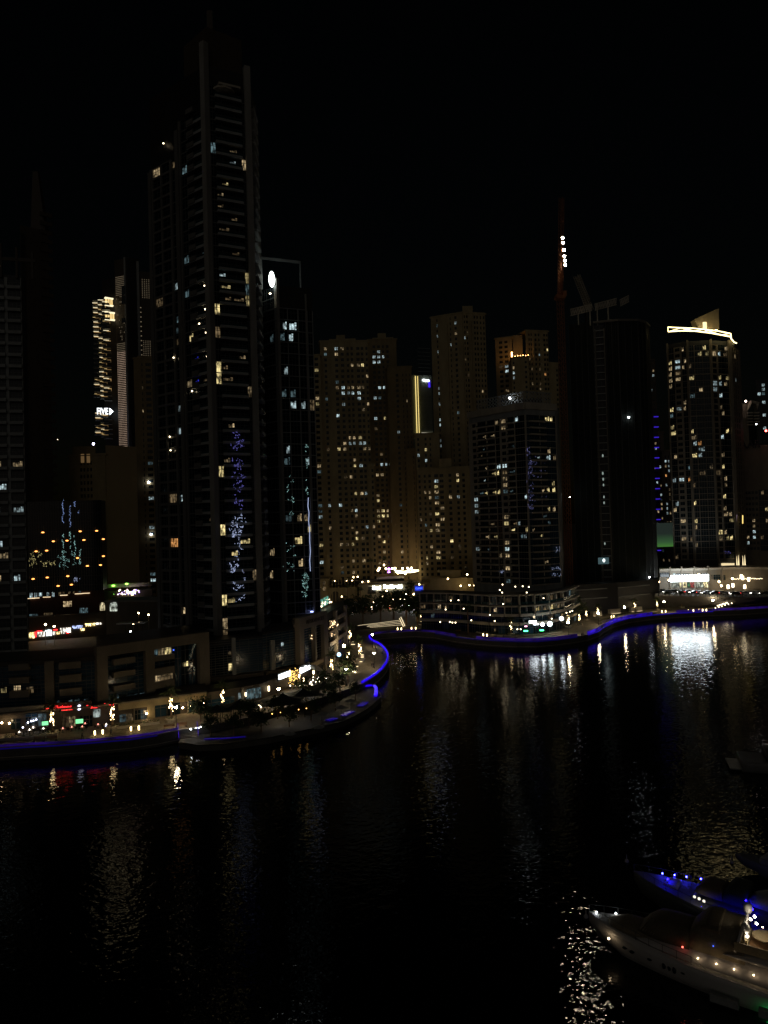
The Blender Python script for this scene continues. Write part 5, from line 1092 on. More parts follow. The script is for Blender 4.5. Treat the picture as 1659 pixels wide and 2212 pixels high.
for lab, s_, x, y, w_, hh, m_ in (('white letter sign over the cafe under the curved podium', 'ROMANI', 1158, 980, 70, 1.4, L_signw), ('small white sign just below and right of the white letter sign', 'cafe', 1190, 1000, 50, .8, L_signw),
      ('pink neon bar sign left of the white letter sign', '—', 1091, 1021, 26, 1.6, emi('pink_neon', (1,.45,.6), 4, False)), ('left green neon strip at the cafe under the curved podium', '—', 1090, 1067, 40, 2, L_green), ('right green neon strip at the cafe under the curved podium', '—', 1247, 1060, 38, 2, L_green)):
    p = P(*Z('e', x, y), 263.0); ww = w_ / 3.016 * .6636 * 263 / 1534
    t_ = thing('cafe_sign', lab, 'sign', p); Ms_, _ = frame(p.xy, p.xy + V((1, .02)))
    if s_ == '—': q = MB(); q.box(Ms_, -ww / 2, ww / 2, 0, .15, p.z - .2, p.z + .2); ob('tube', q.mesh('tube', [m_]), t_)
    else: text(s_, hh, .06, m_, Ms_ @ Mx.Translation((0, .2, p.z)), 'lettering', t_, width=ww)
    q = MB(); q.box(Ms_, -ww / 2 - .1, ww / 2 + .1, -.3, -.05, p.z - .5, p.z + .5); ob('sign_board', q.mesh('sign_board', [darkm]), t_)
for lab, x, y, r_, m_ in (('square white lit sign beside the palm at the cafe', 1253, 1003, .9, L_signw), ('round pale sign over green neon at the right end of the cafe', 1325, 997, 1.0, emi('round_sign', (.8,1,1), 7)), ('oval white sign at the right end of the curved podium', 1440, 945, .8, L_signw)):
    p = P(*Z('e', x, y), 262.5); t_ = thing('cafe_sign', lab, 'sign', p); q = MB()
    q.tube(p, p + V((0, -.3, 0)), r_ * .9, r_ * .9, 4 if 'square' in lab else 14); ob('light_box', q.mesh('light_box', [m_]), t_)
    q = MB(); q.tube(p + V((0, .02, 0)), p + V((0, 2.5, .2)), .06, .06, 5); ob('bracket', q.mesh('bracket', [darkm]), t_)

# mall behind the trees
T = Tower('mall_building', 'long low sandstone hall with arched doors and a blank turret behind the trees', 'building', xy(800,1150,405))
m0, m1, m2, m3, m4, m5 = xy(686,1150,392), xy(706,1150,392), xy(768,1150,396), xy(772,1150,394), xy(830,1150,392), xy(912,1150,384)
def blk(p0, p1, k, xt, yt, d, depth, m_=sand, cor=True):
    z = P(*Z(k, xt, yt), d).z; T.core([p0, p1], 2, z, depth, m_)
    if cor: cap_(T, p0, p1, z, depth, m_, .8, .6)
    return frame(p0, p1), z
blk(m0, m1, 'd', 160, 790, 392, 14); (Mm1, Wm1), _ = blk(m1 + V((0,2)), m2 + V((0,2)), 'd', 400, 885, 396, 14); (Mm2, Wm2), zz = blk(m3, m5, 'd', 800, 845, 392, 16)
blk(xy(910,1150,398), xy(1005,1150,395), 'd', 1300, 790, 396, 10); (Mm3, Wm3), _ = blk(xy(948,1150,402), xy(992,1150,402), 'd', 1480, 700, 402, 10); blk(xy(1000,1150,399), xy(1022,1150,399), 'e', 530, 560, 399, 8)
q = MB()
T.core([m1 + V((1,6)), xy(870,1150,412)], 12, P(*Z('d', 700, 790), 405).z, 20, mat('dark_roof', (.03,.03,.04), .8))
def arch(M_, k, x, y, w_, h_, m_=dkwall, n=.12):
    u, z = onf(M_, *Z(k, x, y), n); pts = [(u - w_/2, z - h_/2), (u + w_/2, z - h_/2), (u + w_/2, z + h_*.2)] + [(u + w_/2 * math.cos(a_), z + h_*.2 + w_/2 * math.sin(a_)) for a_ in [math.pi * i / 6 for i in range(1, 6)]] + [(u - w_/2, z + h_*.2)]
    q = MB(); q.loft([[M_ @ V((a_, 0.02, b_)) for a_, b_ in pts], [M_ @ V((a_, n, b_)) for a_, b_ in pts]]); T.add('arched_door', q, [m_])
arch(Mm1, 'd', 305, 985, 4.5, 8); arch(Mm2, 'd', 950, 955, 3.4, 3.5); arch(Mm2, 'd', 998, 953, 3.4, 3.5); arch(Mm2, 'd', 675, 915, 2.4, 2.6); arch(Mm2, 'd', 720, 912, 2.2, 2.6)
for k, M_, x, y, w_, h_ in (('d', Mm2, 680, 880, 2.2, 1.5), ('d', Mm2, 640+40, 880, 2, 1.5)): u, z = onf(M_, *Z(k, x, y), .1); ob('window', winmesh(w_, h_, 'n', 'w'), T.e, M_ @ Mx.Translation((u, .1, z)) @ FLIP)
for x, y in ((175,825),(190,825),(175,885),(190,885)): u, z = onf(frame(m0, m1)[0], *Z('d', x, y), .1); ob('window', winmesh(.8, 2.4, 'd', 'w'), T.e, frame(m0, m1)[0] @ Mx.Translation((u, .1, z)) @ FLIP)
for i in range(9): T.box(Mm1, Wm1 * i / 9, Wm1 * i / 9 + .4, 0, .35, 3, 16, m=sand)
q = MB()
for k, x, y in (('d',372,970),('d',858,905),('d',1210,838),('d',1520,777),('e',515,513),('e',583,510),('e',590,568),('d',128,922),('e',537,618),('e',452,625),('e',585,620),('e',45,610)): q.ball(P(*Z(k, x, y), 381 if k == 'd' else 390), .42, 8)
T.add('wall_lamp', q, [L_warm], 'stuff')
T.done()
t_ = thing('rooftop_sign', 'white glowing two word sign on the brow of the sandstone hall', 'sign', (Mm2 @ V((Wm2 * .4, .5, 0))).to_tuple()[:2] + (zz - 4,))
for s_, x0, x1, y in (('Hotel', 708, 790, 876), ('Residential', 828, 1022, 861)):
    a = onf(Mm2, *Z('d', x0, y + 6), .9); b_ = onf(Mm2, *Z('d', x1, y - 6), .9); text(s_, 2.9, .12, emi('cool_sign_light', (.85,.95,1), 12), Mm2 @ Mx.Translation(((a[0] + b_[0]) / 2, 1.0, (a[1] + b_[1]) / 2)), 'lettering', t_, width=b_[0] - a[0])
q = MB(); a = onf(Mm2, *Z('d', 700, 876), .5); b_ = onf(Mm2, *Z('d', 1030, 861), .5); q.box(Mm2, a[0], b_[0], .3, .5, a[1] - 1.9, a[1] - 1.6); ob('sign_rail', q.mesh('sign_rail', [darkm]), t_)
p = P(*Z('d', 1207, 880), 300); t_ = thing('shop_sign', 'small blue lit sign at the left end of the curved podium', 'sign', p); q = MB(); q.box(Mx.Translation(p), -1.7, 1.7, 0, .4, -1.0, 1.0, 1); ob('sign_board', q.mesh('sign_board', [L_blue, emi('blue_board', (.03,.06,1), .5, False)]), t_)
text('CLINIC', 1.0, .05, L_blue, Mx.Translation(p) @ frame((0,0), (1,0))[0] @ Mx.Translation((0, .15, 0)), 'lettering', t_, width=3)
q = MB(); q.box(Mx.Translation(p), -1.8, 1.8, .42, 3, -14, 1.2); o = ob('pylon', q.mesh('pylon', [cream]), t_)

# festive street between the sandstone towers
t_ = thing('garland_lights', 'bright festive garlands across the street at the foot of the stepped sandstone tower', 'garland', P(*Z('d', 1050, 710), 425))
q = MB()
for a0_, b0_, sag in (((940,678),(1010,690),8), ((1010,695),(1110,680),10), ((1105,672),(1205,685),6), ((950,700),(1060,712),6), ((1060,705),(1200,690),7)):
    pts = [P(*Z('d', a0_[0] + (b0_[0] - a0_[0]) * s_ / 8, a0_[1] + (b0_[1] - a0_[1]) * s_ / 8 + sag * math.sin(math.pi * s_ / 8)), 425) for s_ in range(9)]; q.path(pts, .34, 5)
ob('garland', q.mesh('garland', [emi('garland_light', (1,.84,.5), 6)]), t_)
q = MB()
for x, y in ((780,662),(832,627),(848,668),(765,685),(920,665),(950,662),(1030,665),(1085,662),(1125,660),(1140,690),(775,672),(1060,720),(980,715)): q.ball(P(*Z('d', x, y), 426), .6, 6)
ob('street_lamp_globes', q.mesh('street_lamp_globes', [L_warm]), t_)['kind'] = 'stuff'
q = MB(); q.ball(P(*Z('d', 882, 672), 426), .9, 8); q.ball(P(*Z('d', 882, 705), 426), .9, 8, 0, .5); ob('violet_lantern', q.mesh('violet_lantern', [emi('violet_lamp', (.55,.2,1), 6)]), t_)
q = MB()
for x, y in ((500,760),(545,755),(425,803),(485,798),(480,820),(595,810),(660,805),(300,800)): q.ball(P(*Z('d', x, y), 404), .38, 6)
tt = thing('terrace_lamps', 'small warm lamps on the terrace behind the sandstone hall', 'lamps', P(*Z('d', 480, 800), 404)); o = ob('lamp', q.mesh('lamp', [L_warm]), tt); o['kind'] = 'stuff'

# right podium with the long white sign
T = Tower('podium_building', 'long pale podium with a bright white shop sign under the gold roofline tower', 'building', xy(1520,1150,352))
pp = [xy(1421,1150,352), xy(1500,1150,350), xy(1580,1150,350), xy(1640,1150,345), xy(1720,1150,335)]
zr = 8.6; zt_ = P(1480, 1229, 350).z; T.core(pp, 2, zt_, 16, taupe)
for i, (a, b_) in enumerate(zip(pp, pp[1:])):
    M_, W_ = frame(a, b_); T.box(M_, 0, W_, -.2, .9, zt_ - .8, zt_ + .3, m=cream); T.box(M_, 0, W_, 0, .4, zr, zt_ - .8, m=taupe) if i > 1 else T.box(M_, 0, W_, 0, .4, zt_ - 3.6, zt_ - .8, m=taupe)
MP, WP = frame(pp[0], pp[1]); MQ, WQ = frame(pp[1], pp[2])
for k, x0, y0, x1, y1, c, M_ in (('g',488,1208,590,1255,'n',MP),('g',632,1215,658,1245,'c',MP),('g',665,1215,720,1245,'nd',MP),('g',735,1218,815,1250,'n',MP),('g',870,1220,1000,1250,'nk',MQ),('g',1035,1230,1060,1275,'w',MQ),('g',1070,1230,1145,1285,'n',MQ),('g',1160,1235,1200,1290,'n',MQ)): panes(T, M_, k, x0, y0, x1, y1, c, .5, 3, 'w')
for x in (600,725,862,1010,1160): 
    M_ = MP if x < 800 else MQ; u, z = onf(M_, *Z('g', x, 1190), .5); T.box(M_, u - .3, u + .3, .3, 1.0, zr, zt_ + 1.2, m=taupe)
for x0, x1, cc in ((605,700,'w'),(700,735,'y'),(740,780,'y'),(782,815,'g'),(820,860,'r'),(862,880,'y'),(885,960,'w'),(960,1012,'y')):
    M_ = MP if x1 < 830 else MQ; u0, u1, z0, z1 = frect(M_, 'g', x0, 1312, x1, 1368, .5); q = MB(); q.box(M_, u0, u1, .42, .55, z0, z1, 0)
    for i in range(int((u1 - u0) / .7)): q.box(M_, u0 + .7 * i, u0 + .7 * i + .35 * R.random(), .5, .7, z0, z0 + (z1 - z0) * R.random() * .8, 1)
    T.add('shop_window', q, [dict(w=lit('store_white', (.95,1,.8), 1.0, 1.2), y=lit('store_yellow', (1,.85,.45), 1.4, 1.2), g=lit('store_green', (.2,.9,.35), .6, 1), r=lit('store_red', (.8,.12,.1), .5, 1))[cc], darkm])
q = MB()
for k, x, y in (('g',590,1290),('g',1130,1305),('g',1275,1273),('g',912,1230),('g',1155,1350),('g',478,1308)): q.ball(P(*Z(k, x, y), 344), .5, 8)
T.add('wall_lamp', q, [L_warm])
q = MB()
for x, y in ((1228,1360),(1280,1345),(1408,1360),(1370,1250),(1385,1265),(1450,1280)): q.box(Mx.Translation(P(*Z('g', x, y), 343)), -.5, .5, -.2, .2, -.9, .9)
T.add('doorway_light', q, [L_fairy])
q = MB(); 
for i in range(22): q.ball(P(*Z('g', 1300 + i * 14, 1275 + R.uniform(-6, 6) - (i > 8) * 3), 341), .16, 5)
T.add('string_lights_or_glints', q, [L_fairy], 'stuff')
T.done()
t_ = thing('supermarket_sign', 'long glowing white sign board with a row of lamps on top, over the road', 'sign', P(*Z('g', 800, 1290), 345))
a = P(*Z('g', 603, 1274), 343); b_ = P(*Z('g', 1012, 1288), 343); Msn, Lsn = frame(a.xy, b_.xy); h_ = 2.3
q = MB(); q.box(Msn, 0, Lsn, 0, .6, a.z - h_ / 2 - .3, a.z + h_ / 2 - .3); ob('light_box', q.mesh('light_box', [emi('sign_box_light', (.84,.94,1), 15)]), t_)
text('super market store', 1.1, .05, mat('grey_lettering', (.25,.27,.3), .5), Msn @ Mx.Translation((Lsn * .55, .65, a.z - .1)), 'lettering', t_, width=Lsn * .4)
for i in range(15):
    q = MB(); c = Msn @ V((Lsn * (i + .3) / 14.6, .9, a.z + h_ / 2 + .25)); q.ball(c, .42, 8, 0, .8); q.tube(c, Msn @ V((Lsn * (i + .3) / 14.6, .2, a.z + h_ / 2 - .3)), .06, .06, 4); ob('spot_lamp', q.mesh('spot_lamp', [emi('sign_spot', (.9,.96,1), 10)]), t_)
# sloping retaining wall and raised road
rw = [G(x, y, zr) for x, y in ((1415,1287),(1500,1288),(1580,1290),(1659,1290),(1740,1288))]; lo = [G(x, y, 2.6) for x, y in ((1405,1310),(1500,1312),(1580,1308),(1659,1303),(1740,1298))]
mb = MB()
for i in range(4): mb.face([lo[i], lo[i+1], rw[i+1], rw[i]])
struct('embankment', mb, [mat('grey_embankment', (.16,.15,.14), .85)])
mb = MB()
for i in range(4): mb.face([rw[i], rw[i+1], rw[i+1] + V((0, 30, 0)), rw[i] + V((0, 30, 0))])
struct('raised_road', mb, [asph])
t_ = thing('concrete_barrier', 'ribbed concrete barrier along the raised road above the slope', 'barrier', rw[1])
for i in range(4):
    M_, L_ = frame(rw[i].xy, rw[i+1].xy); n = int(L_ / 1.6)
    for j in range(n): q = MB(); q.box(M_, j * 1.6, j * 1.6 + 1.2, -.4, 0, zr + .01, zr + .95); ob('block', q.mesh('block', [grey]), t_)
p = P(*Z('g', 550, 800), 392); t_ = thing('billboard', 'wide screen glowing green along its lower edge, behind the long podium', 'billboard', (p.x, p.y, 2.5)); Mbb, _ = frame(p.xy, p.xy + V((1, .05)))
q = MB(); q.box(Mbb, -11, 11, -.6, -.02, p.z - 7, p.z + 7, 1); ob('casing', q.mesh('casing', [dkwall, grey]), t_)
m = bpy.data.materials.new('green_screen_gradient'); tt_, b = nodes(m); tcn = tt_.nodes.new('ShaderNodeTexCoord'); sp_ = tt_.nodes.new('ShaderNodeSeparateXYZ'); tt_.links.new(tcn.outputs['Generated'], sp_.inputs[0]); cr_ = tt_.nodes.new('ShaderNodeValToRGB')
cr_.color_ramp.elements[0].color = (.05,.16,.03,1); cr_.color_ramp.elements[1].color = (.015,.022,.018,1); cr_.color_ramp.elements[1].position = .55; cr_.color_ramp.elements.new(.2).color = (.03,.08,.03,1)
tt_.links.new(sp_.outputs[2], cr_.inputs[0]); tt_.links.new(cr_.outputs[0], b.inputs['Emission Color']); b.inputs['Emission Strength'].default_value = 1; b.inputs['Base Color'].default_value = (0,0,0,1)
q = MB(); q.box(Mbb, -10.8, 10.8, 0, .1, p.z - 6.5, p.z + 6.5); ob('screen', q.mesh('screen', [m]), t_)
q = MB()
for u in (-8, 8): q.box(Mbb, u - .5, u + .5, -.7, -.1, 2.5, p.z - 7)
ob('support_post', q.mesh('support_post', [grey]), t_)

# amphitheatre steps with light lines
t_ = thing('lit_steps', 'broad garden steps edged with warm light lines under the dark trees', 'steps', G(*Z('d', 780, 1290), 2.5))
rows = (((545,1283),(995,1226)), ((600,1287),(1010,1240)), ((615,1297),(1018,1257)), ((620,1307),(1025,1275)), ((640,1312),(800,1284)), ((365,1310),(440,1300)), ((360,1335),(430,1318)), ((840,1280),(930,1270)))
for i, (a_, b_) in enumerate(rows):
    z = 2.6 + (4 - min(i, 4)) * .45; pa, pb = G(*Z('d', *a_), z), G(*Z('d', *b_), z); M_, L_ = frame(pa.xy, pb.xy)
    q = MB(); q.box(M_, 0, L_, -2.2, 0, 2.45, z); ob('step', q.mesh('step', [MT['dark_decking']]), t_)
    q = MB(); q.box(M_, 0, L_, .01, .08, z + .01, z + .09); ob('light_line', q.mesh('light_line', [L_strip]), t_)
for xa, ya, xb, yb in ((997,1205,1038,1290),(1012,1190,1055,1285)):
    q = MB(); q.tube(G(*Z('d', xa, ya), 3.6), G(*Z('d', xb, yb), 2.7), .16, .16, 5); ob('light_line', q.mesh('light_line', [L_strip]), t_)
# ================================================================== PALMS, TREES, LAMPS, FURNITURE
def frond_mesh(L_=2.7, droop=1.0):
    q = MB(); pts = []; n = 9
    for i in range(n + 1):
        t_ = i / n; pts.append(V((L_ * t_ * (1 - .18 * t_), 0, .55 * L_ * t_ * (1 - 1.35 * t_ * droop))))
    for i in range(n):
        a, b_ = pts[i], pts[i+1]; q.tube(a, b_, .035 * (1 - i / n) + .01, None, 3, 0, False)
        wl = .62 * math.sin(math.pi * (.12 + .83 * (i + .5) / n))
        for s_ in (-1, 1):
            m_ = a.lerp(b_, .5)
            for dx in (0, .5):
                c = a.lerp(b_, dx); e = c + V((.28, s_ * wl, -.16 - .3 * droop * wl)); q.face([c, c + (b_ - a) * .32, e])
    return q.mesh('frond', [frond])
FRS = [frond_mesh(2.9, .8), frond_mesh(2.6, 1.15), frond_mesh(2.3, .3)]
def make_palm(label, h=6.0, lights=True, planter=True, small=False):
    t_ = thing('palm_tree', label, 'palm tree', (0, 0, 0))
    q = MB(); k = 9
    for i in range(k):
        z0, z1 = h * i / k, h * (i + 1) / k; q.tube((.05 * math.sin(i), 0, z0), (.05 * math.sin(i + 1), 0, z1 + .02), .24 - .006 * i, .20 - .006 * i, 8)
    q.ball((0, 0, h + .05), .38, 8, 0, 1.2); loc_ob('trunk', q.mesh('trunk', [bark]), t_)
    N = 20 if not small else 15
    for i in range(N):
        o = loc_ob('frond', FRS[0 if i % 3 else 1] if i < N * .75 else FRS[2], t_)
        o.matrix_basis = Mx.Translation((0, 0, h + .2)) @ Mx.Rotation(i * 2.399, 4, 'Z') @ Mx.Rotation(math.radians(-(-18 + 70 * i / N)), 4, 'Y') @ Mx.Scale(.9 + .25 * ((i * 7) % 5) / 5, 4)
    if lights:
        q = MB()
        for i in range(30):
            a = R.uniform(0, 6.28); z = h * (.62 + R.gauss(0, .13)); q.ball((R.uniform(.25, .38) * math.cos(a), R.uniform(.25, .38) * math.sin(a), min(h, z)), R.choice((.04, .05, .07, .12)), 5)
        loc_ob('string_lights_or_glints', q.mesh('string_lights_or_glints', [L_gold]), t_, 'stuff')
    if planter:
        q = MB(); q.loft([[(1.15*math.cos(a),1.15*math.sin(a),0) for a in [i*math.pi/4+math.pi/8 for i in range(8)]], [(1.4*math.cos(a),1.4*math.sin(a),.65) for a in [i*math.pi/4+math.pi/8 for i in range(8)]]])
        loc_ob('planter', q.mesh('planter', [cream]), t_)
        q = MB()
        for i in range(70):
            a, r_ = R.uniform(0, 6.28), R.uniform(.1, 1.3); p = V((r_ * math.cos(a), r_ * math.sin(a), .68 + .15 * R.random())); d = V((R.uniform(-.2,.2), R.uniform(-.2,.2), .12)); e = V((R.uniform(-.15,.15), R.uniform(-.15,.15), .02)); q.face([p - e, p + d, p + e])
        loc_ob('hedge', q.mesh('hedge', [leaf]), t_)
    return t_
palmA = make_palm('date palm with lights wound on its trunk, left of the red restaurant sign middle', 5.6)
palmB = None
spots = [((113,1588),0,'light wound palm in a round planter under the left half of the red sign'), ((243,1575),0,'light wound palm just right of the red restaurant sign'), ((370,1558),1.05,'palm in a planter between two benches near the violet stairs'), ((481,1534),.95,'palm with a few trunk lights before the pale shop windows, left of the tents'),
 ((717,1462),1.0,'palm at the right end of the candlelit tables, below the portal frame'), ((753,1443),.95,'palm with a bright trunk left of the curved promenade, nearest the round blue sign'), ((778,1428),1.1,'tall palm at the inner edge of the curved promenade'), ((757,1392),1.0,'palm with strongly lit trunk beside the first lit steps'),
 ((911,1352),.9,'lone palm standing left of the curved podium, above the bay'), ((988,1356),.9,'palm before the left part of the curved podium'), ((1037,1364),.9,'palm before the middle of the curved podium, close to the cafe'), ((1104,1372),1.0,'short palm with a bright lamp before the cafe signs'),
 ((1176,1360),1.2,'tall palm beside the square lit cafe sign'), ((1228,1356),1.0,'palm at the right end of the curved podium'), ((1252,1351),.9,'leaning palm just right of the curved podium end'), ((1267,1340),.8,'palm third from the curved podium on the bend'), ((1292,1333),.8,'palm beside the first globe lamp on the quay bend'),
 ((1330,1323),.8,'palm in front of the left lit planter wall'), ((1372,1321),.8,'palm in front of the second lit planter wall'), ((1420,1318),.8,'palm left of the paired lamps below the slope'), ((1473,1313),1.0,'bushy palm at the foot of the sloping wall')]
for i, ((x, y), s_, lab) in enumerate(spots):
    p = G(x, y, 2.5)
    if i == 0: palmA.matrix_basis = Mx.Translation(p); palmA['label'] = lab; palmA['group'] = 'light wound palms along the promenade'; palmA0 = palmA
    else: dup(palmA, lab, p, R.uniform(0, 6), s_ or 1, 'light wound palms along the promenade')
palmD = make_palm('dark palm in the mall garden, leftmost before the sandstone hall', 7.0, False, False, True); pd_ = [((752,1330),392,1.2,'dark palm in front of the arched door of the sandstone hall'), ((780,1332),380,1.1,'dark palm second from the left before the sandstone hall'), ((805,1330),372,1.1,'dark palm below the left word of the white rooftop sign'), ((834,1326),378,1.15,'dark palm below the right word of the white rooftop sign'),
  ((305,1345),260,1.3,'dark palm before the arched windows left of the tallest tower'), ((1011,1345),270,1.3,'dark palm crown over the left part of the curved podium'), ((1165,1335),272,1.2,'dark palm above the square cafe sign'), ((570,1320),210,1.0,'dark palm on the roof terrace left of the portal frame'), ((655,1312),225,.9,'dark palm on the roof terrace above the blue white strip')]
for i, ((x, y), d, s_, lab) in enumerate(pd_):
    p = P(x, y, d); p.z = max(2.5, p.z)
    if 'roof' in lab: p = P(x, y, d); p.z = 18
    if i == 0: palmD.matrix_basis = Mx.Translation((p.x, p.y, 2.5)) @ Mx.Scale(s_, 4); palmD['label'] = lab; palmD['group'] = 'unlit palms'
    else: dup(palmD, lab, (p.x, p.y, p.z if 'roof' in lab else 2.5), R.uniform(0, 6), s_, 'unlit palms')

def make_tree(label, r_=3.0, h=5.5, n=900, trunk_m=bark, crown_sz=.85):
    t_ = thing('broadleaf_tree', label, 'tree', (0,0,0)); q = MB(); q.tube((0,0,0), (.1,0,h - r_ * .5), .2, .12, 7)
    for i in range(4): a = i * 1.6; q.tube((.1,0,h - r_ * .6), (.6 * r_ * math.cos(a), .6 * r_ * math.sin(a), h + .2), .1, .04, 5)
    loc_ob('trunk', q.mesh('trunk', [trunk_m]), t_)
    q = MB(); cl = [V((R.gauss(0, .5) * r_ * .7, R.gauss(0, .5) * r_ * .7, h + R.uniform(-.45, .7) * r_ * crown_sz)) for _ in range(16)]
    for i in range(n):
        c = R.choice(cl); d = V((R.gauss(0, 1), R.gauss(0, 1), R.gauss(0, 1))).normalized() * r_ * .42 * R.random() ** .4; p = c + d; s_ = .16 + .12 * R.random()
        a = V((R.uniform(-1,1), R.uniform(-1,1), R.uniform(-1,1))) * s_; b_ = V((R.uniform(-1,1), R.uniform(-1,1), R.uniform(-1,1))) * s_; q.face([p - a, p + b_, p + a, p - b_])
    loc_ob('crown', q.mesh('crown', [leaf]), t_); return t_
tr = make_tree('dense round tree beside the violet stairs with small lamps at its foot', 3.0, 4.2)
tl = [((433,1570),2.5,1.0,'dense round tree beside the violet stairs with small lamps at its foot'), ((538,1572),2.5,.9,'dark round tree at the left end of the black tents'), ((600,1553),2.5,.8,'dark low tree below the beige lit sail'), ((752,1475),2.5,1.15,'dark round tree beside the bracket of blue light'), ((715,1520),2.5,.8,'dark tree on the terrace left of the blue bracket'),
  ((754,1352),2.5,1.9,'dark tree clump at the left end of the lit garden steps'), ((784,1350),2.5,1.9,'dark tree second from left above the lit garden steps'), ((822,1345),2.5,2.0,'dark tree above the middle of the lit garden steps'), ((850,1338),2.5,2.1,'tall dark tree above the right end of the lit garden steps'), ((878,1350),2.5,2.2,'broad dark tree right of the lit garden steps'), ((902,1350),2.5,1.8,'dark tree touching the left end of the curved podium'),
  ((455,1590),1.0,.7,'low dark bush on the terrace right of the violet stairs'), ((505,1590),1.0,.75,'dark bush on the terrace second from the violet stairs'), ((565,1582),1.0,.75,'dark bush on the lower terrace before the left tent'), ((625,1570),1.0,.7,'dark bush on the lower terrace below the lit sail'),
  ((672,1556),1.0,.75,'dark bush on the terrace left of the faint blue patches'), ((725,1535),1.0,.7,'dark bush between the blue lit patches'), ((768,1512),1.0,.7,'dark bush nearest the blue bracket on the terrace'), ((655,1508),2.5,.8,'dark tree behind the middle tent'), ((700,1492),2.5,.8,'dark tree below the lantern tables at the right'), ((735,1500),2.5,.9,'dark tree beside the cup lamp right of the tables'),
  ((730,1402),2.5,1.0,'small tree below the right edge of the portal podium'), ((1205,1348),2.5,1.3,'tree behind the oval sign at the podium end'), ((1245,1338),2.5,1.4,'dark tree right of the curved podium end'), ((1470,1312),2.5,1.3,'dark bush tree at the foot of the slope beside the palm'), ((1440,1312),2.5,1.1,'dark shrub tree left of the slope')]
for i, ((x, y), z, s_, lab) in enumerate(tl):
    p = G(x, y, z)
    if i == 0: tr.matrix_basis = Mx.Translation(p); tr['group'] = 'dark round trees along the water'
    else: dup(tr, lab, p, R.uniform(0, 6), s_, 'dark round trees along the water')
tw = make_tree('round tree on a white trunk beside the blue shop sign', 4.6, 13, 900, whitep); p = P(*Z('d', 1105, 1040), 330); tw.matrix_basis = Mx.Translation((p.x, p.y, 2.5))

def make_lamp(kind):
    t_ = thing('street_lamp', 'x', 'lamp', (0,0,0)); q = MB(); q.tube((0,0,0), (0,0,.5), .14, .10, 8); q.tube((0,0,.5), (0,0,4.3), .06, .045, 8); loc_ob('post', q.mesh('post', [darkm]), t_)
    if kind == 'cup':
        q = MB(); q.loft([[(r_ * math.cos(a), r_ * math.sin(a), z) for a in [i * math.pi / 5 for i in range(10)]] for r_, z in ((.08,4.25),(.22,4.4),(.34,4.62),(.36,4.7))]); loc_ob('lamp_shade', q.mesh('lamp_shade', [L_globe], True), t_)
        q = MB(); q.tube((0,0,4.72), (0,0,4.78), .42, .40, 10); loc_ob('cap', q.mesh('cap', [darkm]), t_)
    else: q = MB(); q.ball((0,0,4.6), .36, 10); loc_ob('lamp_globe', q.mesh('lamp_globe', [L_globe], True), t_)
    return t_
def place(proto, items, group, dz=2.5):
    for i, it in enumerate(items):
        (x, y), lab = it[0], it[1]; rz = it[2] if len(it) > 2 else 0; sc_ = it[3] if len(it) > 3 else 1
        p = G(x, y, dz)
        if i == 0: proto.matrix_basis = Mx.Translation(p) @ Mx.Rotation(rz, 4, 'Z') @ Mx.Scale(sc_, 4); proto['label'] = lab; proto['group'] = group
        else: dup(proto, lab, p, rz, sc_, group)
place(make_lamp('cup'), [((381,1573),'cup shaped street lamp beside the palm between two benches'), ((603,1530),'cup shaped street lamp at the tip of the beige lit sail'), ((749,1482),'cup shaped street lamp right of the candlelit tables'), ((809,1444),'cup shaped street lamp standing alone on the curved promenade'), ((805,1399),'cup shaped street lamp at the inner corner of the curved promenade')], 'cup shaped street lamps')
place(make_lamp('globe'), [((1293,1350),'globe lamp on the quay bend beside a light wound palm'), ((1350,1335),'globe lamp left of the blue quay strip, before the netted tower'), ((1435,1322),'globe lamp over the paired lamps below the slope'), ((1541,1319),'globe lamp beside the dotted stair lights below the slope'), ((1228,1372),'globe lamp near the people on the bend right of the podium'), ((744,1432),'large bright globe lamp left of the curved promenade', 0, 1.15), ((1101,1368),'globe lamp in front of the short palm at the cafe')], 'globe street lamps')
def make_bollard():
    t_ = thing('glowing_bollard', 'x', 'bollard lamp', (0,0,0)); q = MB(); q.tube((0,0,0), (0,0,.25), .16, .16, 8); loc_ob('base', q.mesh('base', [darkm]), t_)
    q = MB(); q.tube((0,0,.25), (0,0,1.0), .15, .17, 8); q.ball((0,0,1.0), .17, 8, 0, .6); loc_ob('lamp_body', q.mesh('lamp_body', [emi('bollard_glow', (1,.72,.32), 12)]), t_); return t_
pr = 'glowing bollard lamps on the promenade'
place(make_bollard(), [((205,1590),'left glowing bollard of the pair right of the benches under the red sign'), ((222,1588),'right glowing bollard of the pair right of the benches under the red sign'), ((283,1581),'left glowing bollard of the pair before the tall beige pier'), ((300,1579),'right glowing bollard of the pair before the tall beige pier'),
 ((859,1362),'left bollard of the pair below the lit garden steps'), ((867,1362),'right bollard of the pair below the lit garden steps'), ((889,1361),'left bollard of the pair at the left end of the inner bay'), ((898,1361),'right bollard of the pair at the left end of the inner bay'), ((1044,1375),'left bollard of the pair below the middle of the curved podium'), ((1052,1376),'right bollard of the pair below the middle of the curved podium'),
 ((1321,1336),'left bollard of the pair right of the first globe lamp'), ((1326,1335),'right bollard of the pair right of the first globe lamp'), ((1430,1324),'left bollard of the pair under the third globe lamp'), ((1438,1324),'right bollard of the pair under the third globe lamp'), ((1487,1322),'first of five bollards in the row below the slope'), ((1498,1322),'second of five bollards in the row below the slope'), ((1510,1321),'middle of the five bollards in the row below the slope'), ((1518,1321),'fourth of five bollards in the row below the slope'), ((1526,1321),'last of five bollards in the row below the slope')], pr)
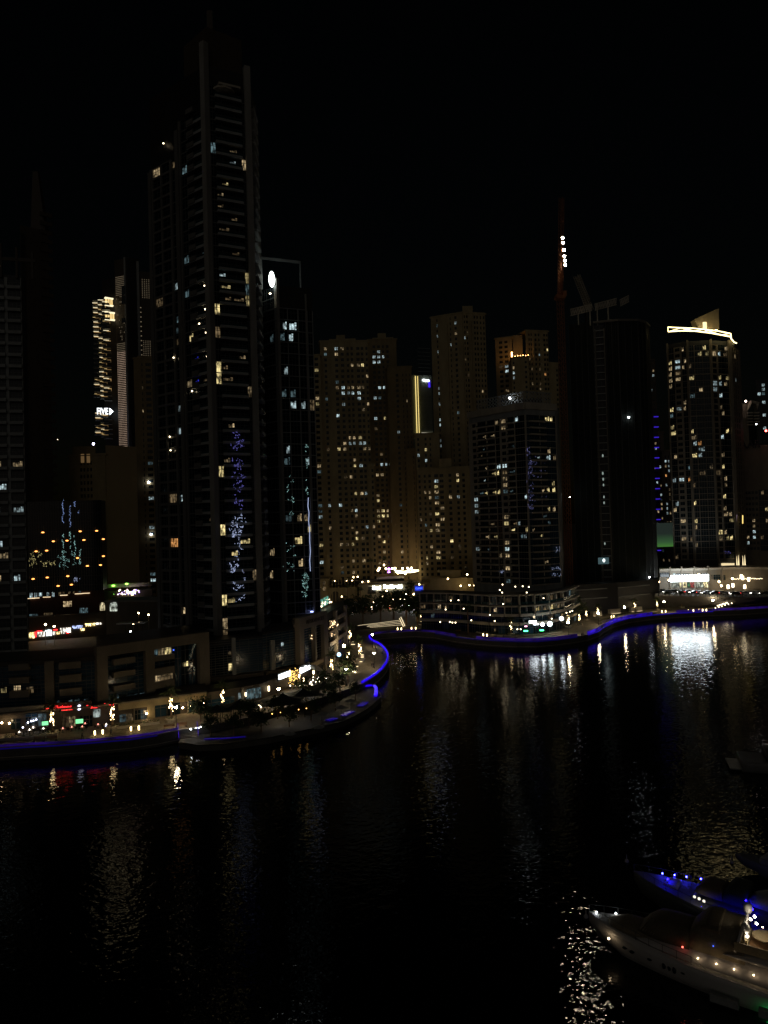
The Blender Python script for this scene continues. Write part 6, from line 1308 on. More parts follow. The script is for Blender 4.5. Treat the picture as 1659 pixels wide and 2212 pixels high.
t_ = thing('dotted_stair_lights', 'double row of small white dots climbing the slope beside a globe lamp', 'stair lights', G(1560,1313,2.5)); q = MB()
for x, y in ((1222,585),(1240,565),(1256,560),(1268,557),(1280,553),(1292,549),(1305,546),(1318,542),(1250,577),(1275,570),(1302,560),(1330,553),(1357,545)):
    q = MB(); p = P(*Z('f', x, y), 322); q.ball(p, .26, 6); ob('lamp', q.mesh('lamp', [L_fairy]), t_)
def make_bench():
    t_ = thing('promenade_bench', 'x', 'bench', (0,0,0))
    for i in range(4): q = MB(); q.box(None, -1.1, 1.1, -.3 + i * .16, -.17 + i * .16, .42, .47); loc_ob('slat', q.mesh('slat', [wood]), t_)
    for i in range(3): q = MB(); q.box(None, -1.1, 1.1, .34, .38, .55 + i * .15, .67 + i * .15); loc_ob('back_slat', q.mesh('back_slat', [wood]), t_)
    for x in (-1.0, 1.0): q = MB(); q.box(None, x - .06, x + .06, -.3, .4, 0, .42); q.box(None, x - .06, x + .06, .38, .44, 0, 1.0); loc_ob('leg', q.mesh('leg', [darkm]), t_)
    return t_
place(make_bench(), [((84,1603),'wooden bench left of the first light wound palm', .05), ((111,1601),'wooden bench directly below the first light wound palm', .05), ((365,1576),'wooden bench left of the palm near the violet stairs', .2), ((392,1571),'wooden bench right of the palm near the violet stairs', .2), ((1050,1370),'wooden bench before the middle of the curved podium', .0), ((990,1366),'wooden bench below the palm at the left of the curved podium', -.1)], 'wooden benches on the promenade')
# planter walls with light
for lab, x0, x1, y0, y1 in (('left planter wall washed with warm light before the netted tower', 595, 775, 300, 238), ('right planter wall washed with warm light before the netted tower', 960, 1165, 262, 215), ('small planter wall left of the warm lit planter walls', 280, 440, 340, 300)):
    a = G(*Z('u', x0, y0 + 25), 2.5); b_ = G(*Z('u', x1, y0 + 5), 2.5); M_, L_ = frame(a.xy, b_.xy); t_ = thing('planter_wall', lab, 'planter', a); q = MB(); q.box(M_, 0, L_, -1.6, 0, 2.5, 4.4); ob('wall', q.mesh('wall', [cream]), t_)
    q = MB(); q.box(M_, .3, L_ - .3, .25, .35, 2.5, 2.58); ob('uplight', q.mesh('uplight', [emi('wall_washer', (1,.75,.45), 1.6)]), t_)
# stepped planting beds between the promenade and the shops
for lab, pts_ in (('low kerbed hedge bed below the curved podium', ((945,1359),(1000,1362),(1060,1373),(1120,1377),(1180,1372),(1215,1366))), ('low kerbed hedge bed before the framed block, left of the violet stairs', ((250,1576),(300,1570),(345,1564))), ('low kerbed hedge bed under the red restaurant sign', ((0,1601),(60,1598),(105,1593))), ('low kerbed hedge bed on the quay before the netted tower', ((1300,1345),(1350,1330),(1420,1322)))):
    ps = [G(x, y, 2.5) for x, y in pts_]; t_ = thing('hedge_bed', lab, 'hedge', ps[0])
    for a, b_ in zip(ps, ps[1:]):
        M_, L_ = frame(a.xy, b_.xy); q = MB(); q.box(M_, 0, L_, -.25, 0, 2.5, 3.05); ob('kerb', q.mesh('kerb', [cream]), t_); q = MB()
        for i in range(int(L_ * 16)):
            p = M_ @ V((R.uniform(0, L_), R.uniform(-1.6, -.3), 2.9 + R.random() * .5)); c = V((R.uniform(-.2,.2), R.uniform(-.2,.2), R.uniform(-.1,.2))); e = V((R.uniform(-.2,.2), R.uniform(-.2,.2), .1)); q.face([p - c, p + e, p + c])
        ob('foliage', q.mesh('foliage', [leaf]), t_)['kind'] = 'stuff'
# steps with lit nosings by the tall palm
t_ = thing('lit_stairs', 'steps with glowing nosings beside the tall palm at the curved promenade', 'stairs', G(*Z('t', 850, 700), 2.5))
for i, (x0, x1, y) in enumerate(((800,860,527),(820,885,600),(830,890,628),(815,890,655),(815,885,683),(800,875,715),(800,860,750),(725,770,852),(660,725,888),(540,600,195),(510,600,240),(570,670,325),(620,700,378))):
    p0, p1 = G(*Z('t', x0, y), 2.75), G(*Z('t', x1, y), 2.75); M_, L_ = frame(p0.xy, p1.xy); q = MB(); q.box(M_, 0, L_, -.7, 0, 2.5, 2.72); ob('step', q.mesh('step', [pave]), t_); q = MB(); q.box(M_, 0, L_, .01, .1, 2.6, 2.76); ob('light_line', q.mesh('light_line', [emi('nosing_light', (1,.78,.45), 2.2)]), t_)
for lab, xs in (('two short white light bars lying by the hedge, left of the curved promenade', ((645,968,720,988),(682,940,755,960))),):
    t_ = thing('light_bars', lab, 'light bars', G(*Z('t', 700, 965), 2.5))
    for x0, y0, x1, y1 in xs: q = MB(); q.tube(G(*Z('t', x0, y0), 2.7), G(*Z('t', x1, y1), 2.7), .1, .1, 5); ob('light_bar', q.mesh('light_bar', [L_fairy]), t_)
p = G(*Z('t', 355, 600), 6.0); t_ = thing('round_sign', 'small round blue white lit sign on the shop corner beside the large globe lamp', 'sign', (p.x, p.y, 2.5)); q = MB(); q.tube(p, p + V((0,-.2,0)), .6, .6, 14); ob('light_box', q.mesh('light_box', [emi('round_blue_sign', (.35,.7,1), 4)]), t_); q = MB(); q.tube((p.x,p.y+.1,2.5), (p.x,p.y+.1,p.z), .06, .06, 6); ob('post', q.mesh('post', [darkm]), t_)

# tents and sails of the terrace restaurant
def canopy(label, cx, cy, w_, d_, h, peak, m_, rz=0):
    p = G(cx, cy, 2.5); t_ = thing('tent_canopy', label, 'tent', p, rz); n = 9; rings = []
    for i in range(7):
        f = i / 6; r_ = 1 - f; ring = []
        for j in range(24):
            a = 2 * math.pi * j / 24; s_ = max(abs(math.cos(a)), abs(math.sin(a))); sag = .35 * (1 - abs(math.cos(2 * a))) * r_
            ring.append((w_ / 2 * r_ * math.cos(a) / s_ * (1 - .12 * (1 - abs(math.cos(2*a + math.pi/2))) ), d_ / 2 * r_ * math.sin(a) / s_, h + peak * f ** 2.2 + sag * .3))
        rings.append(ring)
    q = MB(); q.loft(rings, 0, True, False); loc_ob('fabric', q.mesh('fabric', [m_], True), t_)
    for x in (-1, 1):
        for y in (-1, 1): q = MB(); q.tube((x * w_ * .46, y * d_ * .46, 0), (x * w_ * .46, y * d_ * .46, h + .1), .06, .05, 6); loc_ob('pole', q.mesh('pole', [darkm]), t_)
    q = MB(); q.tube((0, 0, 0), (0, 0, h + peak + .3), .08, .05, 6); loc_ob('centre_pole', q.mesh('centre_pole', [darkm]), t_)
    return t_
canopy('black peaked tent left of the beige lit sail', 520, 1555, 9, 6, 3.0, 1.8, dcano, .15); canopy('black peaked tent directly below the beige lit sail', 612, 1545, 10, 7, 3.0, 2.0, dcano, .2); canopy('black peaked tent in the middle of the terrace restaurant', 655, 1528, 9, 6, 3.0, 1.6, dcano, .3)
canopy('dark tent with pale edges nearest the cup lamp right of the tables', 700, 1510, 8, 6, 2.9, 1.6, mat('olive_canvas', (.06,.065,.055), .85), .5); canopy('low dark tent at the left start of the terrace restaurant', 470, 1562, 7, 5, 2.8, 1.3, mat('olive_canvas', (.06,.065,.055), .85), .1)
t_ = thing('shade_sail', 'beige shade sail lit from beneath, pointing left from the tent row', 'sail', G(605, 1540, 2.5)); z = 5.4
a, b_, c, d = P(*Z('c', 272, 1142), 181), P(*Z('c', 432, 1062), 185), P(*Z('c', 395, 1118), 178), P(*Z('c', 375, 1140), 177)
q = MB(); q.loft([[a, a.lerp(d, .5), d], [b_, b_.lerp(c, .5) + V((0,0,-.2)), c]], 0, False, False); q.face([a, b_, c, d]); ob('fabric', q.mesh('fabric', [mat('beige_sail_cloth', (.5,.38,.24), .8)]), t_)
for p in (a, b_, d): q = MB(); q.tube((p.x, p.y, 2.5), p, .06, .05, 6); ob('pole', q.mesh('pole', [darkm]), t_)
t_ = thing('under_tent_lamp', 'dim amber lamps beneath the black tents', 'lamp row', G(640, 1535, 2.5)); q = MB()
for x in (588, 606, 626, 645, 662): q.ball(G(x, 1542 - (x - 588) * .16, 4.3), .10, 6)
ob('lamp', q.mesh('lamp', [emi('amber_tent_lamp', (1,.5,.12), 9)]), t_)['kind'] = 'stuff'
for lab, x, y, w_ in (('pale folded parasol lying left among the dark terrace', 745, 1275, 1.6), ('pale rectangular parasol top at the middle of the dark terrace', 935, 1210, 1.6), ('second pale parasol top, near the water edge of the terrace', 715, 1405, 1.4), ('third pale parasol top at the water edge, leftmost', 430, 1470, 1.4), ('pale parasol top close to the curved tip of the terrace', 1030, 1150, 1.4), ('pale folded umbrella tip below the middle tent', 660, 1080, 1.2)):
    p = G(*Z('c', x, y), 3.4); t_ = thing('parasol', lab, 'parasol', (p.x, p.y, 1.0)); q = MB(); k = 6; q.loft([[(p.x + r_ * math.cos(i * math.pi / 3), p.y + r_ * math.sin(i * math.pi / 3), z) for i in range(6)] for r_, z in ((w_, 3.3), (w_ * .5, 3.6), (.08, 3.85))]); ob('fabric', q.mesh('fabric', [grey]), t_); q = MB(); q.tube((p.x, p.y, 1.0), (p.x, p.y, 3.9), .04, .03, 6); ob('pole', q.mesh('pole', [darkm]), t_)
# dining tables with lanterns
def make_table(m_):
    t_ = thing('dining_table', 'x', 'table', (0,0,0)); q = MB(); q.tube((0,0,.72), (0,0,.76), .55, .55, 10); loc_ob('table_top', q.mesh('table_top', [cream]), t_); q = MB(); q.tube((0,0,0), (0,0,.72), .05, .05, 6); q.tube((0,0,0), (0,0,.04), .3, .28, 8); loc_ob('leg', q.mesh('leg', [darkm]), t_)
    q = MB(); q.tube((0,0,.76), (0,0,.98), .10, .08, 6); q.ball((0,0,1.0), .07, 6); loc_ob('lantern', q.mesh('lantern', [m_]), t_)
    for a in (0, 2.1, 4.2): q = MB(); X, Y = .85 * math.cos(a), .85 * math.sin(a); q.box(None, X - .2, X + .2, Y - .2, Y + .2, .42, .46); q.box(None, X - .2, X + .2, Y + .17, Y + .2, .46, .85); q.tube((X, Y, 0), (X, Y, .42), .03, .03, 5); loc_ob('chair', q.mesh('chair', [darkm]), t_)
    return t_
tp = [(437,1020),(495,1020),(532,1020),(600,1020),(640,985),(660,965),(690,985),(717,940),(725,980),(757,967),(775,930),(792,945),(800,935),(568,985),(610,1035),(632,1000),(665,935),(705,955),(740,950),(786,960),(580,1010),(650,1010)]
LR = ['leftmost', 'second', 'third', 'fourth', 'fifth', 'sixth', 'seventh', 'eighth', 'ninth', 'tenth', 'eleventh', 'twelfth', 'thirteenth', 'fourteenth', 'fifteenth', 'sixteenth', 'seventeenth', 'eighteenth', 'nineteenth', 'twentieth', 'twenty first', 'rightmost']
tp.sort()
place(make_table(emi('table_lantern', (1,.85,.6), 11)), [((Z('c', x, y)[0], Z('c', x, y)[1] + 3), LR[i] + (' from the left' if 0 < i < 21 else '') + ' lantern table on the terrace below the white signs') for i, (x, y) in enumerate(tp)], 'lantern lit dining tables below the white restaurant signs')
ORD = ('leftmost', 'second from the left', 'third from the left', 'fourth from the left', 'fifth from the left', 'sixth from the left', 'rightmost')
place(make_table(emi('pink_lantern', (1,.28,.22), 4)), [((x, y), ORD[i] + ' pink candle table of the restaurant under the red sign') for i, (x, y) in enumerate(((120,1574),(136,1582),(155,1579),(178,1578),(184,1571),(204,1566),(212,1573)))], 'candle lit tables under the red sign')
place(make_table(emi('white_lantern', (1,.88,.75), 9)), [((x, y), ORD[i if i < 5 else 6] + ' white lantern table along the row of restaurants under the beige fascia') for i, (x, y) in enumerate(((42,1590),(64,1585),(72,1580),(94,1582),(100,1576),(230,1573)))], 'white lantern tables left of the red sign')
t_ = thing('golden_tree', 'small tree wrapped all over in golden fairy lights below the left white sign', 'decorated tree', G(*Z('c', 465, 1040), 2.5)); c0 = G(*Z('c', 465, 1040), 2.5)
q = MB(); q.tube(c0, c0 + V((0,0,2.6)), .12, .08, 6); ob('trunk', q.mesh('trunk', [bark]), t_); q = MB()
for _ in range(110): d = V((R.gauss(0,1), R.gauss(0,1), R.gauss(0,1))).normalized() * R.uniform(.3, 1); q.ball(c0 + V((d.x * 2.0, d.y * 1.6, 3.6 + d.z * 2.4)), .08, 4)
ob('fairy_lights', q.mesh('fairy_lights', [emi('golden_fairy', (1,.62,.15), 5)]), t_)['kind'] = 'stuff'
for lab, x, y in (('tall glowing heater lamp right of the golden tree', 528, 965), ('second glowing heater lamp among the lantern tables', 570, 1000), ('glowing heater at the right by the open white parasol', 668, 925), ('small white lamp left of the golden tree', 340, 985), ('white lamp hanging over the lantern tables', 598, 900)):
    p = G(*Z('c', x, y + 40), 2.5); t_ = thing('patio_heater', lab, 'heater lamp', p); q = MB(); q.tube(p, p + V((0,0,2.2)), .05, .05, 6); ob('post', q.mesh('post', [darkm]), t_); q = MB(); q.tube(p + V((0,0,2.2)), p + V((0,0,3.0)), .13, .18, 8); ob('heating_head', q.mesh('heating_head', [L_warm]), t_)
p0 = G(*Z('c', 690, 945), 2.5); t_ = thing('parasol', 'open slanting white parasol lit by the heater near the portal podium', 'parasol', p0); q = MB(); q.loft([[p0 + V((r_ * math.cos(i*math.pi/4), r_ * math.sin(i*math.pi/4), z - .35 * r_ * math.cos(i*math.pi/4))) for i in range(8)] for r_, z in ((2.2,3.2),(1.1,3.8),(.1,4.1))]); ob('fabric', q.mesh('fabric', [cream]), t_); q = MB(); q.tube(p0, p0 + V((0,0,4.2)), .05, .04, 6); ob('pole', q.mesh('pole', [darkm]), t_)
t_ = thing('floor_lamps', 'row of small floor lamps glowing at the foot of the round tree', 'lamps', G(425, 1578, 2.5))
for x, y, r_ in ((815,1560,.16),(875,1548,.10),(910,1545,.10),(935,1535,.10)):
    q = MB(); q.ball(G(*Z('b', x, y), 2.9), r_, 6); ob('lamp', q.mesh('lamp', [L_white]), t_)
t_ = thing('ground_light_bar', 'short bright white bar light on the ground left of the tents', 'light bar', G(*Z('c', 140, 1205), 2.6)); q = MB(); q.tube(G(*Z('c', 128, 1192), 2.8), G(*Z('c', 153, 1215), 2.8), .13, .13, 6); ob('light_bar', q.mesh('light_bar', [L_fairy]), t_)

# ------------------------------------------------------------------ people
def person_mesh(pose, cloth):
    bm = bmesh.new(); ls = bm.verts.layers.skin.verify()
    s_ = 1 if pose else -1
    pts = dict(pel=((0,0,.95),.15), ch=((0,.02,1.25),.17), nk=((0,.02,1.47),.07), hd=((0,.0,1.62),.10), ht=((0,0,1.72),.09),
      hl=((.1,0,.9),.12), kl=((.11,-.16*s_,.5),.075), al=((.11,-.02-.2*s_*(s_>0),.08),.05), fl=((.11,-.2-.2*(s_>0),.04),.04), hr=((-.1,0,.9),.12), kr=((-.11,.08*s_,.5),.075), ar=((-.11,.26*(s_>0),.1),.05), fr=((-.11,.1*(s_>0)-.12,.04),.04),
      sl=((.2,.02,1.38),.07), el=((.27,.06,1.1),.05), wl=((.28,-.08,.86),.04), sr=((-.2,.02,1.38),.07), er=((-.27,0,1.1),.05), wr=((-.28,.12,.86),.04))
    vs = {k: bm.verts.new(v[0]) for k, v in pts.items()}
    for a, b_ in (('pel','ch'),('ch','nk'),('nk','hd'),('hd','ht'),('pel','hl'),('hl','kl'),('kl','al'),('al','fl'),('pel','hr'),('hr','kr'),('kr','ar'),('ar','fr'),('ch','sl'),('sl','el'),('el','wl'),('ch','sr'),('sr','er'),('er','wr')): bm.edges.new((vs[a], vs[b_]))
    for k, v in vs.items(): v[ls].radius = (pts[k][1], pts[k][1] * .85); v[ls].use_root = (k == 'pel')
    me = bpy.data.meshes.new('person'); bm.to_mesh(me); bm.free(); o = bpy.data.objects.new('tmp', me); C.objects.link(o); o.modifiers.new('s', 'SKIN'); sb = o.modifiers.new('d', 'SUBSURF'); sb.levels = 1
    dg = bpy.context.evaluated_depsgraph_get(); dg.update(); out = bpy.data.meshes.new_from_object(o.evaluated_get(dg)); bpy.data.objects.remove(o); out.name = 'person'; out.materials.clear()
    skin = mat('skin', (.25,.15,.10), .6)
    for m_ in (cloth, mat('dark_trousers', (.02,.02,.03), .8), skin): out.materials.append(m_)
    for p_ in out.polygons: p_.material_index = 2 if (p_.center.z > 1.46 or (abs(p_.center.x) > .24 and p_.center.z < .95)) else (1 if p_.center.z < .98 else 0)
    out.polygons.foreach_set('use_smooth', [True] * len(out.polygons)); return out
pm = [person_mesh(1, mat('dark_shirt', (.04,.04,.05), .8)), person_mesh(0, mat('pale_shirt', (.3,.28,.25), .8)), person_mesh(1, mat('grey_robe', (.10,.10,.11), .8))]
for x, y, i, rz, lab in ((811,1404,0,1.2,'person in dark clothes walking at the top of the curved promenade'), (825.5,1417,2,1.0,'person in grey beside the blue edge of the curved promenade'), (803,1440,1,2,'person in a pale shirt beside the lone cup lamp on the curve'), (806.5,1443,0,2.2,'person in dark clothes walking next to the pale shirted one'), (1257,1377,0,.3,'person in dark clothes on the bend right of the curved podium'), (1260,1376,1,.3,'person in a pale top on the bend right of the curved podium'), (1301,1360,2,.2,'lone walker at the blue railing on the quay bend'), (1325,1342,0,.5,'walker in dark clothes below the left lit planter wall'),
   (178,1598,0,1.5,'person in dark clothes left of the glowing bollards under the red sign'), (1072,1379,2,1.6,'person in grey before the cafe of the curved podium'), (1088,1380,0,1.4,'person in dark clothes under the short cafe palm'), (1115,1382,1,1.6,'person in a pale top right of the short cafe palm'), (240,1590,2,1.3,'stroller standing below the second light wound palm')):
    o = ob('person', pm[i], None, Mx.Translation(G(x, y, 2.5)) @ Mx.Rotation(rz, 4, 'Z')); tag(o, lab, 'person', 'people strolling on the promenade')

# ------------------------------------------------------------------ cars
def make_car(paint):
    t_ = thing('parked_car', 'x', 'car', (0,0,0))
    prof = [(-2.2,.45,.35,.8),(-2.15,.35,.75,.82),(-1.9,.3,.95,.88),(-1.2,.28,1.0,.9),(0,.28,1.0,.9),(1.1,.28,.95,.9),(1.9,.3,.82,.86),(2.2,.4,.65,.8)]
    q = MB(); q.loft([[(x,-w_,z0),(x,w_,z0),(x,w_,z0+(z1-z0)*.6),(x,w_*.93,z1),(x,-w_*.93,z1),(x,-w_,z0+(z1-z0)*.6)] for x, z0, z1, w_ in prof]); loc_ob('body', q.mesh('body', [paint], True), t_)
    q = MB(); q.loft([[(x,-w_,.93),(x,w_,.93),(x,w_*.86,z1),(x,-w_*.86,z1)] for x, z1, w_ in ((-1.75,.96,.8),(-1.2,1.4,.82),(.2,1.45,.82),(1.1,.97,.8))]); loc_ob('windows', q.mesh('windows', [dglass]), t_)
    q = MB(); q.box(None, -1.15, .2, -.66, .66, 1.42, 1.48); loc_ob('roof', q.mesh('roof', [paint]), t_)
    wm = MB(); wm.tube((0,-.11,0), (0,.11,0), .33, .33, 10, 0); wm.tube((0,-.12,0), (0,.12,0), .18, .18, 8, 1); wme = wm.mesh('wheel', [blackc, frm])
    for x in (-1.35, 1.35):
        for y in (-.8, .8): loc_ob('wheel', wme, t_).matrix_basis = Mx.Translation((x, y, .33))
    for y in (-.62, .62):
        q = MB(); q.box(None, 2.12, 2.24, y - .18, y + .18, .55, .72); loc_ob('headlight', q.mesh('headlight', [L_head]), t_); q = MB(); q.box(None, -2.24, -2.14, y - .18, y + .18, .62, .8); loc_ob('tail_light', q.mesh('tail_light', [L_tail]), t_)
    return t_
cars = [make_car(mat('dark_car_paint', (.02,.02,.025), .3, .05)), make_car(mat('white_car_paint', (.5,.5,.5), .3, .05)), make_car(mat('silver_car_paint', (.2,.21,.22), .3, .05))]
cn = ['dark', 'white', 'silver']; used = [0, 0, 0]
cl_ = [(1430,1279,0,3.3,'at the left end of the raised road below the netted tower'), (1443,1281,1,3.2,'second from the left on the raised road'), (1458,1280,0,.1,'under the left end of the long white sign'), (1472,1281,0,3.2,'under the left third of the long white sign'), (1487,1281,2,.2,'before the green and red shop windows'), (1500,1282,0,3.1,'under the middle of the long white sign'), (1513,1282,1,.1,'under the right third of the long white sign'), (1526,1283,2,3.2,'under the right end of the long white sign'), (1544,1283,0,3.1,'right of the long white sign'), (1563,1283,1,.0,'left of the red lit doorway on the raised road'), (1588,1285,0,3.1,'at the red glow on the raised road'), (1608,1284,2,.1,'right of the red glow on the raised road'), (1632,1284,1,3.1,'last but one at the right of the raised road'), (1650,1284,0,3.1,'at the right edge on the raised road')]
for x, y, i, rz, lab in cl_:
    p = G(x, y, zr); L_ = f'{cn[i]} car {lab}'
    if not used[i]: cars[i].matrix_basis = Mx.Translation(p) @ Mx.Rotation(rz, 4, 'Z'); cars[i]['label'] = L_; cars[i]['group'] = 'cars on the raised road'; used[i] = 1
    else: dup(cars[i], L_, p, rz, 1, 'cars on the raised road')
for x, y, i, rz, lab in ((750,1327,1,.2,'at the far left of the road before the sandstone hall'), (764,1324,0,.3,'left of the teal lit kiosk on the hall road'), (778,1323,2,3.3,'under the dark palms on the hall road'), (792,1320,1,.1,'right of the teal lit kiosk on the hall road'), (815,1319,0,.2,'middle of the road before the sandstone hall'), (831,1317,2,3.2,'beside the middle lamp of the hall road'), (857,1312,0,.2,'below the paired arched doors of the sandstone hall'), (873,1311,1,.1,'right of the paired arched doors'), (890,1312,1,3.3,'left of the blue shop sign on the hall road'), (902,1314,2,.2,'beneath the blue shop sign'), (882,1317,0,3.0,'second row below the blue shop sign')):
    dup(cars[i], f'{cn[i]} car {lab}', G(x, y, 2.5), rz, 1.15, 'cars on the road before the sandstone hall')
# traffic glow and small lamps on the hall road
t_ = thing('street_lamps_row', 'cluster of white and warm lamps over the road left of the blue shop sign', 'lamps', G(*Z('d', 1150, 1070), 2.5)); q = MB()
for x, y, r_ in ((1100,1058,.4),(1130,1060,.5),(1155,1045,.5),(1175,1040,.6),(1188,1050,.5),(1210,1052,.5),(1140,1078,.5),(1165,1088,.6),(1190,1090,.6),(1215,1080,.45),(1245,1070,.35),(1025,1085,.45),(1060,1075,.35),(1010,1075,.3),(1095,1085,.4),(1230,1095,.4)): q.ball(P(*Z('d', x, y), 352), r_ * .8, 6)
ob('lamp', q.mesh('lamp', [L_white]), t_)['kind'] = 'stuff'
t_ = thing('street_lamps_row', 'scattered lamps along the road before the sandstone hall', 'lamps', G(*Z('d', 720, 1050), 2.5)); q = MB()
for x, y, r_ in ((720,1030,.5),(815,972,.4),(622,1042,.35),(245,1028,.3),(260,1028,.3),(1070,945,.3),(1150,942,.45),(460,1075,.35),(700,1083,.4),(870,1080,.3),(930,1003,.4),(1010,1000,.4),(1050,995,.35),(1240,1042,.3),(405,1110,.3),(460,1122,.25),(430,1122,.25),(380,1078,.3),(400,1085,.3),(815,1030,.35),(895,1072,.3),(762,1088,.3),(790,1080,.3),(1020,1085,.5)): q.ball(P(*Z('d', x, y), 360), r_, 6)
ob('lamp', q.mesh('lamp', [L_warm]), t_)['kind'] = 'stuff'
p = P(*Z('d', 655, 1108), 365); t_ = thing('kiosk', 'teal lit glass kiosk between the dark palms', 'kiosk', (p.x, p.y, 2.5)); q = MB(); q.box(Mx.Translation(p), -4.5, 4.5, 0, 3, -1.6, 1.2); ob('lit_wall', q.mesh('lit_wall', [lit('kiosk_glow', (.3,.9,.65), .5)]), t_); q = MB(); q.box(Mx.Translation(p), -5, 5, -.5, 3.5, 1.2, 1.6); ob('roof', q.mesh('roof', [darkm]), t_)
for x, y0, y1, lab in ((845,905,990,'tall slim post lit at its top before the white rooftop sign'), (738,950,1010,'grey post left of the tall lit post')):
    a = P(*Z('d', x, y1), 378); b_ = P(*Z('d', x, y0), 378); t_ = thing('sign_post', lab, 'post', (a.x, a.y, 2.5)); q = MB(); q.tube((a.x, a.y, 2.5), (a.x, a.y, b_.z), .35, .3, 6); ob('post', q.mesh('post', [cream]), t_)
# street left of the tallest tower: market lights, arched building, lamps
T = Tower('arcade_building', 'low grey building with an arched lit window, between black glass block and tallest tower', 'building', xy(290,1150,285))
A_, B_ = xy(225,1150,288), xy(356,1150,282); (Mar, War) = frame(A_, B_); T.core([A_, B_], 2, P(300,1300,285).z, 14, mat('dull_grey_render', (.13,.12,.10), .8)); cap_(T, A_, B_, P(300,1300,285).z, 14, grey, .6, .5)
arch(Mar, 'a', 1362, 95, 3.2, 3.4, lit('arch_light', (.9,1,.85), 1.2, 8), .15); arch(Mar, 'a', 1228, 90, 2.2, 3.2, lit('arch_light_warm', (1,.85,.5), .7, 8), .15)
T.done()
t_ = thing('night_market', 'band of violet, white and green lights under a pale awning behind the arcade building', 'market', P(*Z('n', 100, 1580), 330)); Mnm, _ = frame(P(*Z('n', 0, 1580), 330).xy, P(*Z('n', 205, 1560), 332).xy)
for m_, pts_ in ((emi('market_violet', (.45,.3,1), 3, False), 22), (L_fairy, 26), (emi('market_pink', (1,.7,.85), 4, False), 14)):
    q = MB()
    for _ in range(pts_): q.ball(P(*Z('n', R.uniform(-60, 200), R.uniform(1545, 1610)), 329), R.uniform(.12, .34), 6)
    ob('market_light', q.mesh('market_light', [m_]), t_)['kind'] = 'stuff'
q = MB(); u0 = -8; q.box(Mnm, -12, 13, -.4, 0, P(*Z('n', 100, 1500), 330).z - .6, P(*Z('n', 100, 1470), 330).z, 0); ob('awning', q.mesh('awning', [cream]), t_)
q = MB(); q.ball(P(*Z('n', 45, 1478), 328), .8, 8, 0, .5); q.ball(P(*Z('a', 1365, -60), 328), .1, 5); q.ball(P(*Z('h', 1530, 1480), 328), .8, 8, 0, .5); ob('green_lamp', q.mesh('green_lamp', [emi('green_lamp', (.3,1,.1), 5)]), t_)
q = MB(); q.box(Mnm, -12, 13, -8, -.5, 2.5, P(*Z('n', 100, 1530), 330).z - 1); ob('stall', q.mesh('stall', [dkwall]), t_)
place2 = (('b',190,168,232,'left street lamp in the yard behind the framed block'), ('b',308,188,236,'right street lamp in the yard behind the framed block'), ('b',125,295,215,'low lamp above the white canopy left behind the framed block'), ('b',92,392,205,'bright white lamp just above the roof of the framed block'), ('n',365,1655,300,'flat white lamp between the slim sandstone tower and the tallest tower'), ('n',477,1730,215,'small lamp at the foot of the tallest tower, left side'), ('a',545,306,272,'warm lamp over the shop row, leftmost'), ('a',650,328,272,'warm lamp over the shop row, second'))
for k, x, y, d, lab in place2:
    p = P(*Z(k, x, y), d); t_ = thing('yard_lamp', lab, 'lamp', (p.x, p.y, 2.5)); q = MB(); q.ball(p, .30 if d < 250 else .42, 8, 0, .8); ob('lamp_head', q.mesh('lamp_head', [L_warm if x != 92 else L_white]), t_); q = MB(); q.tube((p.x, p.y, 2.5), (p.x, p.y, p.z - .2), .08, .06, 6); ob('post', q.mesh('post', [cream]), t_)
p = P(*Z('b', 80, 295), 214); t_ = thing('white_canopy', 'pale flat canopy edge catching lamp light behind the framed block roof', 'canopy', (p.x, p.y, 2.5)); q = MB(); q.box(Mx.Translation(p), -4, 4.5, 0, 3, -.15, .15); ob('roof', q.mesh('roof', [whitep]), t_); q = MB(); q.tube((p.x-2,p.y+2,2.5),(p.x-2,p.y+2,p.z),.1,.1,6); q.tube((p.x+3,p.y+2,2.5),(p.x+3,p.y+2,p.z),.1,.1,6); ob('post', q.mesh('post', [darkm]), t_)

# ================================================================== YACHTS
def yacht(label, bow, heading, L_, beam, fb, name='motor_yacht', cat='yacht', hull=whitep):
    t_ = thing(name, label, cat, (0,0,0)); hd = heading                 # local x runs from the bow to the stern
    t_.matrix_basis = Mx.Translation(bow) @ Mx.Rotation(hd, 4, 'Z'); return t_
def hull_rings(L_, beam, fb, n=18):
    rings = []
    for i in range(n + 1):
        s_ = i / n; x = L_ * s_; hb = beam / 2 * min(1, (math.sin(min(1, s_ * 1.75) * math.pi / 2)) ** .75 + .01); zt_ = fb * (1.0 - .30 * min(1, s_ * 1.3) ** .8); wl = hb * (.35 + .6 * min(1, s_ * 1.6)); zk = -.6 + 1.6 * max(0, .14 - s_) * 6
        x0 = x
        ring = [(x0, -hb, zt_), (x0 + .02, -hb * .985, zt_ * .72), (x + (.9 - .9 * min(1, s_ * 4)) * 1, -(hb * .45 + wl * .52), zt_ * .32), (x + (2.0 - 2.0 * min(1, s_ * 3)), -wl * .8, max(-.4, zk)), (x + (2.4 - 2.4 * min(1, s_ * 3)), 0, zk - .3)]
        rings.append(ring + [(a, -b_, c) for a, b_, c in reversed(ring[:-1])])
    return rings
def deck_outline(L_, beam, fb, s0, s1, inset, z, n=12):
    up = []; 
    for i in range(n + 1):
        s_ = s0 + (s1 - s0) * i / n; hb = beam / 2 * min(1, (math.sin(min(1, s_ * 1.75) * math.pi / 2)) ** .75 + .01) - inset; up.append((L_ * s_, max(.03, hb)))
    return up
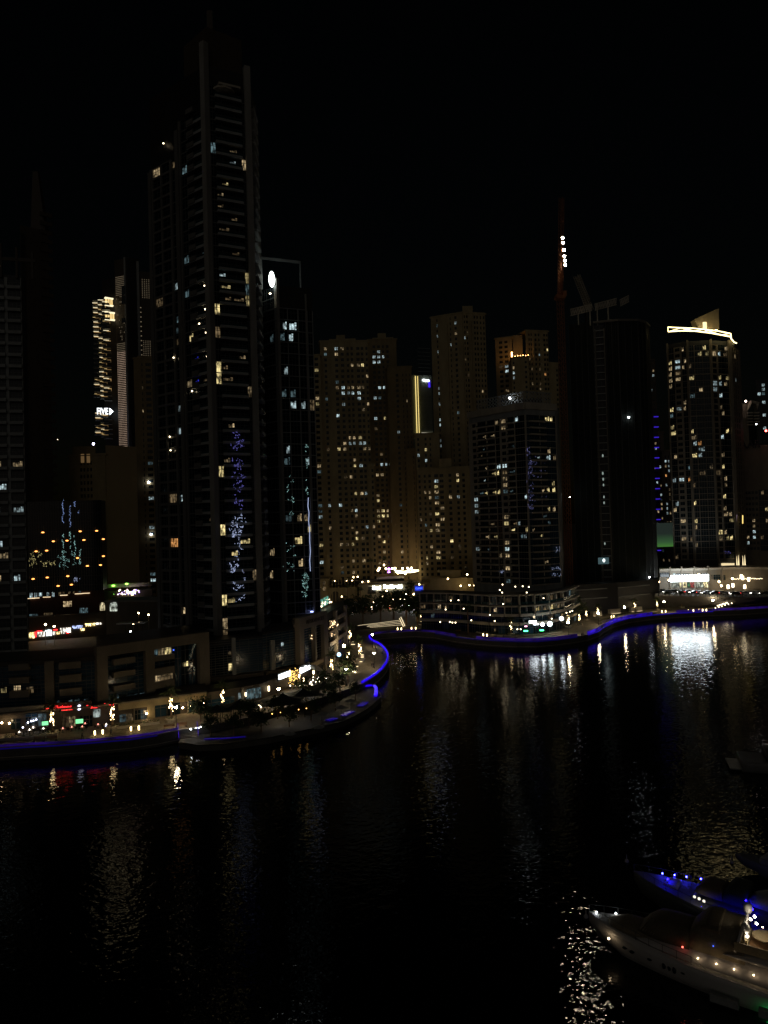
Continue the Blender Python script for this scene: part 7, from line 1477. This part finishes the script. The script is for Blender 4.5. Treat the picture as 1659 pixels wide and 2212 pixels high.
def base_yacht(t_, L_, beam, fb, hullm=whitep, deckm=whitep):
    q = MB(); rg = hull_rings(L_, beam, fb); q.loft(rg); loc_ob('hull', q.mesh('hull', [hullm], True), t_)
    q = MB(); n = 18
    for i in range(n):
        a, b_ = rg[i], rg[i + 1]; q.face([(a[0][0], a[0][1] * .96, a[0][2] + .03), (b_[0][0], b_[0][1] * .96, b_[0][2] + .03), (b_[-1][0], b_[-1][1] * .96, b_[-1][2] + .03), (a[-1][0], a[-1][1] * .96, a[-1][2] + .03)])
    loc_ob('deck', q.mesh('deck', [deckm]), t_)
    for sd_ in (-1, 1):
        q = MB(); pts = []
        for i in range(0, n + 1):
            a = rg[i][0]; pts.append(V((a[0] + .05, sd_ * abs(a[1]) * .97, a[2] + .65 * (i < 9) + .12)))
            if i < 9: q.tube((a[0] + .05, sd_ * abs(a[1]) * .97, a[2]), pts[-1], .025, .025, 4)
        q.path(pts[:10], .03, 4); loc_ob('bow_rail', q.mesh('bow_rail', [frm]), t_)
    q = MB()
    for sd_ in (-1, 1):
        q.path([V((r_[0][0], sd_ * (abs(r_[0][1]) + .02), r_[0][2] - .12)) for r_ in rg], .06, 5)
    loc_ob('rub_rail', q.mesh('rub_rail', [hullm]), t_)
    return rg
def house(t_, x0, x1, w0, w1, z0, z1, m_, name, rake=1.0, rear=.2, n=8):
    q = MB(); rings = []
    for i in range(n + 1):
        s_ = i / n; x = x0 + (x1 - x0) * s_; w_ = (w0 + (w1 - w0) * min(1, s_ * 2.2) ** .6) / 2; h = z0 + (z1 - z0) * min(1, (s_ * 2.6) ** .7) * (1 - .12 * max(0, s_ - .8) * 5 * rear)
        rings.append([(x, -w_, z0), (x, -w_ * .97, z0 + (h - z0) * .55), (x, -w_ * .80, h - .05), (x, -w_ * .4, h + .06), (x, w_ * .4, h + .06), (x, w_ * .80, h - .05), (x, w_ * .97, z0 + (h - z0) * .55), (x, w_, z0)])
    q.loft(rings, 0, True, True); return loc_ob(name, q.mesh(name, [m_], True), t_)
# --- nearest white yacht
H1 = math.atan2(-.565, .825)
bow = P(1272, 1969, 76.2); Y1 = yacht('large white motor yacht nearest the camera with beige covers, bow to the left', (bow.x, bow.y, 0), H1, 24, 6.2, bow.z)
BZ = bow.z; rg = base_yacht(Y1, 24, 6.2, BZ, whitep, mat('pale_deck', (.30,.29,.27), .6))
house(Y1, 2.6, 20, 2.6, 5.3, BZ * .68, BZ * .72 + 1.35, whitep, 'cabin')
brc = mat('brown_canvas', (.13,.10,.065), .85)
house(Y1, 1.9, 6.8, 1.3, 3.2, BZ - .3, BZ + .35, cano, 'foredeck_cover'); house(Y1, 5.4, 10.4, 2.6, 4.3, BZ + .3, BZ + 1.75, brc, 'windscreen_cover'); house(Y1, 9.6, 15.2, 3.8, 4.4, BZ + .4, BZ + 3.1, cano, 'flybridge_cover'); house(Y1, 11.4, 13.2, 4.0, 4.5, BZ + 2.7, BZ + 3.17, brc, 'cover_panel')
for i in range(6): q = MB(); q.tube((5.8 + i * .26, -1.9 - .05 * i, BZ + .75), (6.6 + i * .26, -.1, BZ + 1.55), .05, .04, 4); loc_ob('fold', q.mesh('fold', [cano]), Y1)
def hully(rg, x, f): r_ = rg[min(18, max(0, int(round(x / 24 * 18))))]; return abs(r_[1][1]) * f + abs(r_[2][1]) * (1 - f)
for x in (4.1, 4.9, 6.7, 9.9, 17.5):
    q = MB(); q.ball((x, -hully(rg, x, .5), 1.45), .26, 8, 0, .45); loc_ob('porthole', q.mesh('porthole', [dglass]), Y1)
for x in (8.1, 8.6, 9.1):
    q = MB(); q.ball((x, -hully(rg, x, .5) - .02, 1.45), .20, 8, 0, 1.9); loc_ob('porthole', q.mesh('porthole', [dglass]), Y1)
house(Y1, 13.4, 22.5, 4.6, 5.2, BZ + .9, BZ + 1.5, whitep, 'flybridge'); FZ = BZ + 1.62
q = MB(); q.box(None, 14.6, 21.6, -2.0, 2.0, FZ - .1, FZ); loc_ob('flybridge_deck', q.mesh('flybridge_deck', [wood]), Y1)
cush = mat('cream_cushion', (.42,.33,.20), .8)
for x0, x1, y0, y1 in ((14.4,17.2,-2.3,-1.7),(17.6,20.6,-2.3,-1.7),(14.6,15.4,-1.5,1.6),(17.6,20.6,1.4,2.1),(18.4,20,-.9,.4)):
    q = MB(); q.box(None, x0, x1, y0, y1, FZ, FZ + .42); q.box(None, x0, x1, y0 - .14, y0, FZ, FZ + .8); loc_ob('seat_cushion', q.mesh('seat_cushion', [cush]), Y1)
q = MB(); q.tube((16.6, .3, FZ + .6), (16.6, .3, FZ + .67), 1.05, 1.05, 16); q.tube((16.6, .3, FZ), (16.6, .3, FZ + .6), .1, .1, 6); loc_ob('round_table', q.mesh('round_table', [cush]), Y1)
q = MB(); q.ball((18.2, 1.2, FZ + .9), .30, 8); q.tube((18.2, 1.2, FZ), (18.2, 1.2, FZ + .8), .12, .1, 6); loc_ob('red_cover', q.mesh('red_cover', [mat('red_vinyl', (.5,.03,.02), .5)]), Y1)
q = MB(); q.path([V((14.4,-2.2,BZ+1.4)), V((15.0,-2.0,BZ+3.3)), V((15.2,0,BZ+3.6)), V((15.0,2.0,BZ+3.3)), V((14.4,2.2,BZ+1.4))], .15, 6); loc_ob('radar_arch', q.mesh('radar_arch', [whitep], True), Y1)
for y, z, r_ in ((-1.0,BZ+3.2,.40),(.9,BZ+4.2,.42)): q = MB(); q.ball((15.2, y, z), r_, 12, 0, 1.25); q.tube((15.2, y, BZ+2.8), (15.2, y, z), .08, .08, 6); loc_ob('satellite_dome', q.mesh('satellite_dome', [whitep], True), Y1)
def lampset(Y, items, m_, name='deck_lamp', r=.09):
    for p in items: q = MB(); q.ball(p, r, 6); loc_ob(name, q.mesh(name, [m_]), Y)
lampset(Y1, ((.8,0,BZ+.15),(2.6,.9,BZ+.1)), L_white, 'bow_lamp', .09); lampset(Y1, ((2.6,-1.75,BZ-1.2),), emi('hull_lamp', (1,.75,.45), 12), 'hull_lamp', .12)
lampset(Y1, ((9.9,-2.45,BZ+.55),), emi('port_lamp', (1,.12,.08), 5), 'port_lamp', .09); lampset(Y1, ((12.6,-2.3,BZ+1.4),), L_blue, 'blue_lamp', .06)
lampset(Y1, ((15.6,-.5,BZ+3.9),(15.9,-.2,BZ+4.1),(16.1,-.6,BZ+3.7),(15.4,-1.4,BZ+2.7)), emi('mast_lamp', (1,.9,.7), 34), 'mast_lamp', .12)
lampset(Y1, tuple((x, -2.80, BZ * .72 + 1.02) for x in (11.3, 12.9, 14.4, 16.0, 17.6)), emi('side_lamp', (1,.72,.42), 46), 'side_lamp', .045)
lampset(Y1, ((16.6,-.6,FZ+1.9),(19.6,.3,FZ+1.9)), emi('cabin_lamp', (1,.72,.36), 55), 'flybridge_lamp', .06)
q = MB(); q.tube((17.0,-3.15,.25), (19.0,-3.15,.25), .06, .06, 5); loc_ob('underwater_lamp', q.mesh('underwater_lamp', [emi('green_underwater', (.03,1,.2), 7)]), Y1)
for x in (12.4, 16.4): q = MB(); q.box(None, x, x + 2.4, -3.75, -3.2, .3, 1.0); loc_ob('fender', q.mesh('fender', [grey]), Y1)
# --- blue lit yacht
bow2 = P(1369, 1881, 84.4); Y2 = yacht('second yacht behind the nearest one, its side deck glowing blue', (bow2.x, bow2.y, 0), math.atan2(-.66, .75), 26, 6.6, bow2.z); BY = bow2.z
dkh = mat('grey_hull', (.13,.135,.12), .35, .08); rg2 = base_yacht(Y2, 26, 6.6, BY, dkh, mat('blue_grey_deck', (.20,.20,.22), .6))
dcab = mat('dark_cabin', (.05,.05,.055), .4)
house(Y2, 5.4, 21, 1.6, 3.8, BY * .7, BY + .6, dcab, 'cabin'); house(Y2, 7.2, 10.2, 2.2, 3.2, BY + .4, BY + 1.5, brc, 'windscreen_cover'); house(Y2, 9.9, 12.6, 2.8, 3.4, BY + .4, BY + 2.2, dcano, 'flybridge_cover'); house(Y2, 12.4, 18, 3.0, 3.6, BY + .9, BY + 1.9, grey, 'hard_top')
for i in range(5): q = MB(); q.box(None, 5.5 + i * 2.4, 7.4 + i * 2.4, -3.42, -3.25, BY * .72 - .75, BY * .72 - .4); loc_ob('hull_window', q.mesh('hull_window', [dglass]), Y2)
Lbl = emi('deck_blue_lamp', (.006,.002,1), 120)
lampset(Y2, ((3.0,1.0,BY+.2),(4.2,1.5,BY+.2),(5.4,1.9,BY+.2),(6.9,2.2,BY+.3)), emi('blue_white_lamp', (.03,.03,1), 60), 'deck_lamp', .09)
lampset(Y2, tuple((x, y, BY * .78 + .2) for x, y in ((3.3,-.95),(4.2,-1.3),(5.4,-1.7),(6.8,-2.0),(8.3,-2.25),(9.8,-2.35),(11.3,-2.4),(12.4,-2.4))), Lbl, 'side_deck_lamp', .08)
house(Y2, 3.6, 5.3, 1.2, 1.7, BY - .2, BY + .35, whitep, 'sun_pad')
lampset(Y2, ((4.3,-.9,BY+.7),(12.6,-1.6,BY+1.3),(13.4,-2.2,BY+.9)), Lbl, 'blue_lamp', .07)
q = MB(); q.tube((13.6,-2.9,BY*.72+.1), (19,-2.9,BY*.72), .06, .06, 5); loc_ob('blue_strip', q.mesh('blue_strip', [emi('deck_strip_blue', (.08,.05,1), 6)]), Y2)
for p in ((7.6,-2.2,BY+.3),(8.1,-2.25,BY+.28),(8.6,-2.3,BY+.2)): q = MB(); q.ball(p, .17, 6); loc_ob('window_light', q.mesh('window_light', [emi('cabin_spill', (1,.92,.75), 1.2)]), Y2)
q = MB(); q.box(None, 8.0, 8.8, -3.46, -3.38, BY * .72 - .7, BY * .72 - .42); loc_ob('lit_hull_window', q.mesh('lit_hull_window', [emi('cabin_spill', (1,.92,.75), 1.2)]), Y2)
q = MB(); q.tube((13.3,-2.9,BY*.7), (13.3,-2.9,BY+2), .05, .05, 5); loc_ob('flag_pole', q.mesh('flag_pole', [frm]), Y2)
for i in range(8):
    q = MB(); q.tube((14 + i * .7, -2.8, BY*.72), (14 + i * .7, -2.8, BY*.72+.8), .03, .03, 4); loc_ob('rail_post', q.mesh('rail_post', [frm]), Y2)
# --- dark yacht further off at the right edge
s3 = G(1574, 1642, .6); Y3 = yacht('dark unlit yacht cut by the right edge, its stern platform to the left', (s3.x + 24, s3.y - 9, 0), math.pi - .30, 24, 6.4, 2.6)
base_yacht(Y3, 24, 6.4, 2.6, mat('dull_white_hull', (.20,.20,.19), .4), mat('dark_deck', (.10,.10,.12), .6)); house(Y3, 6, 20, 2.6, 5.2, 1.9, 3.9, MT['dark_cabin'], 'cabin'); house(Y3, 9, 17, 3.2, 4.4, 3.9, 5.2, MT['dull_white_hull'], 'flybridge')
q = MB(); q.box(None, 23.8, 26, -2.8, 2.8, .35, .6); loc_ob('swim_platform', q.mesh('swim_platform', [MT['dull_white_hull']]), Y3)
q = MB(); q.tube((18.5,-1.5,4.2), (11.0,-1.8,8.6), .14, .10, 6); loc_ob('boom', q.mesh('boom', [whitep]), Y3); q = MB(); q.tube((18,1.5,4.8), (12,1.2,8.0), .1, .1, 6); loc_ob('radar_arch', q.mesh('radar_arch', [MT['dull_white_hull']]), Y3)
# --- covered cabin roof of a further boat at the right edge
b4 = P(1632, 1868, 88); Y4 = yacht('grey boat roof behind the blue lit yacht, cut by the right edge', (b4.x - 1, b4.y + 3, 0), -.6, 16, 4.6, 2.0, 'motor_boat', 'boat'); base_yacht(Y4, 16, 4.6, 2.0, MT['dull_white_hull'], MT['dark_deck']); house(Y4, 2.5, 12, 2.0, 3.6, 1.6, 4.0, grey, 'canopy')
# mooring buoys
for x, y, lab in ((1354,1862,'small pale buoy near the bow of the blue lit yacht'), (1266,1982,'small pale buoy at the bow of the nearest yacht'), (1581,1864,'small pale buoy right of the amber glints')):
    p = G(x, y, 0); t_ = thing('mooring_buoy', lab, 'buoy', p); q = MB(); q.ball((0,0,.1), .28, 8); loc_ob('float', q.mesh('float', [whitep], True), t_); q = MB(); q.tube((0,0,.3), (0,0,.95), .07, .04, 6); loc_ob('pin', q.mesh('pin', [whitep]), t_)
